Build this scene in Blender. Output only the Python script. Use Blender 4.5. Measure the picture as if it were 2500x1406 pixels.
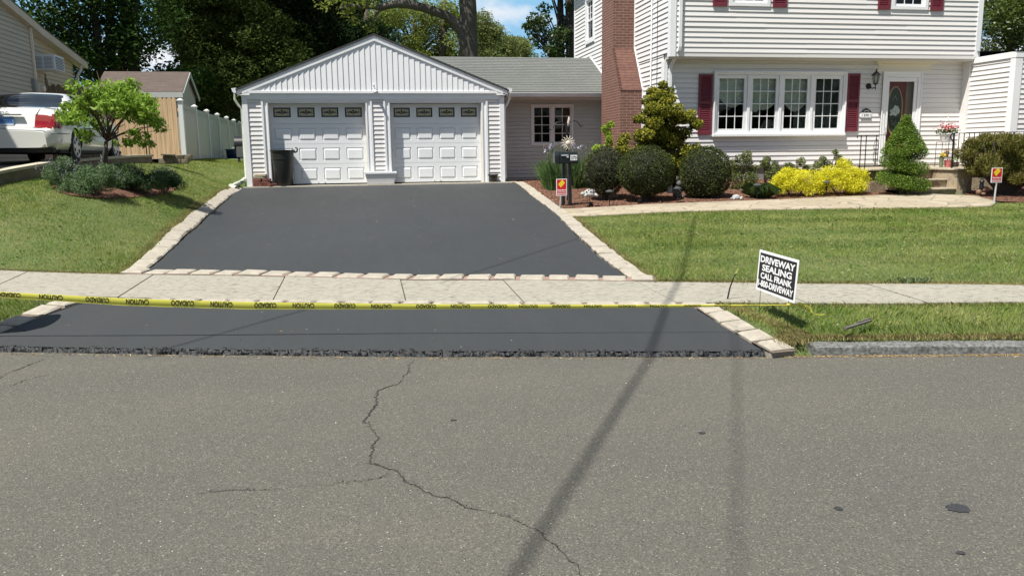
import bpy, math, random
import numpy as np
from mathutils import Vector, Matrix
R_=math.radians
sc=bpy.context.scene
for o in list(bpy.data.objects): bpy.data.objects.remove(o)
random.seed(7); rng=np.random.default_rng(7)
# ------------------------------------------------------------------ camera
F=1955.; PIT=R_(9.48); ROL=R_(.72); YAW=R_(10.1); EYE=1.6
rt=np.array([math.cos(YAW),-math.sin(YAW),0]); f0=np.array([math.sin(YAW),math.cos(YAW),0]); up=np.array([0,0,1.])
FW=f0*math.cos(PIT)-up*math.sin(PIT); DN=-up*math.cos(PIT)-f0*math.sin(PIT)
RX=math.cos(ROL)*rt+math.sin(ROL)*DN; RY=-math.sin(ROL)*rt+math.cos(ROL)*DN
CAM=np.array([0,0,EYE])
cd=bpy.data.cameras.new('camera'); cam=bpy.data.objects.new('camera',cd); sc.collection.objects.link(cam)
cd.sensor_width=36; cd.lens=F/2500*36; cd.clip_end=2000; cd.clip_start=.05
M=Matrix.Identity(4)
for i in range(3):
    M[i][0]=RX[i]; M[i][1]=-RY[i]; M[i][2]=-FW[i]; M[i][3]=CAM[i]
cam.matrix_world=M; sc.camera=cam
def P(u,v,x=None,y=None,z=None):
    """surveyed point: where the sight line of a photo pixel meets the plane x=, y= or z= (metres)"""
    d=FW+RX*(u-1250)/F+RY*(v-703)/F
    if y is not None: t=(y-CAM[1])/d[1]
    elif z is not None: t=(z-CAM[2])/d[2]
    else: t=(x-CAM[0])/d[0]
    return CAM+d*t
# ------------------------------------------------------------------ sky, sun, exposure
SDX,SDY=.42,.28           # shadow run per metre of height (x, y)
SUNL=math.sqrt(1+SDX**2+SDY**2); ELEV=math.asin(1/SUNL); 
sc.view_settings.view_transform='Standard'; sc.view_settings.look='None'
sc.view_settings.exposure=0.72; sc.view_settings.gamma=1
W=bpy.data.worlds.new('World'); sc.world=W; W.use_nodes=True
nt=W.node_tree; N=nt.nodes; L=nt.links; N.clear()
out=N.new('ShaderNodeOutputWorld'); bg=N.new('ShaderNodeBackground'); sky=N.new('ShaderNodeTexSky')
sky.sky_type='NISHITA'; sky.sun_disc=False; sky.sun_elevation=ELEV
sky.sun_rotation=math.atan2(-SDX,-SDY); sky.air_density=1.0; sky.dust_density=.6; sky.ozone_density=1.6
tc=N.new('ShaderNodeTexCoord'); mp=N.new('ShaderNodeMapping'); mp.inputs['Scale'].default_value=(1,1,2.2); mp.inputs['Location'].default_value=(.15,.3,.08)
nz=N.new('ShaderNodeTexNoise'); nz.inputs['Scale'].default_value=5.5; nz.inputs['Detail'].default_value=9; nz.inputs['Roughness'].default_value=.55
cr=N.new('ShaderNodeValToRGB'); cr.color_ramp.elements[0].position=.53; cr.color_ramp.elements[1].position=.66
mx=N.new('ShaderNodeMixRGB'); mx.inputs[2].default_value=(10.6,10.9,11.4,1)
L.new(tc.outputs['Generated'],mp.inputs[0]); L.new(mp.outputs[0],nz.inputs['Vector']); L.new(nz.outputs['Fac'],cr.inputs[0])
# pale summer sky towards the north behind the houses, low above the horizon
sx_=N.new('ShaderNodeSeparateXYZ'); L.new(tc.outputs['Generated'],sx_.inputs[0])
m1=N.new('ShaderNodeMapRange'); m1.interpolation_type='SMOOTHSTEP'; m1.inputs['From Min'].default_value=.15; m1.inputs['From Max'].default_value=.6; L.new(sx_.outputs['Y'],m1.inputs['Value'])
m2=N.new('ShaderNodeMapRange'); m2.interpolation_type='SMOOTHSTEP'; m2.inputs['From Min'].default_value=.75; m2.inputs['From Max'].default_value=.3; m2.inputs['To Min'].default_value=0; m2.inputs['To Max'].default_value=1; L.new(sx_.outputs['Z'],m2.inputs['Value'])
mm=N.new('ShaderNodeMath'); mm.operation='MULTIPLY'; L.new(m1.outputs[0],mm.inputs[0]); L.new(m2.outputs[0],mm.inputs[1])
mb_=N.new('ShaderNodeMixRGB'); mb_.inputs[2].default_value=(3.6,7.0,10.2,1); L.new(mm.outputs[0],mb_.inputs[0]); L.new(sky.outputs[0],mb_.inputs[1])
L.new(mb_.outputs[0],mx.inputs[1]); L.new(cr.outputs[0],mx.inputs[0]); L.new(mx.outputs[0],bg.inputs[0]); bg.inputs[1].default_value=.052
L.new(bg.outputs[0],out.inputs[0])
sd=bpy.data.lights.new('sun','SUN'); sd.energy=4.9; sd.angle=R_(.53); sd.color=(1,.955,.88)
so=bpy.data.objects.new('sun',sd); sc.collection.objects.link(so)
so.rotation_euler=Vector((SDX,SDY,-1)).to_track_quat('-Z','Y').to_euler(); so.location=(-20,-15,40)
# ------------------------------------------------------------------ helpers
def tag(o,label=None,cat=None,group=None,kind=None):
    if label: o['label']=label
    if cat: o['category']=cat
    if group: o['group']=group
    if kind: o['kind']=kind
    return o
def empty(name,loc,label=None,cat=None,group=None,rz=0):
    o=bpy.data.objects.new(name,None); sc.collection.objects.link(o); o.location=Vector([float(c) for c in loc]); o.rotation_euler=(0,0,rz)
    o.empty_display_size=.2
    return tag(o,label,cat,group)
def wloc(o):
    v=Vector((0,0,0))
    while o: v+=o.location; o=o.parent
    return v
class MB:
    def __init__(s): s.v=[]; s.f=[]; s.m=[]
    def add(s,vs,fs,mi=0):
        b=len(s.v); s.v+= [tuple(map(float,p)) for p in vs]
        for f in fs: s.f.append(tuple(b+i for i in f)); s.m.append(mi)
        return s
    def quad(s,a,b,c,d,mi=0): return s.add([a,b,c,d],[(0,1,2,3)],mi)
    def box(s,x0,x1,y0,y1,z0,z1,mi=0):
        vs=[(x,y,z) for z in (z0,z1) for y in (y0,y1) for x in (x0,x1)]
        return s.add(vs,[(0,2,3,1),(4,5,7,6),(0,1,5,4),(2,6,7,3),(0,4,6,2),(1,3,7,5)],mi)
    def obox(s,c,size,rot=(0,0,0),mi=0,jit=0):
        E=Matrix.Rotation(rot[2],3,'Z')@Matrix.Rotation(rot[1],3,'Y')@Matrix.Rotation(rot[0],3,'X')
        vs=[]
        for z in (-.5,.5):
            for y in (-.5,.5):
                for x in (-.5,.5):
                    p=E@Vector((x*size[0]+random.uniform(-jit,jit),y*size[1]+random.uniform(-jit,jit),z*size[2]+random.uniform(-jit,jit)/2)); vs.append((p.x+c[0],p.y+c[1],p.z+c[2]))
        return s.add(vs,[(0,2,3,1),(4,5,7,6),(0,1,5,4),(2,6,7,3),(0,4,6,2),(1,3,7,5)],mi)
    def bar(s,a,b,w,h,mi=0,upv=(0,0,1)):
        a=Vector([float(c) for c in a]); b=Vector([float(c) for c in b]); d=(b-a).normalized(); u=Vector(upv); sd_=d.cross(u)
        if sd_.length<1e-4: sd_=d.cross(Vector((0,1,0)))
        sd_.normalize(); u=sd_.cross(d)
        vs=[]
        for q in (a,b):
            for i,j in ((-1,-1),(1,-1),(1,1),(-1,1)): vs.append(q+sd_*(i*w/2)+u*(j*h/2))
        return s.add(vs,[(3,2,1,0),(4,5,6,7),(0,1,5,4),(1,2,6,5),(2,3,7,6),(3,0,4,7)],mi)
    def prism(s,poly,ex,mi=0):
        n=len(poly); ex=np.array(ex,float); vs=[np.array(p,float) for p in poly]; vs=vs+[p+ex for p in vs]
        fs=[tuple(range(n))[::-1],tuple(range(n,2*n))]+[(i,(i+1)%n,n+(i+1)%n,n+i) for i in range(n)]
        return s.add(vs,fs,mi)
    def tube(s,pts,r,n=8,mi=0,cap=True):
        pts=[Vector([float(c) for c in p]) for p in pts]; k=len(pts)
        rs=r if isinstance(r,(list,tuple)) else [r]*k
        vs=[];prev=None
        for i,p in enumerate(pts):
            d=(pts[min(i+1,k-1)]-pts[max(i-1,0)]).normalized()
            if prev is None:
                a=d.cross(Vector((0,0,1)));
                if a.length<.05: a=d.cross(Vector((0,1,0)))
            else: a=prev-d*prev.dot(d)
            a.normalize(); prev=a; b=d.cross(a)
            for j in range(n):
                t=2*math.pi*j/n; vs.append(p+(a*math.cos(t)+b*math.sin(t))*rs[i])
        fs=[]
        for i in range(k-1):
            for j in range(n):
                fs.append((i*n+j,i*n+(j+1)%n,(i+1)*n+(j+1)%n,(i+1)*n+j))
        if cap: fs.append(tuple(range(n))[::-1]); fs.append(tuple(range((k-1)*n,k*n)))
        return s.add(vs,fs,mi)
    def lathe(s,prof,c=(0,0,0),n=24,mi=0,ax='Z',sx=1,sy=1):
        vs=[]
        for r,z in prof:
            for j in range(n):
                t=2*math.pi*j/n; a,b=r*math.cos(t)*sx,r*math.sin(t)*sy
                p=(a,b,z) if ax=='Z' else ((a,z,b) if ax=='Y' else (z,a,b))
                vs.append((p[0]+c[0],p[1]+c[1],p[2]+c[2]))
        k=len(prof); fs=[]
        for i in range(k-1):
            for j in range(n): fs.append((i*n+j,i*n+(j+1)%n,(i+1)*n+(j+1)%n,(i+1)*n+j))
        fs.append(tuple(range(n))[::-1]); fs.append(tuple(range((k-1)*n,k*n)))
        return s.add(vs,fs,mi)
    def ball(s,c,r,mi=0,n=12,rot=None):
        if not isinstance(r,(tuple,list)): r=(r,r,r)
        vs=[];k=n//2+1
        for i in range(k):
            ph=math.pi*i/(k-1)
            for j in range(n):
                t=2*math.pi*j/n; q=Vector((r[0]*math.sin(ph)*math.cos(t),r[1]*math.sin(ph)*math.sin(t),-r[2]*math.cos(ph)))
                if rot: q=rot@q
                vs.append((c[0]+q.x,c[1]+q.y,c[2]+q.z))
        fs=[(i*n+j,i*n+(j+1)%n,(i+1)*n+(j+1)%n,(i+1)*n+j) for i in range(k-1) for j in range(n)]
        return s.add(vs,fs,mi)
    def build(s,name,mats,parent=None,smooth=False,bevel=0,label=None):
        me=bpy.data.meshes.new(name); off=wloc(parent)
        v=np.array(s.v,dtype=float).reshape(-1,3)-np.array(off)
        me.from_pydata(v.tolist(),[],s.f)
        if not isinstance(mats,(list,tuple)): mats=[mats]
        for m in mats: me.materials.append(m)
        if len(mats)>1: me.polygons.foreach_set('material_index',s.m)
        if smooth is True: me.polygons.foreach_set('use_smooth',[True]*len(s.f))
        elif smooth: 
            me.polygons.foreach_set('use_smooth',[True]*len(s.f)); me.set_sharp_from_angle(angle=R_(smooth))
        o=bpy.data.objects.new(name,me); sc.collection.objects.link(o)
        if parent: o.parent=parent
        if bevel:
            b=o.modifiers.new('bevel','BEVEL'); b.width=bevel; b.segments=2; b.limit_method='ANGLE'; b.angle_limit=R_(40)
        if label: o['label']=label
        return o
def npmesh(name,V,Fc,mats,parent=None,mi=None,smooth=False):
    """fast mesh from arrays; V (n,3), Fc (m,k)"""
    me=bpy.data.meshes.new(name); off=np.array(wloc(parent)) if parent else np.zeros(3)
    V=np.asarray(V,float)-off; n=len(V); m,k=Fc.shape
    me.vertices.add(n); me.vertices.foreach_set('co',V.astype(np.float32).ravel())
    me.loops.add(m*k); me.loops.foreach_set('vertex_index',Fc.astype(np.int32).ravel())
    me.polygons.add(m); me.polygons.foreach_set('loop_start',np.arange(0,m*k,k,dtype=np.int32))
    me.polygons.foreach_set('loop_total',np.full(m,k,dtype=np.int32))
    if not isinstance(mats,(list,tuple)): mats=[mats]
    for q in mats: me.materials.append(q)
    if mi is not None: me.polygons.foreach_set('material_index',mi.astype(np.int32))
    if smooth: me.polygons.foreach_set('use_smooth',np.ones(m,bool))
    me.update(calc_edges=True)
    o=bpy.data.objects.new(name,me); sc.collection.objects.link(o)
    if parent: o.parent=parent
    return o
def copy_thing(o,loc,rz=None,label=None):
    r=o.copy(); sc.collection.objects.link(r); r.location=Vector([float(c) for c in loc])
    if rz is not None: r.rotation_euler=(0,0,rz)
    if label: r['label']=label
    for ch in list(o.children):
        c=ch.copy(); sc.collection.objects.link(c); c.parent=r
        for g in list(ch.children):
            d=g.copy(); sc.collection.objects.link(d); d.parent=c
    return r
def text_mb(mb,txt,org,ux,uz,h,width=None,mi=0,bold=.0,lift=None,align='C',warp=None):
    """add flat lettering to a mesh: org=centre of baseline, ux,uz=unit axes, h=capital height, width=total width"""
    cu=bpy.data.curves.new('lettering','FONT'); cu.body=txt; cu.size=1; cu.offset=bold; cu.fill_mode='BOTH'; cu.resolution_u=3
    ob=bpy.data.objects.new('lettering',cu); sc.collection.objects.link(ob)
    bpy.context.view_layer.update()
    me=ob.to_mesh(); v=np.array([q.co[:] for q in me.vertices]).reshape(-1,3); fs=[tuple(p.vertices) for p in me.polygons]
    ob.to_mesh_clear(); bpy.data.objects.remove(ob); bpy.data.curves.remove(cu)
    if len(v)==0: return
    x0,x1=v[:,0].min(),v[:,0].max(); z0=0; z1=.73
    s=h/(z1-z0); sx=(width/(x1-x0)) if width else s
    xc=(x0+x1)/2 if align=='C' else x0
    org=np.array(org,float); ux=np.array(ux,float); uz=np.array(uz,float)
    pts=[org+ux*((q[0]-xc)*sx)+uz*(q[1]*s) for q in v]
    if lift is not None: pts=[p+np.array(lift) for p in pts]
    if warp: pts=[warp(p) for p in pts]
    mb.add(pts,fs,mi)
# ------------------------------------------------------------------ materials
def nodes(name):
    m=bpy.data.materials.new(name); m.use_nodes=True; t=m.node_tree; b=t.nodes['Principled BSDF']; return m,t,b
def ramp(t,src,stops):
    r=t.nodes.new('ShaderNodeValToRGB'); e=r.color_ramp.elements
    while len(e)>1: e.remove(e[0])
    e[0].position=stops[0][0]; e[0].color=(*stops[0][1],1)
    for p,c in stops[1:]:
        q=e.new(p); q.color=(*c,1)
    t.links.new(src,r.inputs[0]); return r.outputs[0]
def noise(t,scale,detail=4,rough=.55,vec=None,dist=0):
    n=t.nodes.new('ShaderNodeTexNoise'); n.inputs['Scale'].default_value=scale; n.inputs['Detail'].default_value=detail; n.inputs['Roughness'].default_value=rough; n.inputs['Distortion'].default_value=dist
    if vec: t.links.new(vec,n.inputs['Vector'])
    return n.outputs['Fac']
def wpos(t):
    return t.nodes.new('ShaderNodeNewGeometry').outputs['Position']
def stretched(t,src,s):
    m=t.nodes.new('ShaderNodeMapping'); m.inputs['Scale'].default_value=s; t.links.new(src,m.inputs[0]); return m.outputs[0]
def mixc(t,fac,a,b,mode='MIX'):
    m=t.nodes.new('ShaderNodeMixRGB'); m.blend_type=mode
    for i,q in ((0,fac),(1,a),(2,b)):
        if hasattr(q,'links'): t.links.new(q,m.inputs[i])
        elif i==0: m.inputs[0].default_value=q
        else: m.inputs[i].default_value=(*q,1)
    return m.outputs[0]
def math_(t,op,a,b=None):
    m=t.nodes.new('ShaderNodeMath'); m.operation=op
    for i,q in ((0,a),(1,b)):
        if q is None: continue
        if hasattr(q,'links'): t.links.new(q,m.inputs[i])
        else: m.inputs[i].default_value=q
    return m.outputs[0]
def bump(t,b,h,strength=.3,dist=.01,prev=None):
    n=t.nodes.new('ShaderNodeBump'); n.inputs['Strength'].default_value=strength; n.inputs['Distance'].default_value=dist
    t.links.new(h,n.inputs['Height'])
    if prev: t.links.new(prev,n.inputs['Normal'])
    t.links.new(n.outputs[0],b.inputs['Normal']); return n.outputs[0]
def mat(name,c,rough=.6,var=.12,scale=3,bs=0,bscale=60,metal=0,spec=.5,fine=0,trans=None,wscale=(1,1,1),coat=0):
    """plain surface: base colour broken by large and fine noise in world space, optional bump"""
    m,t,b=nodes(name); p=wpos(t); c=np.array(c)
    col=ramp(t,noise(t,scale,5,.6,stretched(t,p,wscale)),[(.25,c*(1-var)),(.75,np.minimum(c*(1+var),.95))])
    if fine: col=mixc(t,fine,col,ramp(t,noise(t,bscale*1.5,2,.5,p),[(.35,c*.5),(.65,np.minimum(c*1.5,.95))]))
    t.links.new(col,b.inputs['Base Color']); b.inputs['Roughness'].default_value=rough; b.inputs['Metallic'].default_value=metal
    b.inputs['Specular IOR Level'].default_value=spec
    if coat: b.inputs['Coat Weight'].default_value=coat; b.inputs['Coat Roughness'].default_value=.05
    if bs: bump(t,b,noise(t,bscale,4,.6,p),bs,.01)
    return m
def foliage(name,c1,c2,rough=.5,tr=.3,big=1.2,c3=None,spec=.3):
    m,t,b=nodes(name); g=t.nodes.new('ShaderNodeNewGeometry')
    r=g.outputs['Random Per Island']; nzb=noise(t,big,3,.5,g.outputs['Position'])
    f=math_(t,'ADD',math_(t,'MULTIPLY',r,.55),math_(t,'MULTIPLY',nzb,.5))
    st=[(.2,c1),(.8,c2)]
    if c3 is not None: st=[(.15,c1),(.55,c2),(.9,c3)]
    col=ramp(t,f,st); t.links.new(col,b.inputs['Base Color']); b.inputs['Roughness'].default_value=rough; b.inputs['Specular IOR Level'].default_value=spec
    tl=t.nodes.new('ShaderNodeBsdfTranslucent'); t.links.new(mixc(t,.5,col,(.25,.35,.02),'MIX') if 0 else col,tl.inputs[0])
    ms=t.nodes.new('ShaderNodeMixShader'); ms.inputs[0].default_value=tr
    t.links.new(b.outputs[0],ms.inputs[1]); t.links.new(tl.outputs[0],ms.inputs[2]); t.links.new(ms.outputs[0],t.nodes['Material Output'].inputs[0])
    return m
def glassmat(name,tint=(.6,.68,.66),refl=1.0):
    m=bpy.data.materials.new(name); m.use_nodes=True; t=m.node_tree; t.nodes.clear()
    o=t.nodes.new('ShaderNodeOutputMaterial'); tr=t.nodes.new('ShaderNodeBsdfTransparent'); tr.inputs[0].default_value=(*tint,1)
    gl=t.nodes.new('ShaderNodeBsdfGlossy'); gl.inputs['Roughness'].default_value=.02
    fr=t.nodes.new('ShaderNodeFresnel'); fr.inputs[0].default_value=1.6; ms=t.nodes.new('ShaderNodeMixShader')
    f=math_(t,'MULTIPLY',fr.outputs[0],refl)
    t.links.new(f,ms.inputs[0]); t.links.new(tr.outputs[0],ms.inputs[1]); t.links.new(gl.outputs[0],ms.inputs[2]); t.links.new(ms.outputs[0],o.inputs[0]); return m
def brickmat(name,axis,c1,c2,mortar,bw=.205,bh=.068,mo=.011):
    m,t,b=nodes(name); p=wpos(t); s=t.nodes.new('ShaderNodeSeparateXYZ'); t.links.new(p,s.inputs[0]); c=t.nodes.new('ShaderNodeCombineXYZ')
    t.links.new(s.outputs[axis],c.inputs[0]); t.links.new(s.outputs['Z'],c.inputs[1])
    k=t.nodes.new('ShaderNodeTexBrick'); k.inputs['Scale'].default_value=1; k.inputs['Brick Width'].default_value=bw; k.inputs['Row Height'].default_value=bh; k.inputs['Mortar Size'].default_value=mo*.7
    k.inputs['Color1'].default_value=(*c1,1); k.inputs['Color2'].default_value=(*c2,1); k.inputs['Mortar'].default_value=(*mortar,1); k.inputs['Mortar Smooth'].default_value=.15; k.inputs['Bias'].default_value=-.1
    t.links.new(c.outputs[0],k.inputs['Vector'])
    col=mixc(t,.35,k.outputs['Color'],ramp(t,noise(t,9,5,.65,p),[(.3,(.07,.028,.019)),(.7,(.21,.11,.08))]),'MIX')
    t.links.new(col,b.inputs['Base Color']); b.inputs['Roughness'].default_value=.85
    h=math_(t,'ADD',math_(t,'MULTIPLY',k.outputs['Fac'],-1.),math_(t,'MULTIPLY',noise(t,90,3,.6,p),.3)); bump(t,b,h,.8,.008)
    return m
WHITE=mat('white_trim',(.78,.79,.80),.45,.05,1.5,.08,30)
SIDE=mat('vinyl_siding',(.70,.685,.67),.5,.05,1.2,.15,25,wscale=(.3,.3,4))
SIDE2=mat('beige_siding',(.40,.37,.31),.6,.08,1.2,.15,25,wscale=(.3,.3,4))
DOORW=mat('garage_door_paint',(.76,.78,.79),.42,.03,1,.12,120)
TRIMG=mat('aged_trim',(.62,.58,.52),.6,.12,2)
BLACK=mat('black_metal',(.012,.012,.013),.38,.3,20)
BLACKP=mat('black_plastic',(.016,.017,.016),.42,.25,8,.15,90)
MAROON=mat('maroon_paint',(.15,.022,.035),.42,.15,6,.1,60)
MAROOND=mat('maroon_door',(.20,.022,.03),.4,.2,5)
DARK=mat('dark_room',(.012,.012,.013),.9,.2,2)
GLASS=glassmat('window_glass',(.78,.84,.82),.75); GLASSD=glassmat('dark_glass',(.45,.50,.50),.9)
DOORGL=glassmat('storm_glass',(.85,.88,.86),.4)
CURT=mat('curtain_cloth',(.72,.74,.66),.9,.1,8)
METAL=mat('gutter_metal',(.72,.74,.75),.35,.08,3)
GALV=mat('galvanised_post',(.55,.57,.6),.45,.1,6,metal=.3)
BARK=mat('bark',(.075,.062,.05),.95,.45,5,1.0,26,fine=.4,wscale=(1,1,.35))
BARKD=mat('dark_bark',(.032,.027,.022),.95,.4,5,1.0,26,fine=.4,wscale=(1,1,.35))
TWIG=mat('twig_bark',(.10,.06,.04),.8,.3,20,.5,90)
WOODF=mat('fence_wood',(.42,.30,.17),.8,.28,3,.5,35,wscale=(6,6,.35))
WOODD=mat('weathered_fence_wood',(.17,.13,.085),.85,.25,3,.5,35,wscale=(6,6,.35))
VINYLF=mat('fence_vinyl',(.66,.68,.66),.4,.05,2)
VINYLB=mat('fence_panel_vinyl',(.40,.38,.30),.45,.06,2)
CLAY=mat('ornament_stone',(.36,.36,.35),.7,.2,25,.3,80)
RED=mat('sign_red',(.50,.012,.018),.4,.05,4)
YEL=mat('sign_yellow',(.80,.62,.03),.4,.05,4)
TXTW=mat('sign_white',(.82,.83,.84),.4,.03,3)
SIGNK=mat('sign_black',(.012,.012,.013),.5,.1,4)
SOFF=mat('soffit_vinyl',(.55,.53,.49),.6,.06,2)
BLUEB=mat('blue_plastic',(.006,.02,.10),.45,.15,5)
PIPEG=mat('grey_pipe',(.42,.45,.38),.55,.2,9)
GREENH=mat('hose_green',(.02,.10,.055),.5,.2,9)
# ------------------------------------------------------------------ terrain
def wz(y): return .2+.05*(y-8.5)
CP=[(-14,13.5,.5),(-9,12.3,.4),(-6,11.35,.30),(-4.52,10.78,.25),(-2.9,10.2,.22),(.43,9,.205),(3,8.2,.2),(4.7,7.65,.2),(6.6,7.04,.2),(10,6.,.2),(18,3.6,.2),
 (-9,10.7,.32),(-6,9.75,.26),(-3.06,8.8,.2),(.36,7.75,.18),(3,7,.18),(6,6.35,.18),(10,5.3,.18),(18,3,.18),
 (3.4,5.68,.1),(5,5.36,.1),(8,4.8,.1),(14,3.6,.1),(-3.2,7.4,.07),(-6,8.25,.09),(-10,9.5,.1),(0,6.5,.05),
 (-2.75,12,wz(12)),(-2.8,14,wz(14)),(-2.9,16,wz(16)),(-3.0,18,wz(18)),(-3.1,20,wz(20)),(0,12,wz(12)),(0,15,wz(15)),(0,18,wz(18)),(3.2,12,wz(12)),(3.5,15,wz(15)),(3.7,18,wz(18)),
 (-3.1,21.5,.84),(0,21.5,.84),(3.8,21.5,.84),(0,26,.85),(-3.3,22.6,1.05),
 (-4.35,14.1,.98),(-4.7,15.6,1.18),(-5.6,15.6,1.24),(-5.75,14,1.14),(-5,18.5,1.36),(-5.1,21,1.49),(-5,24,1.52),(-3.5,25,1.38),(-4,19.5,1.12),(-3.9,12,.56),(-5.2,12.2,.76),
 (-8,14,1.3),(-8,18,1.45),(-8.6,24,1.52),(-4.5,30,1.56),(-10,40,1.6),(-14,20,1.4),
 (3.4,13.8,.47),(3.6,15,.52),(5,14.4,.55),(8,14,.58),(11.5,14,.62),(13.5,14,.66),(5,11,.38),(8,10,.40),(12,9,.42),
 (4.2,18,.74),(3.95,21.8,.85),(6,22,.88),(5,16.5,.62),(8,16.5,.72),(8,18.3,.9),(11,16.5,.75),(14.5,16.5,.85),(15,20,.95),(20,14,.8),(18,9,.5),
 (0,45,1.3),(15,45,1.2),(30,30,1),(30,10,.6),(-20,60,1.5),(10,70,1.4),(-20,14,.8)]
CP=np.array(CP,float)
def _U(d2): return np.where(d2>1e-12,d2*np.log(np.maximum(d2,1e-12)),0)
_n=len(CP); _K=_U(((CP[:,None,:2]-CP[None,:,:2])**2).sum(-1))+np.eye(_n)*.02; _Q=np.c_[np.ones(_n),CP[:,:2]]
_w=np.linalg.solve(np.block([[_K,_Q],[_Q.T,np.zeros((3,3))]]),np.r_[CP[:,2],0,0,0])
def TZ(x,y):
    x=np.atleast_1d(np.asarray(x,float)); y=np.atleast_1d(np.asarray(y,float)); sh=x.shape; x=x.ravel(); y=y.ravel(); o=np.empty(len(x))
    for i in range(0,len(x),20000):
        a=x[i:i+20000]; b=y[i:i+20000]
        d=(a[:,None]-CP[None,:,0])**2+(b[:,None]-CP[None,:,1])**2
        o[i:i+20000]=_U(d)@_w[:_n]+_w[_n]+_w[_n+1]*a+_w[_n+2]*b
    return np.clip(o,.03,1.75).reshape(sh)
def tz(x,y): return float(TZ([x],[y])[0])
def poly_at(pl,t):
    """resample polyline (k,2) at parameters t in 0..1 by x-length"""
    pl=np.array(pl,float); s=np.r_[0,np.cumsum(np.hypot(*np.diff(pl,axis=0).T))]; s/=s[-1]
    return np.c_[np.interp(t,s,pl[:,0]),np.interp(t,s,pl[:,1])]
def ruled(name,A,B,nu,nv,dz,mat_,parent=None,zf=None,edge=0,smooth=True,jit=0):
    tu=np.linspace(0,1,nu); a=poly_at(A,tu); b=poly_at(B,tu); tv=np.linspace(0,1,nv)
    XY=a[:,None]*(1-tv)[None,:,None]+b[:,None]*tv[None,:,None]
    if jit:
        XY[:,0]+=rng.normal(0,jit,(nu,2)); XY[:,-1]+=rng.normal(0,jit,(nu,2))
    Z=(zf or TZ)(XY[...,0],XY[...,1])+dz
    V=np.concatenate([XY,Z[...,None]],-1).reshape(-1,3)
    i,j=np.meshgrid(np.arange(nu-1),np.arange(nv-1),indexing='ij'); k=(i*nv+j).ravel()
    Fc=np.c_[k,k+1,k+nv+1,k+nv]
    # orient up
    p=V[Fc[0]]; 
    if np.cross(p[1]-p[0],p[3]-p[0])[2]<0: Fc=Fc[:,::-1]
    o=npmesh(name,V,Fc,mat_,parent,smooth=smooth)
    if edge:
        s=o.modifiers.new('thickness','SOLIDIFY'); s.thickness=edge; s.offset=-1
    return o
# polylines (x,y)
KERB=[(-40,17.6),(-10,9.35),(-6,8.15),(-3.12,7.27),(.28,6.33),(3.17,5.68),(5.2,5.28),(8,4.72),(14,3.6),(60,-5)]
SWN=[(-40,19.2),(-9,10.55),(-6,9.72),(-3.08,8.85),(-.84,8.17),(.36,7.77),(3.04,7.06),(5.94,6.35),(10,5.3),(60,-7+3.5)]
SWF=[(-40,20.6),(-9,12.25),(-6,11.3),(-4.52,10.78),(-2.94,10.23),(.43,8.98),(2.99,8.23),(4.66,7.65),(6.58,7.04),(10,6.0),(60,-2.8)]
def kerb_y(x): return np.interp(x,[p[0] for p in KERB],[p[1] for p in KERB])
def swn_y(x): return np.interp(x,[p[0] for p in SWN],[p[1] for p in SWN])
def swf_y(x): return np.interp(x,[p[0] for p in SWF],[p[1] for p in SWF])
# ground materials
def road_mat():
    m,t,b=nodes('worn_asphalt'); p=wpos(t)
    base=ramp(t,math_(t,'ADD',math_(t,'MULTIPLY',noise(t,.5,5,.6,p),.6),math_(t,'MULTIPLY',noise(t,1.1,4,.6,stretched(t,p,(.12,1.3,1))),.4)),[(.32,(.068,.070,.062)),(.5,(.090,.089,.076)),(.68,(.124,.116,.092))])
    base=mixc(t,.45,base,ramp(t,noise(t,120,3,.75,p),[(.36,(.035,.034,.031)),(.5,(.092,.088,.074)),(.66,(.19,.175,.14))]))
    base=mixc(t,math_(t,'MULTIPLY',noise(t,26,3,.7,p),.30),base,(.112,.100,.078))
    v=t.nodes.new('ShaderNodeTexVoronoi'); v.inputs['Scale'].default_value=34; t.links.new(p,v.inputs['Vector'])
    sp=math_(t,'LESS_THAN',v.outputs['Distance'],.11)
    s2=t.nodes.new('ShaderNodeSeparateColor'); t.links.new(v.outputs['Color'],s2.inputs[0])
    sp=math_(t,'MULTIPLY',sp,math_(t,'GREATER_THAN',s2.outputs[0],.86))
    base=mixc(t,sp,base,(.50,.48,.43))
    v2=t.nodes.new('ShaderNodeTexVoronoi'); v2.inputs['Scale'].default_value=140; t.links.new(p,v2.inputs['Vector'])
    s3=t.nodes.new('ShaderNodeSeparateColor'); t.links.new(v2.outputs['Color'],s3.inputs[0])
    base=mixc(t,math_(t,'MULTIPLY',math_(t,'GREATER_THAN',s3.outputs[1],.90),.55),base,(.22,.20,.16))
    base=mixc(t,math_(t,'MULTIPLY',math_(t,'LESS_THAN',s3.outputs[2],.11),.55),base,(.04,.04,.04))
    v4=t.nodes.new('ShaderNodeTexVoronoi'); v4.inputs['Scale'].default_value=.9; v4.inputs['Randomness'].default_value=1; t.links.new(p,v4.inputs['Vector'])
    t.links.new(base,b.inputs['Base Color']); b.inputs['Roughness'].default_value=.88; b.inputs['Specular IOR Level'].default_value=.35
    h=math_(t,'ADD',noise(t,110,3,.7,p),math_(t,'MULTIPLY',v2.outputs['Distance'],.6)); bump(t,b,h,.9,.005); return m
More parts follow.
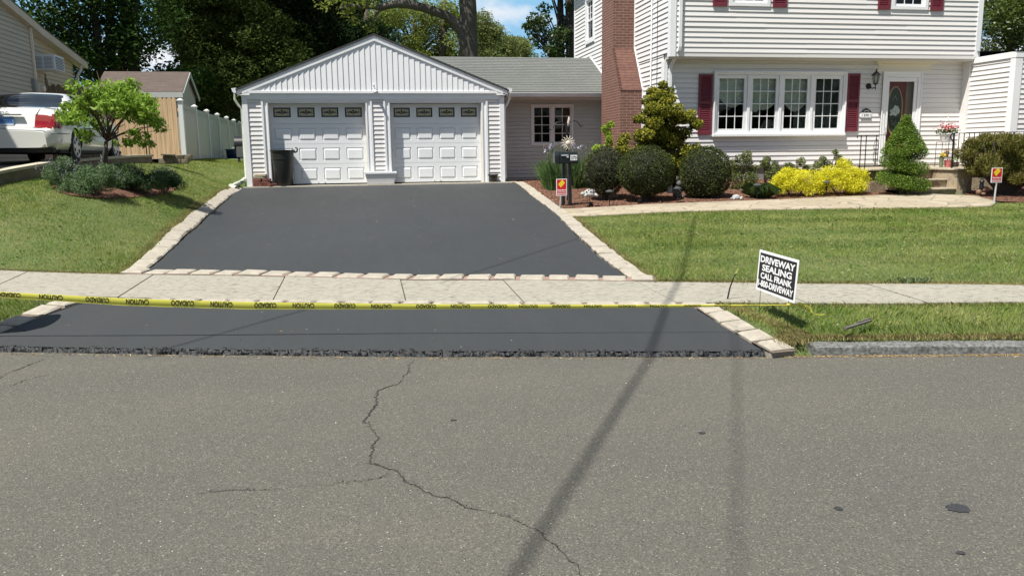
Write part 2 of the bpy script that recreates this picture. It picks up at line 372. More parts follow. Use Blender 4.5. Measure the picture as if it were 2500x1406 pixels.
def seal_mat():
    m,t,b=nodes('sealed_asphalt'); p=wpos(t)
    base=ramp(t,math_(t,'ADD',math_(t,'MULTIPLY',noise(t,.8,5,.6,p),.6),math_(t,'MULTIPLY',noise(t,3,3,.6,stretched(t,p,(2.2,.25,1))),.4)),[(.36,(.024,.027,.028)),(.7,(.031,.034,.035))])
    v=t.nodes.new('ShaderNodeTexVoronoi'); v.inputs['Scale'].default_value=7; t.links.new(stretched(t,p,(1,1,1)),v.inputs['Vector'])
    s=t.nodes.new('ShaderNodeSeparateColor'); t.links.new(v.outputs['Color'],s.inputs[0])
    sp=math_(t,'MULTIPLY',math_(t,'LESS_THAN',v.outputs['Distance'],.045),math_(t,'GREATER_THAN',s.outputs[0],.72))
    base=mixc(t,sp,base,(.28,.24,.18))
    base=mixc(t,.2,base,ramp(t,noise(t,160,2,.6,p),[(.35,(.02,.022,.024)),(.65,(.075,.077,.08))]))
    t.links.new(base,b.inputs['Base Color']); rr_=t.nodes.new('ShaderNodeMapRange'); rr_.inputs['To Min'].default_value=.5; rr_.inputs['To Max'].default_value=.9; t.links.new(noise(t,1.6,4,.6,stretched(t,p,(1.6,.35,1))),rr_.inputs['Value']); t.links.new(rr_.outputs[0],b.inputs['Roughness']); b.inputs['Specular IOR Level'].default_value=.4
    h=math_(t,'ADD',noise(t,120,3,.6,p),math_(t,'MULTIPLY',noise(t,3,3,.5,p),2)); bump(t,b,h,.35,.004); return m
def conc_mat():
    m,t,b=nodes('concrete_paving'); p=wpos(t)
    base=ramp(t,noise(t,1.3,5,.6,p),[(.3,(.23,.215,.175)),(.7,(.29,.275,.225))])
    n2=noise(t,22,6,.75,stretched(t,p,(.6,1.6,1)))
    base=mixc(t,.75,base,ramp(t,n2,[(.37,(.07,.065,.05)),(.46,(.265,.25,.205)),(.7,(.36,.34,.285))]))
    t.links.new(base,b.inputs['Base Color']); b.inputs['Roughness'].default_value=.9
    bump(t,b,n2,.5,.006); return m
def soil_grass_mat():
    m,t,b=nodes('lawn_soil'); p=wpos(t)
    base=ramp(t,noise(t,2.5,6,.65,p),[(.3,(.07,.105,.022)),(.55,(.11,.145,.04)),(.75,(.20,.18,.08))])
    base=mixc(t,.5,base,ramp(t,noise(t,70,3,.7,p),[(.35,(.02,.04,.008)),(.65,(.13,.17,.05))]))
    t.links.new(base,b.inputs['Base Color']); b.inputs['Roughness'].default_value=.95; bump(t,b,noise(t,60,4,.7,p),.8,.02); return m
def mulch_mat():
    m,t,b=nodes('bark_mulch'); p=wpos(t)
    base=ramp(t,noise(t,38,5,.75,p),[(.3,(.028,.013,.008)),(.5,(.13,.058,.034)),(.72,(.27,.14,.08))])
    t.links.new(base,b.inputs['Base Color']); b.inputs['Roughness'].default_value=.95; bump(t,b,noise(t,45,4,.7,p),1,.03); return m
def stone_mat(name,c,c2,scale=3.,mort=(.32,.29,.24),pat=False,vec=(1,1,1)):
    m,t,b=nodes(name); p=wpos(t); sp_=stretched(t,p,vec)
    v=t.nodes.new('ShaderNodeTexVoronoi'); v.inputs['Scale'].default_value=scale; t.links.new(sp_,v.inputs['Vector'])
    s=t.nodes.new('ShaderNodeSeparateColor'); t.links.new(v.outputs['Color'],s.inputs[0])
    base=ramp(t,s.outputs[0],[(0,c),(.45,tuple((a+b_)/2 for a,b_ in zip(c,c2))),(1,c2)]) if pat else ramp(t,noise(t,scale,5,.6,p),[(.3,c),(.7,c2)])
    base=mixc(t,.45,base,ramp(t,noise(t,14,6,.7,p),[(.3,tuple(q*.6 for q in c)),(.7,tuple(min(.9,q*1.15) for q in c2))]))
    hh=noise(t,40,5,.7,p)
    if pat:
        e=t.nodes.new('ShaderNodeTexVoronoi'); e.feature='DISTANCE_TO_EDGE'; e.inputs['Scale'].default_value=scale; t.links.new(sp_,e.inputs['Vector'])
        k=math_(t,'LESS_THAN',e.outputs['Distance'],.022); base=mixc(t,k,base,mort); hh=math_(t,'ADD',hh,math_(t,'MULTIPLY',k,-1.5))
    t.links.new(base,b.inputs['Base Color']); b.inputs['Roughness'].default_value=.85; bump(t,b,hh,.5,.008); return m
ROAD=road_mat(); SEAL=seal_mat(); CONC=conc_mat(); SOIL=soil_grass_mat(); MULCH=mulch_mat()
BLOCK=stone_mat('pale_granite_block',(.28,.255,.205),(.40,.365,.30),5)
MORTD=mat('dark_joint',(.13,.095,.07),.95,.3,12,.5,60)
MORT=mat('pink_mortar',(.25,.165,.13),.95,.2,12,.5,60)
FLAG=stone_mat('flagstone',(.27,.225,.15),(.41,.355,.265),1.9,(.22,.19,.14),True)
STEPST=stone_mat('step_stone',(.13,.095,.06),(.46,.37,.25),3.0,(.36,.33,.27),True,(1,1,1.3))
KERBM=mat('kerb_granite',(.125,.127,.122),.85,.3,3,.6,26,fine=.9)
RETW=mat('retaining_wall_face',(.17,.14,.095),.9,.35,3,.6,25,wscale=(1,1,3))
RETC=mat('retaining_wall_cap',(.42,.38,.29),.9,.2,4,.4,40)
NDRIVE=mat('neighbour_driveway',(.13,.125,.115),.9,.2,1.5,.4,60,fine=.3)
TAR=mat('crack_dark',(.03,.028,.025),.95,.5,12,.6,60)
SEALE=mat('seal_edge',(.014,.016,.018),.55,.3,20,1.,60)
# far ground, lawn terrain
g=MB(); g.quad((-600,-300,-.4),(600,-300,-.4),(600,900,-.4),(-600,900,-.4)); tag(g.build('ground',SOIL),kind='structure')
xs=np.r_[np.linspace(-60,-12,14),np.linspace(-11.5,18,150),np.linspace(19,60,14)]
ts=np.r_[np.linspace(0,1,130)**1.0*.42,np.linspace(.43,1,24)]
X=np.repeat(xs[:,None],len(ts),1); Y=kerb_y(xs)[:,None]+.02+ts[None]*(75-kerb_y(xs))[:,None]
Z=TZ(X,Y)-.012
_apx=(X>-3.45)&(X<3.24)&(Y<swn_y(X)+.1); _drx=(Y>swf_y(X)-.1)&(Y<21.4)&(X>np.interp(Y,[8.5,21],[-2.65,-2.95]))&(X<np.interp(Y,[8.5,12,16,21],[2.9,3.2,3.6,3.9]))
Z=np.where(_apx|_drx,Z-.12,Z)

Z[:,0]=-.02
V=np.stack([X,Y,Z],-1).reshape(-1,3); nv=len(ts); i,j=np.meshgrid(np.arange(len(xs)-1),np.arange(nv-1),indexing='ij'); k=(i*nv+j).ravel()
o=npmesh('lawn',V,np.c_[k,k+nv,k+nv+1,k+1],SOIL,smooth=True); tag(o,kind='structure')
# road
o=ruled('road',[(-60,-40),(-30,-40),(30,-40),(60,-40)],[(-60,22.7),*KERB],60,12,0,ROAD,zf=lambda x,y:np.zeros_like(x)); tag(o,kind='structure')
# sidewalk slabs
JX=[-12,-10.4,-8.9,-7.4,-5.85,-4.15,-2.56,-.98,.33,1.45,2.85,4.05,5.12,6.55,8,9.5,11,13]
sw=MB()
for a,b in zip(JX[:-1],JX[1:]):
    a+=.007; b-=.007; n=4; dz=random.uniform(-.004,.006)
    for q in range(n):
        x0=a+(b-a)*q/n; x1=a+(b-a)*(q+1)/n; pts=[]
        for x,yf in ((x0,swn_y),(x1,swn_y),(x1,swf_y),(x0,swf_y)):
            y=float(yf(x)); pts.append((x,y,tz(x,y)+.012+dz))
        sw.add(pts+[(p[0],p[1],p[2]-.12) for p in pts],[(0,1,2,3),(4,5,1,0),(6,7,3,2)]+([(7,4,0,3)] if q==0 else [])+([(5,6,2,1)] if q==n-1 else []))
tag(sw.build('sidewalk',CONC),kind='structure')
# driveway (upper) and apron
DL=[(-2.7,10.35),(-2.68,12),(-2.75,13.6),(-2.85,15.5),(-2.95,17.3),(-3.0,19.3),(-3.02,21.12)]
DR=[(2.83,8.5),(2.92,10.1),(3.14,12.2),(3.34,14),(3.52,15.9),(3.62,17.8),(3.72,19.5),(3.85,21.12)]
o=ruled('driveway',DL,DR,90,50,.014,SEAL,jit=.006,zf=lambda x,y:TZ(x,y)*(1-np.clip((y-18.5)/2.2,0,1))+.833*np.clip((y-18.5)/2.2,0,1)); tag(o,kind='structure')
AT=[(-2.8,8.48),(-.83,8.04),(.36,7.67),(1.6,7.33),(2.92,6.92)]
AB=[(-3.5,7.41),(-3.12,7.3),(-1.5,6.82),(.28,6.34),(1.8,5.99),(3.03,5.70)]
def apz(x,y): 
    y0=kerb_y(x); 
    d=np.clip((y-y0)/1.2,0,1); return .030+d*(.178-.030)+0*x
o=ruled('driveway_apron',AT,AB,160,24,.012,SEAL,zf=apz,jit=0); tag(o,kind='structure')
# broken lip of the apron
lip=[];nn=1100;tt=np.linspace(0,1,nn); ab=poly_at(AB,tt)
prof=[(.035,.043),(.014,.047),(-.001,.036),(-.012,.016),(-.018,.001)]
V=[];
for r,(dy,z) in enumerate(prof):
    sm=lambda s_,w_: np.convolve(rng.normal(0,1,nn+w_),np.ones(w_)/w_**.5,'same')[:nn]*s_
    jy=sm(.006,9)+sm(.003,3) if r>0 else 0; jz=sm(.005,7)+sm(.003,3) if 0<r<4 else 0
    V.append(np.c_[ab[:,0]+(rng.normal(0,.006,nn) if r else 0),ab[:,1]+dy+jy,(np.maximum(z+jz,.001) if r else np.full(nn,.043))*np.ones(nn)])
V=np.stack(V,1).reshape(-1,3); i,j=np.meshgrid(np.arange(nn-1),np.arange(4),indexing='ij'); k=(i*5+j).ravel()
o=npmesh('apron_edge',V,np.c_[k,k+1,k+6,k+5],SEALE); tag(o,kind='structure')
# stone edging runs
def edging(pl,width,name_label,step=.29,side=1,z=None,gap=.018,jit=.011,taper=None,hgt=.06,rise=.03,lat=None):
    pl=np.array(pl,float); s=np.r_[0,np.cumsum(np.hypot(*np.diff(pl,axis=0).T))]; Ltot=s[-1]; n=int(round(Ltot/step)); mb=MB(); mo=MB()
    zf=z or tz
    for i in range(n):
        sc_=(i+.5)/n*Ltot; sh=random.uniform(.9,1.05)
        p0=np.array([np.interp(sc_-.02,s,pl[:,0]),np.interp(sc_-.02,s,pl[:,1])]); p1=np.array([np.interp(sc_+.02,s,pl[:,0]),np.interp(sc_+.02,s,pl[:,1])])
        d=(p1-p0)/np.linalg.norm(p1-p0); nrm=np.array([-d[1],d[0]])*side; w=width
        c=(p0+p1)/2+nrm*w/2; L_=Ltot/n-gap*random.uniform(.6,1.5)
        zz=[float(zf(*(c+d*q*L_/2+nrm*r*w/2))) for q,r in ((-1,-1),(1,-1),(1,1),(-1,1))]
        top=[];bot=[];mid=[]
        e=.018; dzr=random.uniform(-.006,.008)
        for (q,r),zv in zip(((-1,-1),(1,-1),(1,1),(-1,1)),zz):
            jx,jy=random.uniform(-jit,jit),random.uniform(-jit,jit)
            a=c+d*(q*(L_/2)+jx)+nrm*(r*(w/2-.004)+jy*1.4); t_=c+d*(q*(L_/2-e)+jx)+nrm*(r*(w/2-e-.004)+jy)
            bot.append((*a,zv-hgt)); mid.append((*a,zv+rise-.014+dzr)); top.append((*t_,zv+rise+dzr+random.uniform(-.004,.004)))
        # split the long top once so stones look hand cut
        mb.add(bot+mid+top,[(0,1,5,4),(1,2,6,5),(2,3,7,6),(3,0,4,7),(4,5,9,8),(5,6,10,9),(6,7,11,10),(7,4,8,11),(8,9,10,11)] if side<0 else [(4,5,1,0),(5,6,2,1),(6,7,3,2),(7,4,0,3),(8,9,5,4),(9,10,6,5),(10,11,7,6),(11,8,4,7),(11,10,9,8)])
    # mortar bed
    tt=np.linspace(0,1,max(4,n)); q=poly_at(pl,tt); dd=np.gradient(q,axis=0); dd/=np.hypot(dd[:,0],dd[:,1])[:,None]; nn_=np.c_[-dd[:,1],dd[:,0]]*side
    a=q+nn_*(-.004); b=q+nn_*(width+.0)
    for i in range(len(q)-1):
        pts=[(*a[i],float(zf(*a[i]))+rise-.022),(*a[i+1],float(zf(*a[i+1]))+rise-.022),(*b[i+1],float(zf(*b[i+1]))+rise-.022),(*b[i],float(zf(*b[i]))+rise-.022)]
        mo.quad(*(pts if side>0 else pts[::-1]))
    root=empty('stone_edging',(pl[0][0],pl[0][1],float(zf(*pl[0]))),name_label,'stone edging')
    mb.build('stone_blocks',BLOCK,root,smooth=False); mo.build('mortar',MORTD if step<.28 else MORT,root); return root
DLo=[(-2.74,10.3),(-2.72,12),(-2.79,13.6),(-2.89,15.5),(-2.99,17.3),(-3.04,19.3),(-3.06,21.1)]
edging(DLo,.23,'pale stone block edging along the left side of the upper driveway, beside the sloping lawn',.25,1,gap=.04)
edging([(2.85,8.5),(2.96,10.1),(3.16,12.2),(3.36,14),(3.54,15.9),(3.64,17.8),(3.74,19.5),(3.87,21.1)],.24,'pale stone block edging curving along the right side of the upper driveway',.27,-1,gap=.04)
edging([(-3.0,10.29),(.43,9.02),(3.08,8.25)],.24,'row of pale stone blocks with pink mortar between upper driveway and sidewalk',.30,1,gap=.05)
apz1=lambda x,y: float(apz(x,y))
edging([(-3.08,8.83),(-.84,8.155),(.36,7.755),(3.15,7.01)],.115,'row of pale stone blocks between sidewalk and the driveway apron',.30,-1,z=lambda x,y:.172,gap=.04)
edging([(2.94,6.9),(2.98,6.3),(3.06,5.62)],.21,'short run of pale stone blocks on the right of the apron, ending at the road',.26,1,z=lambda x,y:apz1(x,y)-.005,rise=.045,gap=.045)
edging([(-2.84,8.6),(-3.25,7.72),(-3.42,7.3)],.24,'short run of pale stone blocks on the left of the apron',.27,-1,z=lambda x,y:apz1(x,y)-.005,rise=.035,gap=.045)
# kerb
kb=MB(); kx=[3.42,4.6,5.8,7.2,9,11,14]
for a,b in zip(kx[:-1],kx[1:]):
    ya,yb=float(kerb_y(a)),float(kerb_y(b)); a2,b2=a+.004,b-.004
    j=lambda:random.uniform(-.006,.006)
    pr=[(.0,-.05),(.0+.012,.062),(.03,.078),(.13,.083),(.15,-.05)]
    n=10; ring=[]
    for q in range(n+1):
        x=a2+(b2-a2)*q/n; y=ya+(yb-ya)*q/n
        ring.append([(x,y+dy+j(),z+j()*.8) for dy,z in pr])
    vs=[p for r in ring for p in r]; fs=[(q*5+w+1,q*5+w,(q+1)*5+w,(q+1)*5+w+1) for q in range(n) for w in range(4)]+[(0,1,2,3,4),tuple(n*5+w for w in (4,3,2,1,0))]
    kb.add(vs,[f[::-1] for f in fs])
tag(kb.build('kerb',KERBM),'rough grey granite kerb between the road and the right grass strip','kerb'); bpy.data.objects['kerb']['kind']='structure'
# concrete threshold in front of the garage, edge strip
th=MB(); th.box(-3.06,3.98,21.16,21.72,.3,.872); th.box(-3.06,3.98,21.07,21.15,.3,.856); tag(th.build('garage_threshold',CONC,bevel=.008),'narrow pale concrete slab in front of the garage doors','concrete slab'); bpy.data.objects['garage_threshold']['kind']='structure'
# flagstone walk
WN=[(3.42,13.95),(5,13.72),(6.5,13.55),(8,13.3),(9.4,12.95),(10.4,12.75),(11.1,12.75),(11.6,13.2)]
WFp=[(3.58,15.1),(5,15.0),(6.5,14.9),(8,14.85),(9.4,14.95),(10.4,14.95),(11.3,14.95),(12.0,14.2)]
o=ruled('flagstone_walk',WN,WFp,60,10,.03,FLAG,edge=.06,jit=.012); tag(o,kind='structure')
# mulch bed
BN=[(3.66,15.12),(5,15.02),(6.5,14.92),(8,14.87),(9.4,14.97),(10.4,14.97),(11.2,15.2)]
BF=[(3.95,23.05),(5,23.05),(6.95,23.05),(7.05,18.46),(8.5,18.46),(9.5,18.46),(11,18.46)]
o=ruled('mulch_bed',BN,BF,120,60,.012,MULCH); tag(o,kind='structure')
o=ruled('mulch_bed',[(3.9,15.1),(3.95,18),(4.05,22.6)],[(3.6,15.1),(3.78,18),(3.98,21.3)],20,10,.013,MULCH); tag(o,kind='structure')
o=ruled('mulch_bed',[(11.9,14.3),(11.75,13.3),(12.2,12.9),(14,12.6),(18,12.4)],[(12.2,14.8),(12.6,15.2),(13.6,15.4),(14.9,16.7),(19,16.7)],60,20,.014,MULCH); tag(o,kind='structure')
def in_region(x,y,pl_lo,pl_hi):
    a=np.array(pl_lo,float); b=np.array(pl_hi,float); return (y>np.interp(x,a[:,0],a[:,1]))&(y<np.interp(x,b[:,0],b[:,1]))&(x>max(a[0,0],b[0,0]))&(x<min(a[-1,0],b[-1,0]))
def hit(u,v,y0=6.5,y1=40):
    ys=np.linspace(y0,y1,700); q=np.array([P(u,v,y=q_) for q_ in ys]); k=np.argmax(q[:,2]<=TZ(q[:,0],q[:,1])) if q[0,2]>tz(q[0,0],q[0,1]) else 0
    return q[k][:2]
IPX=[(128,458),(140,470),(175,480),(215,485),(260,487),(320,485),(370,481),(410,474),(430,464),(420,452),(360,446),(300,442),(220,440),(160,444)]
ISLP=np.array([hit(u,v) for u,v in IPX]); ICEN=ISLP.mean(0)
def in_poly(x,y,pl=None,grow=1.):
    pl=ISLP if pl is None else pl; pl=ICEN+(pl-ICEN)*grow; r=np.zeros(np.shape(x),bool); n=len(pl)
    for i in range(n):
        (xa,ya),(xb,yb)=pl[i],pl[(i+1)%n]; c=((ya>y)!=(yb>y))&(x<(xb-xa)*(y-ya)/(yb-ya+1e-12)+xa); r^=c
    return r
isl=MB(); nn=len(ISLP); pts=[]
for r in (0.,.35,.7,1):
    for q in ISLP: p_=ICEN+(q-ICEN)*r; pts.append((p_[0],p_[1],tz(*p_)+.025*(1-r)+.014))
isl.add(pts,[(r*nn+q,r*nn+(q+1)%nn,(r+1)*nn+(q+1)%nn,(r+1)*nn+q) for r in range(3) for q in range(nn)]); tag(isl.build('mulch_island',MULCH,smooth=True),kind='structure')
# mulch chips (uncountable)
def quads_cloud(name,C,D,S,L_,Wd,mat_,parent=None):
    """one leaf-shaped quad per row: centre C, long axis D, side axis S"""
    n=len(C); V=np.stack([C-D*L_[:,None]*.5,C+S*Wd[:,None]*.5+D*L_[:,None]*.05,C+D*L_[:,None]*.5,C-S*Wd[:,None]*.5+D*L_[:,None]*.05],1).reshape(-1,3)
    return npmesh(name,V,np.arange(4*n).reshape(n,4),mat_,parent)
def unit(n,zs=1.):
    v=rng.normal(size=(n,3)); v[:,2]*=zs; return v/np.linalg.norm(v,axis=1)[:,None]
def frames(n,zs=1.):
    d=unit(n,zs); a=unit(n,zs); s=np.cross(d,a); s/=np.maximum(np.linalg.norm(s,axis=1),1e-6)[:,None]; return d,s
CHIP=foliage('mulch_chip',(.045,.022,.014),(.19,.088,.052),.9,0,6,(.38,.23,.14),.2)
n=26000; x=rng.uniform(3.6,18,n); y=rng.uniform(12.6,22.5,n)
k=in_region(x,y,BN,[(3.66,22.5),(6.95,22.5),(6.96,18.4),(11.2,18.4)])|in_region(x,y,[(11.8,12.95),(14,12.65),(18,12.45)],[(11.9,14.3),(12.3,15),(14.9,16.6),(18,16.6)])
x,y=x[k],y[k]; ix=rng.uniform(-7,-2,9000); iy=rng.uniform(11,19,9000); ik=in_poly(ix,iy); x=np.r_[x,ix[ik]]; y=np.r_[y,iy[ik]]
z=TZ(x,y)+.02; d,s=frames(len(x),.35)
o=quads_cloud('mulch_chips',np.c_[x,y,z],d,s,rng.uniform(.02,.075,len(x)),rng.uniform(.008,.022,len(x)),CHIP); tag(o,kind='stuff')
# grass blades
GRASS=foliage('grass_blade',(.090,.150,.028),(.165,.225,.055),.6,.35,1.1,(.36,.36,.15),.15)
m_,t_,b_=GRASS,GRASS.node_tree,None
def grass_mat(name,st):
    m,t,b=nodes(name); g=t.nodes.new('ShaderNodeNewGeometry'); p=g.outputs['Position']
    f=math_(t,'ADD',math_(t,'ADD',math_(t,'MULTIPLY',g.outputs['Random Per Island'],.34),math_(t,'MULTIPLY',noise(t,1.1,3,.55,stretched(t,p,(1,1,0))),.60)),math_(t,'MULTIPLY',noise(t,5.5,3,.6,stretched(t,p,(1,1,0))),.36))
    col=ramp(t,f,st); t.links.new(col,b.inputs['Base Color']); b.inputs['Roughness'].default_value=.6; b.inputs['Specular IOR Level'].default_value=.15
    tl=t.nodes.new('ShaderNodeBsdfTranslucent'); t.links.new(col,tl.inputs[0]); ms=t.nodes.new('ShaderNodeMixShader'); ms.inputs[0].default_value=.35
    t.links.new(b.outputs[0],ms.inputs[1]); t.links.new(tl.outputs[0],ms.inputs[2]); t.links.new(ms.outputs[0],t.nodes['Material Output'].inputs[0]); return m
GRASS=grass_mat('lawn_grass',[(.36,(.070,.145,.014)),(.50,(.13,.22,.026)),(.64,(.23,.305,.055)),(.78,(.40,.39,.15))])
GRASSB=foliage('grass_blade_dry',(.16,.15,.05),(.30,.26,.11),.7,.2,3,(.42,.35,.17),.2)
def grass(x,y,h,w,name,m_,dz=0):
    n=len(x); z=TZ(x,y)-.012+dz; a=rng.uniform(0,6.28,n); ln=rng.normal(0,.42,(n,2)); bd=np.sign(np.sin((x*.22+y)*2*np.pi/1.15+.3*np.sin(x)))*.30; ln=ln+np.c_[bd*1.0,bd*-.15]; hh=h*rng.uniform(.55,1.15,n)
    B=np.c_[x,y,z]; s=np.c_[np.cos(a),np.sin(a),np.zeros(n)]*(w*rng.uniform(.7,1.3,n))[:,None]
    Mi=B+np.c_[ln*.35*hh[:,None],hh*.6]; T=B+np.c_[ln*hh[:,None],hh]
    V=np.stack([B-s,B+s,Mi+s*.7,T,Mi-s*.7],1).reshape(-1,3)
    o=npmesh(name,V,np.arange(5*n).reshape(n,5),m_); tag(o,kind='stuff'); return o
def dl_x(y): return np.interp(y,[p[1] for p in DLo],[p[0] for p in DLo])-.235
def dr_x(y): return np.interp(y,[p[1] for p in DR],[p[0] for p in DR])+.28
WALLP=[(-6.4,11.2),(-6.1,12.6),(-5.95,13.9),(-5.87,15.2),(-5.78,16.6),(-5.62,18.2),(-5.40,19.8),(-5.10,21.3),(-4.72,22.6)]
def wall_x(y): return np.interp(y,[p[1] for p in WALLP],[p[0] for p in WALLP])
def scatter(n,x0,x1,y0,y1): return rng.uniform(x0,x1,n),rng.uniform(y0,y1,n)
def lawn_sel(x,y):
    left=(y>swf_y(x)+.02)&(x<dl_x(y)+.02)&((x>np.where(y>11.2,wall_x(y),-9)))&(y<21.3)
    left|=(y>=21.3)&(x<-3.05)&(x>-4.95)&(y<28)
    left&=~in_poly(x,y,None,.97)
    right=(y>swf_y(x)+.02)&(x>dr_x(y)-.03)&(y<np.interp(x,[p[0] for p in WN]+[14,19],[p[1] for p in WN]+[12.75,12.5]))
    return left|right
def strip_sel(x,y):
    s=(y<swn_y(x)-.0)&(y>kerb_y(x)+.14)
    return s&((x>np.interp(y,[5.7,6.9],[3.30,3.20]))|(x<np.interp(y,[7.4,8.6],[-3.68,-3.12])))
x,y=scatter(1500000,-8,14,6.6,28); k=lawn_sel(x,y)&(rng.uniform(0,1,len(x))<np.clip(11.5/np.maximum(y,9),.3,1)); x,y=x[k],y[k]
# only what the photo can plausibly see
u=(x*rt[0]+y*rt[1])/(x*f0[0]+y*f0[1]); k=np.abs(u)<1.0; x,y=x[k],y[k]
hh=.034+.012*np.sin(x*1.7+y*.6)*np.sin(y*1.3); wd=.0017+.00018*np.maximum(0,y-8)
grass(x,y,hh,wd,'grass_blades',GRASS)
print('blades',len(x))
x,y=scatter(520000,-7,11,3.8,10); k=strip_sel(x,y); x,y=x[k],y[k]; u=(x*rt[0]+y*rt[1])/(x*f0[0]+y*f0[1]); k=np.abs(u)<1.0; x,y=x[k],y[k]
grass(x,y,.048,.0017,'grass_blades',GRASS); print('strip',len(x))
n_=2600; x,y=scatter(n_*4,-8,14,4,24); k=lawn_sel(x,y)|strip_sel(x,y); x,y=x[k][:n_],y[k][:n_]; d_,s_=frames(len(x),.15)
tag(quads_cloud('lawn_clippings',np.c_[x,y,TZ(x,y)+rng.uniform(.012,.035,len(x))],d_,s_,rng.uniform(.02,.06,len(x)),rng.uniform(.003,.006,len(x)),foliage('straw',(.34,.30,.16),(.5,.46,.28),.8,.1,5,(.6,.58,.42),.1)),kind='stuff')
n_=240; x,y=scatter(n_*5,-7,12,8,20); k=lawn_sel(x,y); x,y=x[k][:n_],y[k][:n_]; x=np.repeat(x,7)+rng.normal(0,.03,len(x)*7); y=np.repeat(y,7)+rng.normal(0,.03,len(y)*7); d_,s_=frames(len(x),.3)
tag(quads_cloud('clover_weeds',np.c_[x,y,TZ(x,y)+rng.uniform(.02,.045,len(x))],d_,s_,rng.uniform(.02,.04,len(x)),rng.uniform(.012,.022,len(x)),foliage('weed_leaf',(.05,.13,.02),(.12,.22,.05),.6,.3,5)),kind='stuff')
# dry grass on the edges next to paving
def near_line(pl,n,off,sp):
    t=rng.uniform(0,1,n); q=poly_at(pl,t); return q[:,0]+rng.normal(0,sp,n),q[:,1]+off+rng.normal(0,sp,n)
ex,ey=[],[]
for pl,n,off,sp in (([(-6,11.3),(-4.52,10.78),(-2.94,10.23)],5000,.03,.03),([(3.0,8.26),(4.66,7.68),(6.58,7.07),(9,6.4)],9000,.05,.05),([(3.15,7.0),(5.94,6.33),(9,5.6)],2500,-.02,.03),([(3.5,5.76),(5.2,5.42),(8,4.88)],9000,.03,.03),([(3.3,5.75),(3.42,5.95)],2500,0,.06),([(3.3,6.8),(3.4,6.2),(3.45,5.8)],3000,0,.035),([(p[0]-.29,p[1]) for p in DLo],6500,0,.045),([(p[0]+.30,p[1]) for p in DR[:5]],6000,0,.045)):
    a,b=near_line(pl,n,off,sp); ex.append(a); ey.append(b)
ex=np.concatenate(ex); ey=np.concatenate(ey); grass(ex,ey,.032,.003,'dry_grass_blades',GRASSB,.004)
# cracks and marks in the road (jagged dark ribbons lying on the road sheet)
CRK=[]
def crack(pix,w0,name='road_crack',z=.003):
    pts=np.array([P(u,v,z=0)[:2] for u,v in pix]); s=np.r_[0,np.cumsum(np.hypot(*np.diff(pts,axis=0).T))]; n=int(s[-1]/.012)
    t=np.linspace(0,s[-1],n); q=np.c_[np.interp(t,s,pts[:,0]),np.interp(t,s,pts[:,1])]
    wk=np.cumsum(rng.normal(0,.0045,(n,2)),axis=0); wk-=np.linspace(0,1,n)[:,None]*wk[-1]; q+=np.clip(wk,-.035,.035)+rng.normal(0,.0018,(n,2))
    d=np.gradient(q,axis=0); d/=np.maximum(np.hypot(d[:,0],d[:,1]),1e-6)[:,None]; nm=np.c_[-d[:,1],d[:,0]]; lf=np.interp(np.arange(n),np.linspace(0,n,max(4,n//14)),rng.uniform(.15,1.7,max(4,n//14))); w=w0*(rng.uniform(.3,1.3,n)*lf)[:,None]*(.35+.65*np.sin(np.linspace(.2,2.9,n)))[:,None]
    V=np.stack([np.c_[q+nm*w,np.full(n,z)],np.c_[q-nm*w,np.full(n,z)]],1).reshape(-1,3); k=np.arange(n-1)*2
    tag(npmesh(name,V,np.c_[k+1,k,k+2,k+3],TAR),kind='structure'); CRK.append(q)
crack([(1010,878),(988,905),(960,935),(918,950),(915,985),(872,1028),(905,1050),(932,1072),(905,1100),(900,1128),(960,1145),(990,1175),(1030,1192),(1090,1210),(1150,1240),(1250,1262),(1320,1298),(1400,1370),(1420,1406)],.0048)
crack([(950,1155),(900,1172),(850,1178),(760,1188),(650,1194),(560,1196),(480,1204)],.003,z=.0032)
crack([(110,877),(60,898),(20,912),(0,925)],.004)
crack([(0,950),(60,928),(120,915)],.002)
for (u,v,a,b) in ((2338,1241,.055,.03),(1107,1026,.022,.008),(1713,1057,.025,.012),(2047,1242,.02,.012),(2345,1350,.02,.01)):
    c=P(u,v,z=0); mb=MB(); nn=30
    mb.add([(c[0]+math.cos(q/nn*6.283)*a*random.uniform(.75,1.1),c[1]+math.sin(q/nn*6.283)*b*1.6*random.uniform(.7,1.15),.004) for q in range(nn)],[tuple(range(nn))]); tag(mb.build('tar_spot',mat('tar_%d'%u,(.028,.028,.03),.7,.3,40)),kind='structure')
# litter: dry grass and grit at the foot of kerb and apron
mb=MB(); 
x=np.r_[rng.uniform(-3.2,3.1,420),rng.uniform(3.1,7,1500)]; y=kerb_y(x)-.02-np.abs(rng.normal(0,.03,len(x)))-np.where(x<3.1,.04,0); d,s=frames(len(x),.1)
LIT=foliage('dry_litter',(.22,.14,.06),(.40,.28,.13),.9,0,5,(.55,.48,.33),.1)
o=quads_cloud('kerb_litter',np.c_[x,y,np.full(len(x),.008)],d,s,rng.uniform(.01,.055,len(x)),rng.uniform(.003,.007,len(x)),LIT); tag(o,kind='stuff')
n=260; x=rng.uniform(-2.5,3.4,n); y=rng.uniform(6.2,20,n); k=~((y>7.2)&(y<9.3)); x,y=x[k],y[k]; zz=np.where(y<8,apz(x,y)+.016,TZ(x,y)+.019); k=(y>8)|(y>kerb_y(x)+.15); x,y,zz=x[k],y[k],zz[k]
d,s=frames(len(x),.05); o=quads_cloud('driveway_litter',np.c_[x,y,zz],d,s,rng.uniform(.01,.05,len(x)),rng.uniform(.003,.006,len(x)),LIT); tag(o,kind='stuff')
n=700; x=rng.uniform(-4,6,n); y=rng.uniform(2.2,7,n); k=y<kerb_y(x)-.05; x,y=x[k],y[k]; d,s=frames(len(x),.05)
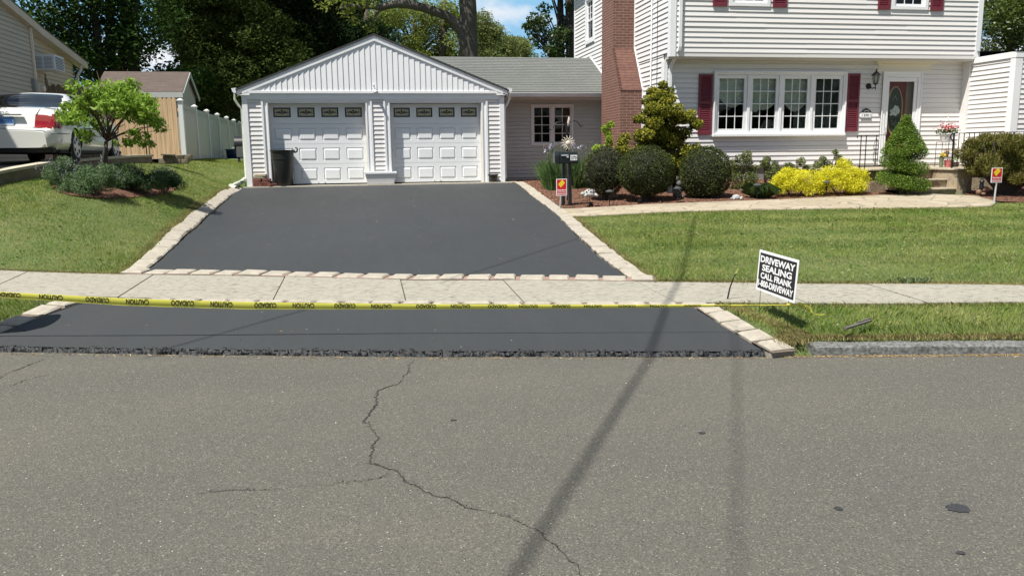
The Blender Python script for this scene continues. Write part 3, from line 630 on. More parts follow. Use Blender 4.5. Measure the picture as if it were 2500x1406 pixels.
_q=np.concatenate(CRK); _q=_q[rng.integers(0,len(_q),420)]+rng.normal(0,.010,(420,2)); _d,_s=frames(420,.05); tag(quads_cloud('crack_crumbs',np.c_[_q,np.full(420,.004)],_d,_s,rng.uniform(.004,.012,420),rng.uniform(.003,.009,420),foliage('crumb',(.03,.028,.025),(.10,.09,.07),.9,0,5,(.4,.36,.28),.1)),kind='stuff')
GRIT=mat('pale_grit',(.5,.48,.43),.8,.2,30)
o=quads_cloud('road_grit',np.c_[x,y,np.full(len(x),.005)],d,s,rng.uniform(.004,.013,len(x)),rng.uniform(.003,.008,len(x)),GRIT); tag(o,kind='stuff')
# ------------------------------------------------------------------ cladding helpers
def sidewall(mb,org,U,Nn,u0,u1,z0,z1,exp=.114,holes=(),lim=None,t=.021,mi=0,phase=0):
    """lap siding on a vertical plane: org point, U along wall, Nn outward; holes=(ua,ub,za,zb); lim(z)->(u0,u1)"""
    org=np.array(org,float); U=np.array(U,float); Nn=np.array(Nn,float); Zv=np.array([0,0,1.])
    z=z0
    while z<z1-1e-4:
        zt=min(z+exp,z1); zm=(z+zt)/2
        a0,a1=(lim(z) if lim else (u0,u1)); b0,b1=(lim(zt) if lim else (u0,u1))
        if a1-a0<.02: z=zt; continue
        segs=[(a0,a1,b0,max(b1,b0))]
        for (ha,hb,hz0,hz1) in holes:
            if hz0<zm<hz1:
                ns=[]
                for s0,s1,r0,r1 in segs:
                    if hb<=s0 or ha>=s1: ns.append((s0,s1,r0,r1)); continue
                    if ha>s0: ns.append((s0,ha,r0,ha))
                    if hb<s1: ns.append((hb,s1,hb,r1))
                segs=ns
        full=[]
        for s0,s1,r0,r1 in segs:
            if s1-s0>3 and not lim:
                q=s0+random.uniform(.8,3.6)
                while q<s1-.5: full.append((s0,q,s0,q)); s0=q; q+=3.66
                full.append((s0,s1,s0,r1))
            else: full.append((s0,s1,r0,r1))
        for s0,s1,r0,r1 in full:
            w=random.uniform(-.0022,.0022); nz_=min(.011,(zt-z)*.3)
            Q=lambda u,zz,o: org+U*u+Zv*zz+Nn*o
            pts=[Q(s0,z,.001),Q(s1,z,.001),Q(s1,z,.030+w),Q(s0,z,.030+w),Q(r1,zt-nz_,.013+w),Q(r0,zt-nz_,.013+w),Q(r1,zt-nz_,.001),Q(r0,zt-nz_,.001),Q(r1,zt,.001),Q(r0,zt,.001)]
            mb.add(pts,[(0,3,2,1),(3,5,4,2),(5,7,6,4),(7,9,8,6),(0,7,5,3),(1,2,4,6)],mi)
        z=zt
def wall_box(mb,org,U,Nn,u0,u1,z0,z1,out0,out1,mi=0):
    org=np.array(org,float); U=np.array(U,float); Nn=np.array(Nn,float)
    vs=[org+U*u+Nn*o+np.array([0,0,z]) for z in (z0,z1) for o in (out0,out1) for u in (u0,u1)]
    mb.add(vs,[(0,2,3,1),(4,5,7,6),(0,1,5,4),(2,6,7,3),(0,4,6,2),(1,3,7,5)],mi)
XU=(1,0,0); FR=(0,-1,0)           # street-facing walls: U=+x, outward=-y
def fbox(mb,x0,x1,z0,z1,y,o0,o1,mi=0): mb.box(x0,x1,y-o1,y-o0,z0,z1,mi)
SHING=None
def shingle_mat(name,c1,c2,axis='X'):
    m,t,b=nodes(name); p=wpos(t); s=t.nodes.new('ShaderNodeSeparateXYZ'); t.links.new(p,s.inputs[0]); c=t.nodes.new('ShaderNodeCombineXYZ')
    t.links.new(s.outputs[axis],c.inputs[0]); t.links.new(s.outputs['Z'],c.inputs[1])
    k=t.nodes.new('ShaderNodeTexBrick'); k.inputs['Scale'].default_value=1; k.inputs['Brick Width'].default_value=.30; k.inputs['Row Height'].default_value=.062; k.inputs['Mortar Size'].default_value=.004
    k.offset=.37; k.inputs['Color1'].default_value=(*c1,1); k.inputs['Color2'].default_value=(*c2,1); k.inputs['Mortar'].default_value=(*[q*.35 for q in c1],1); k.inputs['Mortar Smooth'].default_value=.3
    t.links.new(c.outputs[0],k.inputs['Vector'])
    col=mixc(t,.45,k.outputs['Color'],ramp(t,noise(t,5,6,.7,p),[(.3,c1),(.7,c2)]))
    col=mixc(t,.25,col,ramp(t,noise(t,120,2,.6,p),[(.35,tuple(q*.4 for q in c1)),(.65,tuple(q*1.7 for q in c2))]))
    t.links.new(col,b.inputs['Base Color']); b.inputs['Roughness'].default_value=.9
    bump(t,b,math_(t,'ADD',math_(t,'MULTIPLY',k.outputs['Fac'],-1.),math_(t,'MULTIPLY',noise(t,100,3,.6,p),.3)),.7,.008); return m
SHG=shingle_mat('grey_green_shingles',(.105,.113,.105),(.15,.158,.148)); SHB=shingle_mat('brown_shingles',(.065,.048,.040),(.11,.082,.068)); SHK=shingle_mat('charcoal_shingles',(.03,.03,.032),(.06,.06,.062),'Y')
# ------------------------------------------------------------------ garage
GY=21.45; G=empty('garage',(.33,GY,.86),'white two car garage with ribbed gable and panelled doors at the driveway top','garage')
s=MB(); WH=[(-2.54,.21,.8,3.04),(.50,3.22,.8,3.04)]
sidewall(s,(0,GY,0),XU,FR,-2.87,3.54,.9,3.06,.114,WH)
s.box(-2.95,-2.56,GY,GY+.14,.84,3.2); s.box(.22,.49,GY,GY+.14,.84,3.2); s.box(3.23,3.6,GY,GY+.14,.84,3.2); s.box(-2.56,3.23,GY,GY+.14,2.99,3.2)
s.build('front_wall',SIDE,G)
s=MB(); 
for xx,nx in ((-2.95,-1),(3.6,1)):
    sidewall(s,(xx,GY+.16 if nx>0 else GY+.16,0),(0,1,0),(nx,0,0),0,6.4,.9,3.2,.114)
    s.box(min(xx,xx-nx*.1),max(xx,xx-nx*.1),GY+.14,GY+6.6,.6,3.25)
s.box(-2.95,3.6,GY+6.55,GY+6.65,.6,3.25); s.build('side_wall',SIDE,G)
t=MB(); t.prism([(-3.0,GY-.048,.86),(-2.865,GY-.048,.86),(-2.865,GY,.86),(-2.97,GY,.86),(-2.97,GY+.14,.86),(-3.0,GY+.14,.86)],(0,0,2.27)); t.build('corner_trim',WHITE,G,bevel=.004)
t=MB(); t.prism([(3.54,GY-.048,.86),(3.665,GY-.048,.86),(3.665,GY+.14,.86),(3.635,GY+.14,.86),(3.635,GY,.86),(3.54,GY,.86)],(0,0,2.26)); t.build('corner_trim',WHITE,G,bevel=.004)
# gable of ribbed vertical panels
AX,AZ,EL,EZ=.33,4.63,-3.09,3.27; sl=(AZ-EZ)/(AX-EL); ER=3.75
def rake(x): return AZ-sl*abs(x-AX)
m_=MB(); w=.139; x=-2.85; k=0
while x<3.5:
    x1=min(x+w,3.5); y0=GY-.070; y1=GY-.088
    xm=AX if x<AX<x1 else None
    xs_=[x,x1] if xm is None else [x,xm,x1]
    for a,b in zip(xs_[:-1],xs_[1:]):
        fa,fb=(a-x)/w,(b-x)/w; ya=y0+(y1-y0)*fa; yb=y0+(y1-y0)*fb
        za,zb=rake(a)-.13,rake(b)-.13
        if max(za,zb)>3.24: m_.quad((a,ya,3.2),(b,yb,3.2),(b,yb,max(zb,3.2)),(a,ya,max(za,3.2)))
    zb=rake(x1)-.13
    if zb>3.24: m_.quad((x1,y1,3.2),(x1,y0+.006,3.2),(x1,y0+.006,zb),(x1,y1,zb))
    x+=w
m_.prism([(-2.9,GY-.066,3.2),(3.55,GY-.066,3.2),(AX,GY-.066,AZ-.1)],(0,.16,0)); m_.build('gable_panel',WHITE,G)
t=MB()
for sx,xe in ((-1,EL),(1,ER)):
    # upper fascia + lower rake trim
    def q(x,dz): return (x,GY-.07,rake(x)+dz)
    t.prism([(AX,GY-.093,AZ-.02),(xe,GY-.093,rake(xe)-.02),(xe,GY-.093,rake(xe)-.12),(AX,GY-.093,AZ-.12)][::sx],(0,.05,0))
    t.prism([(AX,GY-.105,AZ-.10),(xe+sx*-.12,GY-.105,rake(xe-sx*.12)-.10),(xe-sx*.12,GY-.105,rake(xe-sx*.12)-.155),(AX,GY-.105,AZ-.155)][::sx],(0,.09,0))
    t.prism([(xe+.0*sx,GY-.11,rake(xe)-.15),(xe-sx*.02,GY-.11,3.13),(xe-sx*.30,GY-.11,3.13),(xe-sx*.30,GY-.11,rake(xe-sx*.3)-.18)][::sx],(0,.10,0))
t.build('rake_trim',WHITE,G)
t=MB(); fbox(t,-2.81,3.46,3.175,3.235,GY,-.0,.105); fbox(t,-2.81,3.46,3.155,3.175,GY,0,.09); fbox(t,-2.865,3.54,3.035,3.155,GY,-.0,.066); t.build('frieze_trim',WHITE,G,bevel=.004)
r=MB()
for sx,xe in ((-1,EL-.03),(1,ER+.03)):
    r.prism([(AX,GY-.125,AZ+.022),(AX,GY-.125,AZ-.015),(xe,GY-.125,rake(xe)-.015),(xe,GY-.125,rake(xe)+.022)][::-sx],(0,6.9,0))
r.build('roof',SHK,G)
# door casings
for (x0,x1) in ((-2.54,.21),(.50,3.22)):
    c=MB()
    for a,b in ((x0,x0+.05),(x1-.05,x1)): fbox(c,a,b,.87,3.033,GY,-.1,.05)
    fbox(c,x0+.05,x1-.05,2.985,3.033,GY,-.1,.044)
    fbox(c,x0+.05,x0+.125,.87,2.985,GY,-.12,.02); fbox(c,x1-.125,x1-.05,.87,2.985,GY,-.12,.02); fbox(c,x0+.125,x1-.125,2.94,2.985,GY,-.12,.02)
    fbox(c,x0+.125,x0+.16,.87,2.94,GY,-.12,.038); fbox(c,x1-.16,x1-.125,.87,2.94,GY,-.12,.038)
    c.build('door_casing',WHITE,G,bevel=.003)
    j=MB(); j.box(x0+.16,x0+.18,GY+.02,GY+.22,.87,2.96); j.box(x1-.18,x1-.16,GY+.02,GY+.22,.87,2.96); j.box(x0+.16,x1-.16,GY+.02,GY+.22,2.94,2.965); j.build('door_jamb',TRIMG,G)
def raised(mb,x0,x1,z0,z1,y,b=.05,d=.026):
    """raised field: groove then bevelled panel"""
    a=[(x0,y,z0),(x1,y,z0),(x1,y,z1),(x0,y,z1)]; g=[(x0+.012,y+d*.8,z0+.012),(x1-.012,y+d*.8,z0+.012),(x1-.012,y+d*.8,z1-.012),(x0+.012,y+d*.8,z1-.012)]
    e=b; f=[(x0+e,y-d*.4,z0+e),(x1-e,y-d*.4,z0+e),(x1-e,y-d*.4,z1-e),(x0+e,y-d*.4,z1-e)]
    mb.add(a+g+f,[(0,1,5,4),(1,2,6,5),(2,3,7,6),(3,0,4,7),(4,5,9,8),(5,6,10,9),(6,7,11,10),(7,4,8,11),(8,9,10,11)])
LEAD=mat('leaded_black',(.012,.013,.013),.35,.2,30); FROST=mat('frosted_cream_glass',(.42,.39,.25),.35,.12,9); BEVG=mat('bevelled_dark_glass',(.02,.03,.028),.12,.3,8)
def door(x0,x1,z0,z1):
    y=GY+.19; d=MB(); H=(z1-z0)/4; Wc=(x1-x0)/4
    for r in range(4):
        a=z0+r*H; b=a+H-.006
        # section face with rectangular apertures for the panels
        ins=(.075,.075,.085,.10) if r<3 else (.06,.06,.14,.075)
        xs=[x0]
        for c in range(4): xs+= [x0+c*Wc+ins[0],x0+(c+1)*Wc-ins[1]]
        xs.append(x1); zs=[a,a+ins[2],b-ins[3],b]
        for i in range(len(xs)-1):
            for j in range(3):
                if j==1 and i%2==1:
                    if r<3: raised(d,xs[i],xs[i+1],zs[1],zs[2],y)
                    continue
                d.quad((xs[i],y,zs[j]),(xs[i+1],y,zs[j]),(xs[i+1],y,zs[j+1]),(xs[i],y,zs[j+1]))
        d.quad((x0,y,b),(x1,y,b),(x1,y+.02,b+.003),(x0,y+.02,b+.003)); d.quad((x0,y+.02,b+.003),(x1,y+.02,b+.003),(x1,y,b+.006),(x0,y,b+.006))
        if r==0:
            for q in range(1): pass
    d.box(x0,x1,y+.03,y+.05,z0,z1); do=d.build('garage_door',DOORW,G)
    a=z0+3*H; b=a+H-.006
    for c in range(4):
        xa,xb=x0+c*Wc+.06,x0+(c+1)*Wc-.06; za,zb=a+.14,b-.075; w=MB()
        for (p,q,r_,s_) in ((xa,xb,za,za+.022),(xa,xb,zb-.022,zb),(xa,xa+.022,za+.022,zb-.022),(xb-.022,xb,za+.022,zb-.022)): w.box(p,q,y-.012,y+.02,r_,s_,0)
        xa+=.022;xb-=.022;za+=.022;zb-=.022
        w.quad((xa,y+.008,za),(xb,y+.008,za),(xb,y+.008,zb),(xa,y+.008,zb),1)
        bw=.036; yy=y+.006
        for (p,q,r_,s_) in ((xa,xb,za,za+bw),(xa,xb,zb-bw,zb),(xa,xa+bw,za+bw,zb-bw),(xb-bw,xb,za+bw,zb-bw)): w.box(p,q,yy-.002,yy,r_,s_,2)
        xc,zc=(xa+xb)/2,(za+zb)/2; yy=y+.003
        for fx in (-.16,0,.16): w.box(xc+fx*.8-.002,xc+fx*.8+.002,yy-.001,yy+.001,za,zb,2)
        w.box(xa,xb,yy-.001,yy+.001,zc-.002,zc+.002,2)
        def blob(pts): w.add([(xc+px,yy-.003,zc+pz) for px,pz in pts],[tuple(range(len(pts)))],2)
        for sg in (-1,1):
            P_=[(0.02,.004),(.05,.026),(.085,.026),(.12,.008),(.15,.010),(.175,-.002),(.15,-.012),(.12,-.008),(.09,-.02),(.05,-.016)]
            pts=[(sg*a_,b_) for a_,b_ in P_]; blob(pts if sg<0 else pts[::-1])
            pts=[(sg*a_,b_) for a_,b_ in [(.0,-.012),(.03,-.008),(.07,-.026),(.03,-.03),(0,-.044)]]; blob(pts if sg<0 else pts[::-1])
        blob([(0,.006),(-.034,.03),(-.018,.052),(0,.06),(.018,.052),(.034,.03)])
        w.build('window',[WHITE,FROST,LEAD],do)
    xc=(x0+x1)/2
    for sx in (-.06,.06): h=MB(); h.bar((xc+sx,y-.012,z0+.03),(xc+sx*1.6,y-.012,z0+.065),.008,.012); h.build('lift_handle',TRIMG,do)
door(-2.36,.03,.905,2.945); door(.68,3.04,.90,2.935)
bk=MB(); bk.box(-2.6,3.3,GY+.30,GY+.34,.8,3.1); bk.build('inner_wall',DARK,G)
# flood light on gable, gutters, downspouts
l=MB(); l.lathe([(.03,0),(.035,.02),(.02,.03)],(.29,GY-.11,3.27),10,ax='Y'); l.tube([(.29,GY-.10,3.27),(.29,GY-.14,3.31),(.28,GY-.14,3.36)],.012,6); l.ball((.28,GY-.15,3.385),(.03,.035,.03)); l.tube([(.30,GY-.12,3.25),(.33,GY-.2,3.19)],[.028,.04],8); l.ball((.24,GY-.14,3.30),(.015,.015,.015)); l.build('flood_light',METAL,G,smooth=40)
def gutter(name,a,b,par,m=METAL,r=.065):
    g=MB(); a=np.array(a,float); b=np.array(b,float); d=(b-a)/np.linalg.norm(b-a); sd_=np.array([d[1],-d[0],0])
    pf=[(0,.07),(0,-.05),(.05,-.055),(.085,-.03),(.1,.02),(.115,.055),(.10,.06),(.09,.02),(.07,-.02),(.015,-.035),(.015,.07)]
    vs=[p+sd_*o+np.array([0,0,z]) for p in (a,b) for o,z in pf]; n=len(pf)
    g.add(vs,[(i,(i+1)%n,n+(i+1)%n,n+i) for i in range(n)]+[tuple(range(6))[::-1]+(),tuple(range(n,n+6))]); return g.build(name,m,par)
gl=gutter('gutter',(EL-.02,GY+6.6,3.24),(EL-.02,GY-.1,3.24),G); 
# profile mirrored for left eave
gl.scale=(1,1,1)
gr=gutter('gutter',(ER+.02,GY-.1,3.25),(ER+.02,GY+.9,3.25),G)
d=MB(); d.tube([(EL-.07,GY+.1,3.2),(EL-.09,GY+.1,3.05),(EL-.02,GY+.1,2.9),(-3.03,GY+.1,2.82),(-3.03,GY+.1,1.08),(-3.08,GY+.02,1.0)],.035,8); d.build('downspout',PIPEG,G,smooth=60)
d=MB(); d.tube([(ER+.07,GY+.1,3.2),(ER+.08,GY+.1,3.06),(3.78,GY+.12,2.92),(3.70,GY+.12,2.82),(3.70,GY+.12,.95)],.033,8); d.build('downspout',METAL,G,smooth=60)
# ------------------------------------------------------------------ main house
HY=18.1; LY=18.46; HX=7.0; HR=15.0
H=empty('house',(HX,LY,.9),'white sided colonial house with overhanging upper storey, maroon shutters and brick chimney','house')
# facade holes
W1=(8.38,9.40,4.90,6.3); W2=(12.52,13.5,4.90,6.3)
s=MB(); sidewall(s,(0,HY,0),XU,FR,HX+.12,HR-.12,3.87,6.9,.1145,[W1,W2])
s.box(HX,W1[0],HY,HY+.1,3.77,6.9); s.box(W1[1],W2[0],HY,HY+.1,3.77,6.9); s.box(W2[1],HR,HY,HY+.1,3.77,6.9); s.box(W1[0],W1[1],HY,HY+.1,3.77,4.9); s.box(W2[0],W2[1],HY,HY+.1,3.77,4.9)
fbox(s,HX,HR,3.77,3.87,HY,0,.02); s.build('upper_wall',SIDE,H)
BW=(8.22,11.66,1.97,3.46); DR_=(12.66,13.75,1.2,3.48)
s=MB(); sidewall(s,(0,LY,0),XU,FR,HX+.06,14.95,1.26,3.77,.1145,[BW,DR_])
for a,b,c,d in ((HX,8.3,1.2,3.77),(11.6,12.72,1.2,3.77),(13.7,14.98,1.2,3.77),(8.3,11.6,1.2,2.05),(8.3,11.6,3.4,3.77),(12.72,13.7,3.4,3.77)): s.box(a,b,LY,LY+.1,c,d)
s.build('lower_wall',SIDE,H)
f=MB(); f.box(HX+.03,15,LY+.03,LY+.3,.3,1.26); f.box(HX+.03,HX+.3,LY+.3,26.7,.3,1.3); f.build('foundation',mat('foundation_concrete',(.25,.24,.22),.9,.2,4,.5,50),H)
s=MB(); s.box(HX,HR,HY+.02,LY+.1,3.73,3.77); s.build('soffit',SOFF,H)
# side (gable) wall, faces left
SW=(24.35,25.32,4.95,6.35)
RP=lambda y:4.49-.475*abs(24.81-y)
s=MB(); sidewall(s,(HX,0,0),(0,1,0),(-1,0,0),HY+.12,26.68,3.87,6.9,.1145,[SW]); sidewall(s,(HX+.005,0,0),(0,1,0),(-1,0,0),LY+.06,26.68,1.3,3.87,.1145)
s.box(HX+.02,HX+.12,HY+.1,SW[0],3.77,6.9); s.box(HX+.02,HX+.12,SW[1],26.75,3.77,6.9); s.box(HX+.02,HX+.12,SW[0],SW[1],3.77,4.95); s.box(HX+.02,HX+.12,LY+.1,26.75,1.2,3.77); s.build('side_wall',SIDE,H)
s=MB(); s.box(14.88,15,HY+.1,26.75,1.2,6.9); s.box(HX+.12,14.88,26.65,26.75,1.2,6.9); s.build('rear_wall',SIDE,H)
s=MB(); s.prism([(HX-.3,HY-.35,6.85),(HX-.3,22.4,8.9),(HX-.3,27.1,6.85)],(8.6,0,0)); s.build('roof',SHG,H)
t=MB()
def ltrim(poly,z0,z1):
    t=MB(); t.prism([(p[0],p[1],z0) for p in poly],(0,0,z1-z0)); t.build('corner_trim',WHITE,H,bevel=.004)
ltrim([(HX-.040,HY-.042),(HX+.105,HY-.042),(HX+.105,HY),(HX,HY),(HX,HY+.115),(HX-.040,HY+.115)],3.76,6.9)
ltrim([(HR-.12,HY-.040),(HR+.02,HY-.040),(HR+.02,HY+.12),(HR,HY+.12),(HR,HY),(HR-.12,HY)],3.82,6.9)
ltrim([(HX-.038,LY-.042),(HX+.055,LY-.042),(HX+.055,LY),(HX,LY),(HX,LY+.13),(HX-.038,LY+.13)],1.2,3.73)
ltrim([(HX-.038,26.66),(HX,26.66),(HX,26.76),(HX-.038,26.76)],1.2,6.9)
p=MB(); p.tube([(HX-.05,19.27,6.9),(HX-.05,19.27,3.4),(HX-.05,19.27,1.4)],.022,8); p.box(HX-.06,HX,19.235,19.305,5.0,5.02); p.box(HX-.06,HX,19.235,19.305,3.6,3.62); p.build('conduit_pipe',WHITE,H,smooth=60)
p=MB(); p.tube([(HX-.03,18.88,6.9),(HX-.035,18.92,5),(HX-.03,18.9,3.6),(HX-.03,18.93,1.6)],.006,5); p.build('service_wire',BLACK,H)
dsp=MB()
def flat_pipe(mb,pts,w=.075,d=.055):
    for a,b in zip(pts[:-1],pts[1:]):
        a=np.array(a,float); b=np.array(b,float); e=(b-a)/np.linalg.norm(b-a)*.012; mb.bar(a-e,b+e,w,d,0,upv=(0,1,0))
flat_pipe(dsp,[(7.20,HY-.055,6.8),(7.20,HY-.055,3.98),(7.19,HY-.04,3.90),(7.13,LY-.07,3.60),(7.12,LY-.05,3.5),(7.12,LY-.05,1.3)]); dsp.build('downspout',METAL,H,bevel=.006)
# windows
def glass_grid(mb,x0,x1,z0,z1,y,nc,nr,w=.018,mi=0,d=.012):
    for i in range(1,nc): xx=x0+(x1-x0)*i/nc; mb.box(xx-w/2,xx+w/2,y-d,y,z0,z1,mi)
    for j in range(1,nr): zz=z0+(z1-z0)*j/nr; mb.box(x0,x1,y-d*.9,y-.001,zz-w/2,zz+w/2,mi)
def pane(par,x0,x1,z0,z1,y,m=GLASS):
    g=MB(); g.quad((x0,y,z0),(x1,y,z0),(x1,y,z1),(x0,y,z1)); return g.build('glass',m,par)
def ring(mb,x0,x1,z0,z1,w,y0,y1,mi=0,wb=None,wt=None):
    wb=wb or w; wt=wt or w
    mb.box(x0,x1,y0,y1,z0,z0+wb,mi); mb.box(x0,x1,y0,y1,z1-wt,z1,mi); mb.box(x0,x0+w,y0,y1,z0+wb,z1-wt,mi); mb.box(x1-w,x1,y0,y1,z0+wb,z1-wt,mi)
# picture window of four casements
w=MB(); ring(w,*BW,.07,LY-.075,LY+.06,0,.09,.06); ring(w,BW[0]-.01,BW[1]+.01,BW[2]-.04,BW[3]+.02,.035,LY-.10,LY-.02)
w.box(BW[0]-.02,BW[1]+.02,LY-.125,LY-.02,BW[2]-.02,BW[2]+.035)
xs=np.linspace(BW[0]+.07,BW[1]-.07,5)
for q in xs[1:-1]: w.box(q-.035,q+.035,LY-.06,LY+.05,BW[2]+.09,BW[3]-.06)
win=w.build('picture_window',WHITE,H,bevel=.004)
for i in range(4):
    a,b=xs[i]+(.035 if i else 0),xs[i+1]-(.035 if i<3 else 0); f=MB(); z0,z1=BW[2]+.09,BW[3]-.06
    ring(f,a+.003,b-.003,z0+.003,z1-.003,.075,LY-.035,LY+.02,0,.07,.085); glass_grid(f,a+.078,b-.078,z0+.073,z1-.088,LY-.008,3,4); f.build('window_frame',WHITE,win,bevel=.003)
    pane(win,a+.075,b-.075,z0+.07,z1-.085,LY)
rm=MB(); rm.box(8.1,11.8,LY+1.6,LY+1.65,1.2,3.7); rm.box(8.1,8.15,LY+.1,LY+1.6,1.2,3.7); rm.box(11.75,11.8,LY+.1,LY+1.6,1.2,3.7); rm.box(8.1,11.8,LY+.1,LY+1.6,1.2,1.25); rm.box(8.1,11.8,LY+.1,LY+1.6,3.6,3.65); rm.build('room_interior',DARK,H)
# balloon swags
c=MB(); tops=BW[3]-.1
def swag(x0,x1,drop,rows=12,cols=20,amp=.05,yy=LY+.10,z_top=tops,sheer=False):
    vs=[];fs=[]
    for j in range(rows+1):
        for i in range(cols+1):
            u=i/cols; v=j/rows; sag=math.sin(math.pi*u)
            z=z_top-v*(drop*.45+drop*.55*sag); y=yy+.03*math.sin(v*15+sag*4)+.02*math.sin(u*9)
            vs.append((x0+(x1-x0)*u,y,z))
    for j in range(rows):
        for i in range(cols):
            k=j*(cols+1)+i; fs.append((k,k+1,k+cols+2,k+cols+1))
    c.add(vs,fs)
swag(8.3,9.22,.72); swag(9.05,10.1,.78); swag(9.95,10.85,.82); c.build('curtain',CURT,H,smooth=True)
c=MB(); n=70; vs=[]
for i in range(n+1):
    u=i/n; x=10.45+1.15*u; y=LY+.22+.035*math.sin(u*55)+.02*math.sin(u*23)
    vs+= [(x,y,2.0),(x+.05*math.sin(u*3),y-.02,3.3)]
c.add(vs,[(2*i,2*i+2,2*i+3,2*i+1) for i in range(n)]); c.build('sheer_curtain',mat('sheer_cloth',(.16,.18,.17),.9,.25,5,wscale=(1,1,6)),H,smooth=True)
o_=MB(); pts=[]
for q in range(14): a_=q/14*6.283; pts.append((9.37+.09*math.cos(a_)*(1-.3*math.sin(a_)),LY+.09,2.68+.15*math.sin(a_)))
o_.prism(pts,(0,.012,0)); o_.build('window_hanging',CURT,H)
o_=MB(); 
for q in range(9): zc=2.1+.03*q; o_.tube([(9.55+.02*q,LY+.3,zc-.03),(9.75,LY+.28,zc+.04-.01*q*.3),(10.05,LY+.3,zc-.0)],.006,5)
o_.build('basket',TRIMG,H)
# shutters
def shutter(x0,x1,z0,z1,y,full=True):
    m=MB(); t=.03; ring(m,x0,x1,z0,z1,.05,y-.06,y-.030,0,.075,.06)
    mid=z0+(z1-z0)*.53; m.box(x0+.05,x1-.05,y-.06,y-.03,mid-.035,mid+.035)
    for a,b in ((z0+.075,mid-.035),(mid+.035,z1-.06)):
        n=int((b-a)/.042)
        for i in range(n):
            zc=a+(i+.5)*(b-a)/n; m.add([(x0+.05,y-.057,zc-.016),(x1-.05,y-.057,zc-.016),(x1-.05,y-.037,zc+.016),(x0+.05,y-.037,zc+.016),(x0+.05,y-.050,zc-.018),(x1-.05,y-.050,zc-.018)],[(0,1,2,3),(4,5,1,0)])
    m.box(x0+.04,x1-.04,y-.036,y-.031,z0+.05,z1-.05); return m.build('shutter',MAROON,H,bevel=.002)
shutter(7.84,8.185,2.0,3.41,LY); shutter(11.70,12.04,2.05,3.44,LY)
for (a,b) in ((7.98,8.33),(9.46,9.81),(12.16,12.48),(13.56,13.9)): shutter(a,b,4.885,6.35,HY)
for Wn in (W1,W2):
    w=MB(); ring(w,Wn[0]-.0,Wn[1]+.0,Wn[2],Wn[3],.09,HY-.05,HY+.06,0,.08,.08); ring(w,Wn[0]+.09,Wn[1]-.09,Wn[2]+.08,Wn[3]-.08,.055,HY-.01,HY+.04); glass_grid(w,Wn[0]+.145,Wn[1]-.145,Wn[2]+.135,Wn[3]-.135,HY+.02,3,4)
    wo=w.build('upper_window',WHITE,H,bevel=.003); pane(wo,Wn[0]+.14,Wn[1]-.14,Wn[2]+.13,Wn[3]-.13,HY+.025,GLASSD)
    k=MB(); k.box(Wn[0]-.1,Wn[1]+.1,HY+.5,HY+.52,Wn[2]-.2,Wn[3]+.2); k.build('blind',mat('blind_%d'%int(Wn[0]),(.10,.11,.13),.8,.2,4),wo)
# side window in plane x=HX
def sideframe(mb,y0,y1,z0,z1,w,x0,x1,wb=None):
    wb=wb or w
    mb.box(x0,x1,y0,y1,z0,z0+wb); mb.box(x0,x1,y0,y1,z1-w,z1); mb.box(x0,x1,y0,y0+w,z0+wb,z1-w); mb.box(x0,x1,y1-w,y1,z0+wb,z1-w)
w=MB(); sideframe(w,SW[0],SW[1],SW[2],SW[3],.1,HX-.06,HX+.07,.12); sideframe(w,SW[0]+.1,SW[1]-.1,SW[2]+.12,SW[3]-.1,.045,HX+.0,HX+.05)
w.box(HX-.005,HX+.05,SW[0]+.1,SW[1]-.1,5.62,5.68)
for q in (.33,.66): yy=SW[0]+.1+(SW[1]-SW[0]-.2)*q; w.box(HX+.01,HX+.03,yy-.009,yy+.009,5.6,6.3)
for zz in (5.85,6.05): w.box(HX+.012,HX+.028,SW[0]+.1,SW[1]-.1,zz-.009,zz+.009)
wo=w.build('side_window',WHITE,H,bevel=.003); g=MB(); g.quad((HX+.03,SW[1]-.14,SW[2]+.16),(HX+.03,SW[0]+.14,SW[2]+.16),(HX+.03,SW[0]+.14,SW[3]-.14),(HX+.03,SW[1]-.14,SW[3]-.14)); g.build('glass',GLASSD,wo)
k=MB(); k.box(HX+.5,HX+.52,24,25.7,4.6,6.6); k.build('blind',CURT,wo)
# chimney
BRX=brickmat('brick_front_shaded','X',(.12,.050,.034),(.17,.078,.054),(.34,.24,.19)); BRY=brickmat('brick_side_lit','Y',(.145,.056,.038),(.20,.085,.06),(.38,.26,.20)); BRC=brickmat('brick_shoulder','X',(.115,.046,.033),(.165,.075,.054),(.045,.026,.02),bw=.30,bh=.068,mo=.010)  # front brick darker, side brick lighter: shade and sun put into the colours
cx=6.40; c=MB(); yf1,yf2,yb=20.60,19.92,21.62
c.quad((cx,yf2,.6),(HX,yf2,.6),(HX,yf2,3.16),(cx,yf2,3.16),0); c.quad((cx,yf1,4.24),(HX,yf1,4.24),(HX,yf1,8.6),(cx,yf1,8.6),0); c.quad((cx-.01,yf2-.015,3.16),(HX,yf2-.015,3.16),(HX,yf1-.015,4.25),(cx-.01,yf1-.015,4.25),2)
c.add([(cx,yf2,.6),(cx,yf2,3.16),(cx,yf1,4.24),(cx,yf1,8.6),(cx,yb,8.6),(cx,yb,.6)],[(5,4,3,2,1,0)[::-1]],1); c.quad((HX,yb,.6),(cx,yb,.6),(cx,yb,8.6),(HX,yb,8.6),0); c.quad((cx,yf1,8.6),(HX,yf1,8.6),(HX,yb,8.6),(cx,yb,8.6),0)
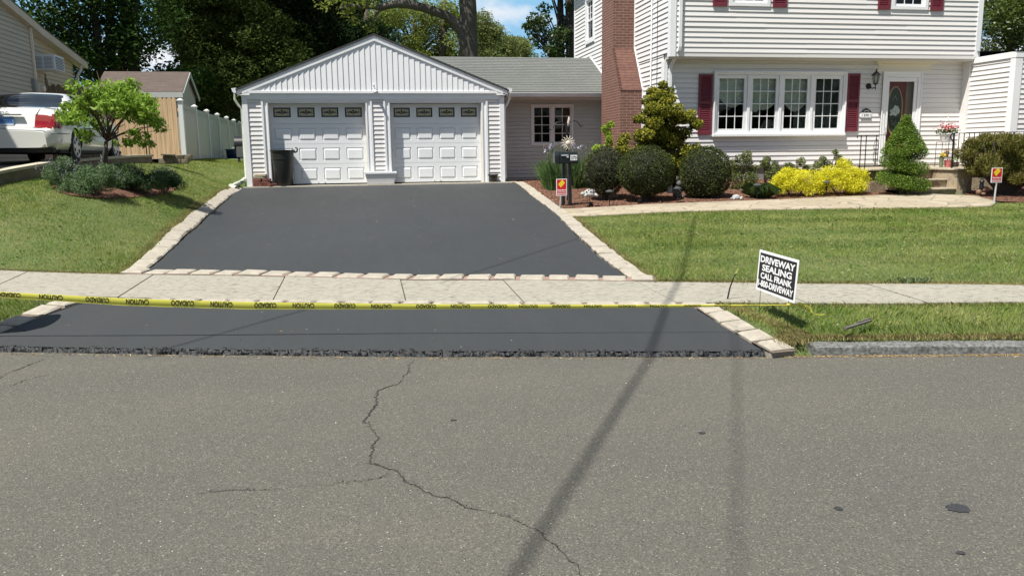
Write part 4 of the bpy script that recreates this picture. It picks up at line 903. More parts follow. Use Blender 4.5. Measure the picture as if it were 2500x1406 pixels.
# stepped edge of the shoulder
for i in range(13):
    f=(i+.5)/13; y=yf2+(yf1-yf2)*f; z=3.16+(4.25-3.16)*f; c.box(cx-.016,cx+.02,y-.035,y+.01,z-.045,z+.03,2)
chm=c.build('chimney',[BRX,BRY,BRC],H)
t=MB(); t.bar((HX-.02,yf2-.03,3.16),(HX-.02,yf1-.03,4.25),.05,.03); t.box(HX-.045,HX,yf2-.03,yf2-.002,1.3,3.16); t.box(HX-.045,HX,yf1-.035,yf1-.002,4.25,7); t.build('chimney_flashing',WHITE,H)
# front door
x0,x1=12.66,13.75; d=MB(); ring(d,x0,x1,1.22,3.48,.11,LY-.05,LY+.05,0,.05,.12); ring(d,x0+.0,x1-.0,1.22,3.50,.03,LY-.065,LY-.02); fr=d.build('door_frame',WHITE,H,bevel=.004)
d=MB(); ring(d,x0+.115,x1-.115,1.28,3.355,.085,LY-.03,LY+.0,0,.22,.10); so_=d.build('storm_door',WHITE,H,bevel=.005); pane(so_,x0+.2,x1-.2,1.5,3.255,LY-.012,DOORGL)
h=MB(); h.obox((x0+.155,LY-.045,2.08),(.028,.03,.16)); h.tube([(x0+.15,LY-.05,2.13),(x0+.15,LY-.09,2.12),(x0+.15,LY-.09,2.03),(x0+.15,LY-.05,2.02)],.009,6); h.build('handle',GALV,so_,bevel=.003)
d=MB(); a,b=x0+.12,x1-.34; yy=LY+.09; d.box(a,b,yy,yy+.05,1.25,3.38); 
GOLD=mat('gold_rim',(.50,.36,.15),.35,.15,8); OVG=mat('etched_glass',(.045,.06,.05),.35,.3,6); ETCH=mat('etched_white',(.66,.70,.70),.5,.2,20)
cxo,czo,ra,rb=(a+b)/2+.02,2.56,.235,.60
def oval(mb,ra,rb,y0,y1,mi,n=40,inner=None):
    if inner:
        vs=[];
        for q in range(n): t_=q/n*6.2832; vs+= [(cxo+ra*math.cos(t_),y0,czo+rb*math.sin(t_)),(cxo+inner[0]*math.cos(t_),y0-.008,czo+inner[1]*math.sin(t_))]
        mb.add(vs,[(2*q,(2*q+2)%(2*n),(2*q+3)%(2*n),2*q+1) for q in range(n)],mi)
    else: mb.add([(cxo+ra*math.cos(q/n*6.2832),y0,czo+rb*math.sin(q/n*6.2832)) for q in range(n)],[tuple(range(n))],mi)
oval(d,ra-.02,rb-.02,yy-.004,0,2); oval(d,ra,rb,yy-.004,0,1,inner=(ra-.022,rb-.022)); oval(d,ra-.018,rb-.018,yy-.012,0,1,inner=(ra-.045,rb-.045))
random.seed(3)
for (fx,fz,r_) in ((0,.02,.06),(.07,.05,.055),(.09,-.04,.055),(-.03,-.06,.055),(.04,-.09,.05),(-.08,-.02,.045),(.12,.0,.04),(-.09,-.10,.035),(.02,.09,.04)):
    m=9; d.add([(cxo+fx+r_*math.cos(q/m*6.2832)*random.uniform(.7,1.1),yy-.008-.001*random.random(),czo+fz+r_*1.1*math.sin(q/m*6.2832)*random.uniform(.7,1.1)) for q in range(m)],[tuple(range(m))],3)
for zz in (1,-1):
    for sx in (-1,1): d.bar((cxo,yy-.007,czo+zz*.36),(cxo+sx*.07,yy-.007,czo+zz*.24),.003,.003,3)
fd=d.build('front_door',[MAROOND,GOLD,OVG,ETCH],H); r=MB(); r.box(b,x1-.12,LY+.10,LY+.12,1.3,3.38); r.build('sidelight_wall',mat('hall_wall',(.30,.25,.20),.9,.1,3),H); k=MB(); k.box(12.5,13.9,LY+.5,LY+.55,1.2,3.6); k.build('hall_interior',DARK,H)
# crown over the door with dentils
c=MB(); a,b=12.50,13.98
for (e,z0,z1,o) in ((.0,3.50,3.545,.05),(-.03,3.545,3.64,.035),(.0,3.64,3.665,.05),(.06,3.69,3.71,.11),(.09,3.71,3.735,.14)): fbox(c,a-e,b+e,z0,z1,LY,0,o)
fbox(c,a-.02,b+.02,3.665,3.69,LY,0,.06); n=34
for i in range(n): xx=a+(b-a)*(i+.25)/n; fbox(c,xx,xx+(b-a)/n*.5,3.668,3.69,LY,.06,.085)
c.build('door_crown',mat('cream_crown',(.74,.70,.58),.5,.05,2),H)
# wall lantern
l=MB(); lx,ly,lz=12.36,LY-.20,3.28; l.lathe([(.075,0),(.075,.02),(.04,.03)],(lx-.07,LY-.03,3.14),14,ax='Y'); l.tube([(lx-.07,LY-.05,3.13),(lx-.03,LY-.13,3.08),(lx,ly,3.1),(lx,ly,3.17)],.013,6); l.lathe([(.02,-.12),(.05,-.11),(.055,-.1)],(lx,ly,lz),8)
for q in range(6): a_=q/6*6.283+.3; l.bar((lx+.052*math.cos(a_),ly+.052*math.sin(a_),lz-.1),(lx+.088*math.cos(a_),ly+.088*math.sin(a_),lz+.10),.009,.009)
l.lathe([(.105,.10),(.11,.115),(.07,.16),(.03,.19),(.012,.22),(.018,.235),(.002,.26)],(lx,ly,lz),12); l.tube([(lx,ly,3.17),(lx,ly,3.2)],[.045,.05],8); l.tube([(lx,ly,3.09),(lx,ly,3.03)],[.015,.006],6)
lo=l.build('wall_lantern',BLACK,H,smooth=35); g=MB(); g.lathe([(.05,-.098),(.083,.098)],(lx,ly,lz),6); g.build('lantern_glass',GLASS,lo)
# house number plaque
q=MB(); px0,px1,pz0,pz1=12.12,12.40,2.38,2.50; fbox(q,px0,px1,pz0,pz1,LY,.012,.045,0); pts=[(px0-.015,LY-.046,pz1),(px1+.015,LY-.046,pz1),(12.34,LY-.046,pz1+.075),(12.26,LY-.046,pz1+.11),(12.18,LY-.046,pz1+.075)]; q.prism(pts,(0,.014,0),1); fbox(q,px0-.008,px1+.008,pz0-.012,pz0,LY,.012,.05,1)
text_mb(q,'370',(12.26,LY-.0475,pz0+.028),(1,0,0),(0,0,1),.062,.13,2,bold=.01)
for sx in (px0+.03,px1-.03):
    for zz in (.03,.06,.09): q.obox((sx,LY-.0465,pz0+zz),(.012,.003,.012),(0,.78,0),2)
for k_ in range(5): q.obox((12.2+.03*k_,LY-.048,pz1+.03+.012*(2-abs(k_-2))),(.012,.003,.012),(0,.78,0),0)
q.build('number_plaque',[TXTW,BLACK,SIGNK],H)
# ------------------------------------------------------------------ breezeway between garage and house
CY=23.05; s=MB(); CW=(4.72,5.97,1.835,3.0)
sidewall(s,(0,CY,0),XU,FR,3.68,7.0,.93,3.2,.106,[CW]); s.box(3.6,CW[0],CY,CY+.1,.5,3.3); s.box(CW[1],7,CY,CY+.1,.5,3.3); s.box(CW[0],CW[1],CY,CY+.1,.5,CW[2]); s.box(CW[0],CW[1],CY,CY+.1,CW[3],3.3); s.build('breezeway_wall',mat('breezeway_siding',(.53,.545,.53),.55,.06,1.5,.15,25),H)
r=MB(); ey,ez,ry,rz=22.22,3.28,24.81,4.50; r.prism([(2.0,ey,ez),(2.0,ry,rz),(2.0,ry,rz-.06),(2.0,ey,ez-.03)],(5.0,0,0)); r.prism([(2.0,ry,rz),(2.0,ry+2.6,rz-1.2),(2.0,ry+2.6,rz-1.26),(2.0,ry,rz-.06)],(5.0,0,0))
# shallow shingle courses as real steps
for i in range(21):
    f=i/21; y=ey+(ry-ey)*f; z=ez+(rz-ez)*f; y2=ey+(ry-ey)*(i+1)/21; z2=ez+(rz-ez)*(i+1)/21
    r.add([(2.0,y-.01,z+.012),(7,y-.01,z+.012),(7,y2,z2+.002),(2.0,y2,z2+.002),(2.0,y-.01,z),(7,y-.01,z)],[(0,1,2,3),(4,5,1,0)])
r.build('breezeway_roof',SHG,H)
t=MB(); t.box(3.7,7,ey-.01,ey+.02,3.13,3.26); t.build('fascia',mat('weathered_fascia',(.33,.27,.24),.7,.35,4),H); gutter('gutter',(3.86,ey-.02,3.19),(7.0,ey-.02,3.19),H)
t=MB(); t.box(3.7,7,ey,CY,3.1,3.13); t.build('soffit',SOFF,H)
t=MB(); t.bar((HX-.03,ey+.3,ez+.17),(HX-.03,ry,rz+.03),.03,.035); t.build('step_flashing',WHITE,H)
w=MB(); ring(w,*CW,.06,CY-.05,CY+.05); xm=(CW[0]+CW[1])/2; w.box(xm-.04,xm+.04,CY-.03,CY+.04,CW[2]+.06,CW[3]-.06)
for a,b in ((CW[0]+.06,xm-.04),(xm+.04,CW[1]-.06)): ring(w,a+.002,b-.002,CW[2]+.062,CW[3]-.062,.035,CY-.01,CY+.03); glass_grid(w,a+.035,b-.035,CW[2]+.1,CW[3]-.1,CY+.005,2,4)
wo=w.build('breezeway_window',WHITE,H,bevel=.003); pane(wo,CW[0]+.09,xm-.07,CW[2]+.09,CW[3]-.09,CY+.012,GLASSD); pane(wo,xm+.07,CW[1]-.09,CW[2]+.09,CW[3]-.09,CY+.012,GLASSD)
k=MB(); k.box(CW[0],CW[1],CY+.3,CY+.32,CW[2],CW[3]); k.build('blind',mat('dim_blind',(.05,.06,.05),.9,.3,5),wo)
# ------------------------------------------------------------------ right wing
WX,WY=14.95,16.82
s=MB(); sidewall(s,(WX,0,0),(0,1,0),(-1,0,0),WY+.12,LY,1.2,3.66,.114); s.box(WX+.02,WX+.12,WY+.1,LY,.6,3.7); sidewall(s,(0,WY,0),XU,FR,WX+.14,21,1.94,3.66,.114); sidewall(s,(0,WY,0),XU,FR,WX+.14,21,.98,1.80,.114); s.box(WX+.1,21,WY,WY+.1,.6,3.7); s.build('wing_wall',SIDE,H)
s=MB(); s.box(WX-.05,21.2,WY-.05,LY+6,3.66,3.80); s.build('wing_fascia',WHITE,H,bevel=.006); s=MB(); s.add([(WX-.06,WY-.06,3.80),(21.3,WY-.06,3.80),(21.3,LY+6,4.5),(WX+.2,LY+6,4.5),(WX-.0,LY,4.0)],[(0,1,2,3,4)]); s.build('wing_roof',SHK,H)
t=MB(); t.prism([(WX-.042,WY-.042,.98),(WX+.15,WY-.042,.98),(WX+.15,WY,.98),(WX,WY,.98),(WX,WY+.12,.98),(WX-.042,WY+.12,.98)],(0,0,2.68)); t.box(WX-.042,WX-.0,LY-.045,LY-.0,1.2,3.66); t.box(WX+.15,21,WY-.03,WY,1.80,1.94); t.build('wing_trim',WHITE,H,bevel=.004)
f=MB(); f.box(WX+.05,21,WY+.02,WY+.1,.3,.98); f.build('wing_foundation',mat('dark_foundation',(.05,.05,.048),.9,.3,3,.4,40),H)
w=MB(); w.box(WX-.10,WX+.0,WY+1.3,WY+1.64,3.86,4.02); w.build('eave_return',WHITE,H)
# ------------------------------------------------------------------ stone stoop with steps
ST=empty('stone_stoop',(12.4,15.5,.6),'flagstone stoop with three stone steps rising from the walk to the front door','steps')
s=MB(); s.box(10.22,14.93,15.62,LY+.02,.3,1.14,0); s.box(12.05,12.42,14.86,15.62,.3,1.14,0); s.box(12.42,14.2,15.3,15.62,.3,1.14,0); s.build('stone_base',STEPST,ST,bevel=.02)
s=MB(); s.box(10.17,14.94,15.56,LY+.03,1.145,1.185); s.box(12.02,12.46,14.81,15.56,1.145,1.185); s.box(12.46,14.2,15.25,15.56,1.145,1.185); s.build('landing_slab',FLAG,ST,bevel=.012)
for i,(y0,z1) in enumerate(((14.86,.79),(15.14,.97))):
    s=MB(); s.box(10.95,12.05,y0+.02,15.62,.3,z1-.035,0); s.box(10.95,12.05,y0-.015,y0+.33,z1-.033,z1,1); s.build('step',[STEPST,FLAG],ST,bevel=.008)
# railings
def scroll(mb,c,s,ax):
    pts=[]
    for q in range(22): t_=q/21*4.2*math.pi/1.6; r=.03*(1-q/26); pts.append((c[0]+s*r*math.cos(t_),c[1],c[2]+r*math.sin(t_)))
    mb.tube(pts,.004,5)
RL=empty('iron_railing',(10.5,15.66,1.18),'short black iron railing with scroll work left of the topiary on the stoop','railing')
m=MB(); xs=np.linspace(10.34,11.25,8); m.bar((10.30,15.66,1.90),(11.3,15.66,1.90),.03,.012); m.bar((10.30,15.66,1.24),(11.3,15.66,1.24),.025,.012); m.tube([(10.30,15.66,1.90),(10.25,15.66,1.88),(10.25,15.66,1.84)],.01,6)
for q in (10.34,10.46,10.92,11.04,11.2): m.bar((q,15.66,1.18),(q,15.66,1.90),.014,.014)
m.build('rail',BLACK,RL)
m=MB(); xc=10.70; m.bar((xc,15.66,1.24),(xc,15.66,1.90),.012,.012)
for sx in (-1,1):
    m.tube([(xc,15.66,1.84),(xc+sx*.035,15.66,1.76),(xc+sx*.055,15.66,1.66),(xc+sx*.03,15.66,1.58)],.005,5); m.tube([(xc,15.66,1.30),(xc+sx*.035,15.66,1.36),(xc+sx*.055,15.66,1.46),(xc+sx*.03,15.66,1.56)],.005,5)
    scroll(m,(xc+sx*.035,15.66,1.60),sx,0); scroll(m,(xc+sx*.035,15.66,1.52),sx,0); scroll(m,(xc+sx*.03,15.66,1.36),sx,0)
m.build('scroll_panel',BLACK,RL)
RR=empty('iron_railing',(12.4,15.4,1.18),'long black iron railing right of the flower stand, running behind the yew','railing')
m=MB(); A=np.array((12.42,15.5)); B=np.array((14.85,15.75)); nb=18
m.bar((*A,1.92),(*B,1.95),.035,.014); m.bar((*A,1.235),(*B,1.24),.025,.012)
for q in range(nb+1):
    p=A+(B-A)*q/nb; 
    if q not in (0,6,12,18): m.bar((*p,1.24),(*p,1.93),.013,.013)
m.build('rail',BLACK,RR); m=MB()
for q in (6,12,18): p=A+(B-A)*q/nb; mm_=MB(); mm_.bar((*p,1.17),(*p,1.93),.028,.028); mm_.build('post',BLACK,RR)
m.bar((*A,1.17),(*A,1.93),.028,.028)
m.tube([(A[0],A[1],1.92),(A[0]-.06,A[1]-.0,1.90),(A[0]-.085,A[1],1.85),(A[0]-.06,A[1],1.80),(A[0]-.02,A[1],1.76)],.013,6); m.build('post',BLACK,RR)
# ------------------------------------------------------------------ neighbour house on the left
NX=-8.6; Nh=empty('neighbour_house',(NX,22,1.4),'beige sided neighbour house with an air conditioner, partly out of frame at the left','house')
def pn(u,v): return P(u,v,x=NX)
A0=pn(25,0); A1=pn(66,46); A2=pn(86,64); A3=pn(199,150); C0=pn(88,222); Yc=C0[1]
zr=lambda y: np.interp(y,[A0[1]-6*(A1[1]-A0[1]),A0[1],A1[1],A2[1],A3[1]],[A0[2]+6*(A0[2]-A1[2]),A0[2],A1[2],A2[2],A3[2]])
y_end=pn(188,200)[1]; y_start=12.6
def limf(ya,yb):
    def f(z):
        ys=np.linspace(ya,yb,60); ok=ys[np.array([zr(q) for q in ys])-.1>z]
        return (ok[0],ok[-1]) if len(ok)>1 else (0,0)
    return f
s=MB(); NZ=1.45
sidewall(s,(NX,0,0),(0,-1,0),(1,0,0),-Yc,-y_start,NZ,9,.114,lim=lambda z:tuple(-q for q in limf(y_start,Yc)(z)[::-1]))
s.add([(NX-.03,y_start,.8),(NX-.03,Yc,.8),(NX-.03,Yc,float(zr(Yc))-.1),(NX-.03,y_start,float(zr(y_start))-.1)],[(0,1,2,3)]); s.build('front_side_wall',SIDE2,Nh)
N2=NX-.10; s=MB(); sidewall(s,(N2,0,0),(0,-1,0),(1,0,0),-y_end,-Yc,NZ,9,.114,lim=lambda z:tuple(-q for q in limf(Yc,y_end)(z)[::-1]))
s.add([(N2-.03,Yc,.8),(N2-.03,y_end,.8),(N2-.03,y_end,float(zr(y_end))-.1),(N2-.03,Yc,float(zr(Yc))-.1)],[(0,1,2,3)]); s.build('rear_side_wall',mat('tan_siding',(.48,.41,.29),.6,.08,1.2,.15,25,wscale=(.3,.3,4)),Nh)
s=MB(); s.box(NX-7,NX-.05,y_start-.05,y_start,.8,6); s.box(NX-7,N2-.03,y_end-.05,y_end,.8,3.4); s.build('end_wall',SIDE2,Nh)
r=MB(); pr=[(NX+.16,float(y_),float(zr(y_))) for y_ in (y_start-.3,A1[1],A2[1],A3[1])]; r.prism(pr+[(p[0],p[1],p[2]-.05) for p in pr[::-1]],(-8,0,0)); r.build('roof',SHB,Nh)
t=MB(); 
for a,b in zip(pr[:-1],pr[1:]): t.prism([(a[0]+.01,a[1],a[2]-.05),(b[0]+.01,b[1],b[2]-.05),(b[0]+.01,b[1],b[2]-.24),(a[0]+.01,a[1],a[2]-.24)],(-.03,0,0)); t.prism([(a[0]-.02,a[1],a[2]-.20),(b[0]-.02,b[1],b[2]-.20),(b[0]-.02,b[1],b[2]-.22),(a[0]-.02,a[1],a[2]-.22)],(-.24,0,0))
t.box(NX-.02,NX+.045,Yc-.14,Yc+.02,.9,float(zr(Yc))-.2); t.build('trim',mat('tan_trim',(.48,.42,.33),.55,.08,2),Nh)
t=MB(); t.tube([(NX+.1,y_end+.15,float(zr(y_end))-.25),(NX+.1,y_end+.12,float(zr(y_end))-.4),(NX+.02,y_end+.02,float(zr(y_end))-.6),(NX+.02,y_end+.02,1.3)],.045,8); t.tube([(NX+.05,Yc-.05,float(zr(Yc))-.2),(NX+.05,Yc-.05,NZ+.2)],.03,8); t.build('downspout',TRIMG,Nh,smooth=60)
e=MB(); e.box(NX,NX+.12,Yc-.32,Yc-.16,NZ,pn(80,195)[2]); e.build('meter_box',mat('grey_box',(.25,.26,.26),.5,.1,3),Nh,bevel=.01); e=MB(); yb_=Yc+.35; e.box(N2,N2+.1,yb_-.12,yb_+.12,pn(95,240)[2]-.1,pn(95,205)[2]+.0); e.lathe([(.09,.1),(.09,.2),(.05,.22)],(N2,yb_,pn(97,207)[2]-.1),12,ax='X'); e.build('electric_meter',TRIMG,Nh)
a=P(110,160,x=NX+.1); e=MB(); ya,yb_=Yc+.25,Yc+.95; za,zb=pn(105,174)[2],pn(105,139)[2]; e.box(N2,N2+.55,ya,yb_,za,zb,0)
for q in range(8): zz=za+.03+(zb-za-.06)*q/8; e.box(N2+.551,N2+.556,ya+.05,yb_-.05,zz,zz+(zb-za)/16,1)
for q in range(9): zz=za+.04+(zb-za-.08)*q/9; e.box(N2+.06,N2+.24,ya-.006,ya-.002,zz,zz+.012,1); e.box(N2+.28,N2+.50,ya-.006,ya-.002,zz,zz+.012,1)
e.build('air_conditioner',[mat('ac_casing',(.62,.66,.70),.4,.05,3),mat('ac_grille',(.06,.08,.09),.5,.1,9)],Nh,bevel=.008)
# ------------------------------------------------------------------ garden shed beyond the fence
SY=31.; S=empty('garden_shed',P(380,300,y=SY-1.4),'small beige garden shed with a brown shingle roof behind the wooden fence','shed')
ra=P(262,175,y=SY); rb=P(463,176,y=SY); ea=P(262,224,y=SY-1.4); eb=P(447,224,y=SY-1.4); RZ=rb[2]; EZs=eb[2]; X0,X1=ra[0]-.1,rb[0]
s=MB(); s.prism([(X0,SY-1.4,EZs),(X0,SY,RZ),(X0,SY+1.4,EZs),(X0,SY+1.4,EZs-.06),(X0,SY,RZ-.07),(X0,SY-1.4,EZs-.06)],(X1-X0,0,0)); s.build('roof',SHB,S)
s=MB(); s.box(X0+.1,X1-.12,SY-1.25,SY-1.2,1,EZs); s.prism([(X1-.12,SY-1.25,1),(X1-.12,SY+1.25,1),(X1-.12,SY+1.25,EZs),(X1-.12,SY,RZ-.08),(X1-.12,SY-1.25,EZs)],(-.05,0,0)); s.build('wall',SIDE2,S)
t=MB(); t.box(X0,X1,SY-1.43,SY-1.40,EZs-.2,EZs-.02); t.bar((X1+.01,SY-1.4,EZs-.1),(X1+.01,SY,RZ-.08),.03,.12,upv=(0,0,1)); t.bar((X1+.01,SY,RZ-.08),(X1+.01,SY+1.4,EZs-.1),.03,.12); t.build('trim',mat('shed_trim',(.45,.46,.44),.5,.06,2),S)
# ------------------------------------------------------------------ fences and retaining wall
def fpt(u,v,y): return P(u,v,y=y)
# vinyl fence receding beside the garage
FV=empty('vinyl_fence',fpt(451,394,24.4),'white vinyl privacy fence receding between the lawn and the trees','fence')
p0=fpt(451,394,24.4); fd=np.array([p0[0]*0+.03-.165*0,1,0]); pos=[]
for u,y in ((451,24.4),(484,27.3),(513,29.8),(538,32.3),(560,34.8),(577,37.3),(590,39.8)):
    q=P(u,386,y=y); pos.append((q[0],y))
for i,(x,y) in enumerate(pos):
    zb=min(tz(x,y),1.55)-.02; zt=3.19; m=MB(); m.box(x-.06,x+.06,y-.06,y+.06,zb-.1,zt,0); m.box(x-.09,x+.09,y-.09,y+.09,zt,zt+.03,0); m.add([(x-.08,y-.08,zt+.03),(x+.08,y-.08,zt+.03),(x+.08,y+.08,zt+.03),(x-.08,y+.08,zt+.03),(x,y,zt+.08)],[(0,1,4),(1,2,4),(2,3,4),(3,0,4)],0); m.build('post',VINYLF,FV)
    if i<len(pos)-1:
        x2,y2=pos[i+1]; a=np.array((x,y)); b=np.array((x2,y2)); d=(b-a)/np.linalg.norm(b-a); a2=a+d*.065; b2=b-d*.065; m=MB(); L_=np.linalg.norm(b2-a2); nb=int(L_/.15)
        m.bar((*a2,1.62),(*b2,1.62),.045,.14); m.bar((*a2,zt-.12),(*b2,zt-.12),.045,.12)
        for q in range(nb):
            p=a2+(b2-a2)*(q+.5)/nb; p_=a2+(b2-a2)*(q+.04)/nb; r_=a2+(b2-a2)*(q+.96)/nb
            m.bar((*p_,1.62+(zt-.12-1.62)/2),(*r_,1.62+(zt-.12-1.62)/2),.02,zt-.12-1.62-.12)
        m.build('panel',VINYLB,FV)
def picket_fence(name_label,A,B,zb,zt,m_,w=.14,dog=.06,par=None):
    A=np.array(A,float); B=np.array(B,float); L_=np.linalg.norm(B-A); n=int(L_/w); d=(B-A)/L_; nr=np.array([d[1],-d[0]]); r=empty('wooden_fence',(*A,zb),name_label,'fence')
    k=MB()
    for q in range(n):
        a=A+d*(q*w+.004); b=A+d*((q+1)*w-.004); c=(a+b)/2; z=zt+random.uniform(-.012,.012); o_=nr*random.uniform(-.004,.004)
        pts=[(*(a+o_),zb),(*(b+o_),zb),(*(b+o_),z-dog),(*(b-d*w*.22+o_),z-.012),(*(c+o_),z),(*(a+d*w*.22+o_),z-.012),(*(a+o_),z-dog)]
        k.prism(pts,(-nr[0]*.018,-nr[1]*.018,0))
    k.build('pickets',m_,r); k=MB()
    for zz in (zb+.3,zt-.35): k.bar((*(A-nr*.04),zz),(*(B-nr*.04),zz),.04,.09)
    k.build('rail',m_,r); return r
a=P(268,372,y=25.3); b=P(441,372,y=24.5)
f_=picket_fence('new tan wooden picket fence behind the white car, ending at the vinyl fence',(P(250,300,y=25.4)[0],25.4),(P(440,300,y=24.55)[0],24.55),1.5,P(430,238,y=24.55)[2],WOODF)
k=MB(); px=P(355,300,y=25.0)[0]; k.bar((px,24.86,1.5),(px,24.86,3.2),.03,.02); k.build('gate_hinge',BLACK,f_)
f2=picket_fence('grey weathered picket fence in front of the tan neighbour house',(P(108,205,y=25.0)[0],25.0),(P(262,205,y=25.2)[0],25.2),1.5,P(150,207,y=25.0)[2],WOODD)
k=MB(); q=P(112,205,y=24.9); k.box(q[0]-.05,q[0]+.05,24.8,24.92,1.5,q[2]+.10); k.lathe([(.05,0),(.06,.02),(.03,.05),(.055,.1),(.03,.15),(.0,.18)],(q[0],24.86,q[2]+.10),8); k.build('post',WOODD,f2)
# retaining wall and neighbour driveway
WLL=[(-3.0,9.6),(-4.55,12.2),(-5.35,13.4),(-5.75,14.4),(-5.83,15.6),(-5.72,17.2),(-5.45,19.2),(-5.1,21.2),(-4.75,22.3),(-4.35,23.0)]
WLL=[(-6.4,11.2),(-6.1,12.6),(-5.95,13.9),(-5.87,15.2),(-5.78,16.6),(-5.62,18.2),(-5.38,19.8),(-5.12,21.0)]
WTZ=lambda y: np.interp(y,[11,12.6,13.9,15,16.5,18,20,22.6],[1.22,1.33,1.39,1.47,1.57,1.62,1.68,1.72])
RW=empty('retaining_wall',(-5.8,16,1.2),'low curved tan retaining wall with a pale cap below the white car','retaining wall')
tt=np.linspace(0,1,60); q=poly_at(WLL,tt); d=np.gradient(q,axis=0); d/=np.hypot(d[:,0],d[:,1])[:,None]; nr=np.c_[d[:,1],-d[:,0]]
def strip_solid(name,o0,o1,z0f,z1f,m_,par,bevel=0):
    V=[];
    for i,(x,y) in enumerate(q):
        a=q[i]+nr[i]*o0; b=q[i]+nr[i]*o1; z0=z0f(y); z1=z1f(y); V+=[(*a,z0),(*b,z0),(*b,z1),(*a,z1)]
    Fs=[(i*4+k,i*4+(k+1)%4,(i+1)*4+(k+1)%4,(i+1)*4+k) for i in range(len(q)-1) for k in range(4)]+[(0,3,2,1),tuple((len(q)-1)*4+k for k in range(4))]
    m=MB(); m.add(V,Fs); return m.build(name,m_,par)
strip_solid('wall_face',-.16,.0,lambda y:.6,lambda y:WTZ(y)-.05,RETW,RW); strip_solid('wall_cap',-.20,.03,lambda y:WTZ(y)-.048,lambda y:WTZ(y),RETC,RW)
m=MB(); 
for r_ in range(2):
    for i in range(4): m.obox((-4.98+.17*i+.09*r_,21.5,1.52+.11*r_),(.17,.2,.11),(0,0,random.uniform(-.1,.1)),jit=.012)
m.obox((-4.85,21.45,1.69),(.32,.25,.04),(0,.05,.1)); tag(m.build('stone_block_pile',RETW,bevel=.01),'small pile of flat grey blocks at the end of the retaining wall','stone blocks')
def ndz(x,y): return np.interp(y,[9,12.6,13.9,15,16.5,18,20,24,26],[1.0,1.27,1.34,1.42,1.52,1.545,1.58,1.60,1.60])+0*x
WLo=[(p[0]-.15,p[1]) for p in WLL]+[(-5.1,22.5)]; 
o=ruled('neighbour_driveway',WLo+[(-4.8,25.2)],[(-9.6,11.2),(-8.7,13),(-8.5,14.5),(-8.5,16),(-8.5,18),(-8.5,20),(-8.5,22),(-8.5,25.2)],50,10,0,NDRIVE,zf=ndz); tag(o,kind='structure')
# ------------------------------------------------------------------ white sedan
CARP=mat('pearl_white_paint',(.72,.72,.67),.22,.02,1,coat=.8); CGL=mat('car_glass',(.018,.025,.03),.06,.2,2,coat=.6); TL1=mat('tail_light_red',(.26,.004,.006),.15,.1,9,coat=.8); TL2=mat('tail_light_upper',(.28,.04,.03),.15,.15,60,coat=.8)
TYRE=mat('tyre_rubber',(.015,.015,.015),.8,.2,20); RIM=mat('alloy_rim',(.60,.60,.60),.35,.05,9,metal=.1); CHR=mat('chrome',(.55,.56,.58),.12,.05,3,metal=.9); PLB=mat('plate_blue',(.10,.24,.50),.35,.08,6); PLK=mat('plate_ink',(.02,.04,.15),.4,.1,9); UND=mat('underbody',(.012,.012,.012),.8,.2,9)
def smooth_interp(x,xp,fp):
    xp=np.array(xp,float); fp=np.array(fp,float); m_=np.gradient(fp,xp); x=np.asarray(x,float); i=np.clip(np.searchsorted(xp,x)-1,0,len(xp)-2); h=xp[i+1]-xp[i]; t=np.clip((x-xp[i])/h,0,1)
    # limited hermite
    s_=np.diff(fp)/np.diff(xp); m2=m_.copy()
    for k in range(len(xp)):
        l=s_[k-1] if k>0 else s_[0]; r=s_[k] if k<len(s_) else s_[-1]; m2[k]=0 if l*r<=0 else math.copysign(min(abs(m_[k]),2.5*min(abs(l),abs(r))),l)
    return (2*t**3-3*t**2+1)*fp[i]+(t**3-2*t**2+t)*h*m2[i]+(-2*t**3+3*t**2)*fp[i+1]+(t**3-t**2)*h*m2[i+1]
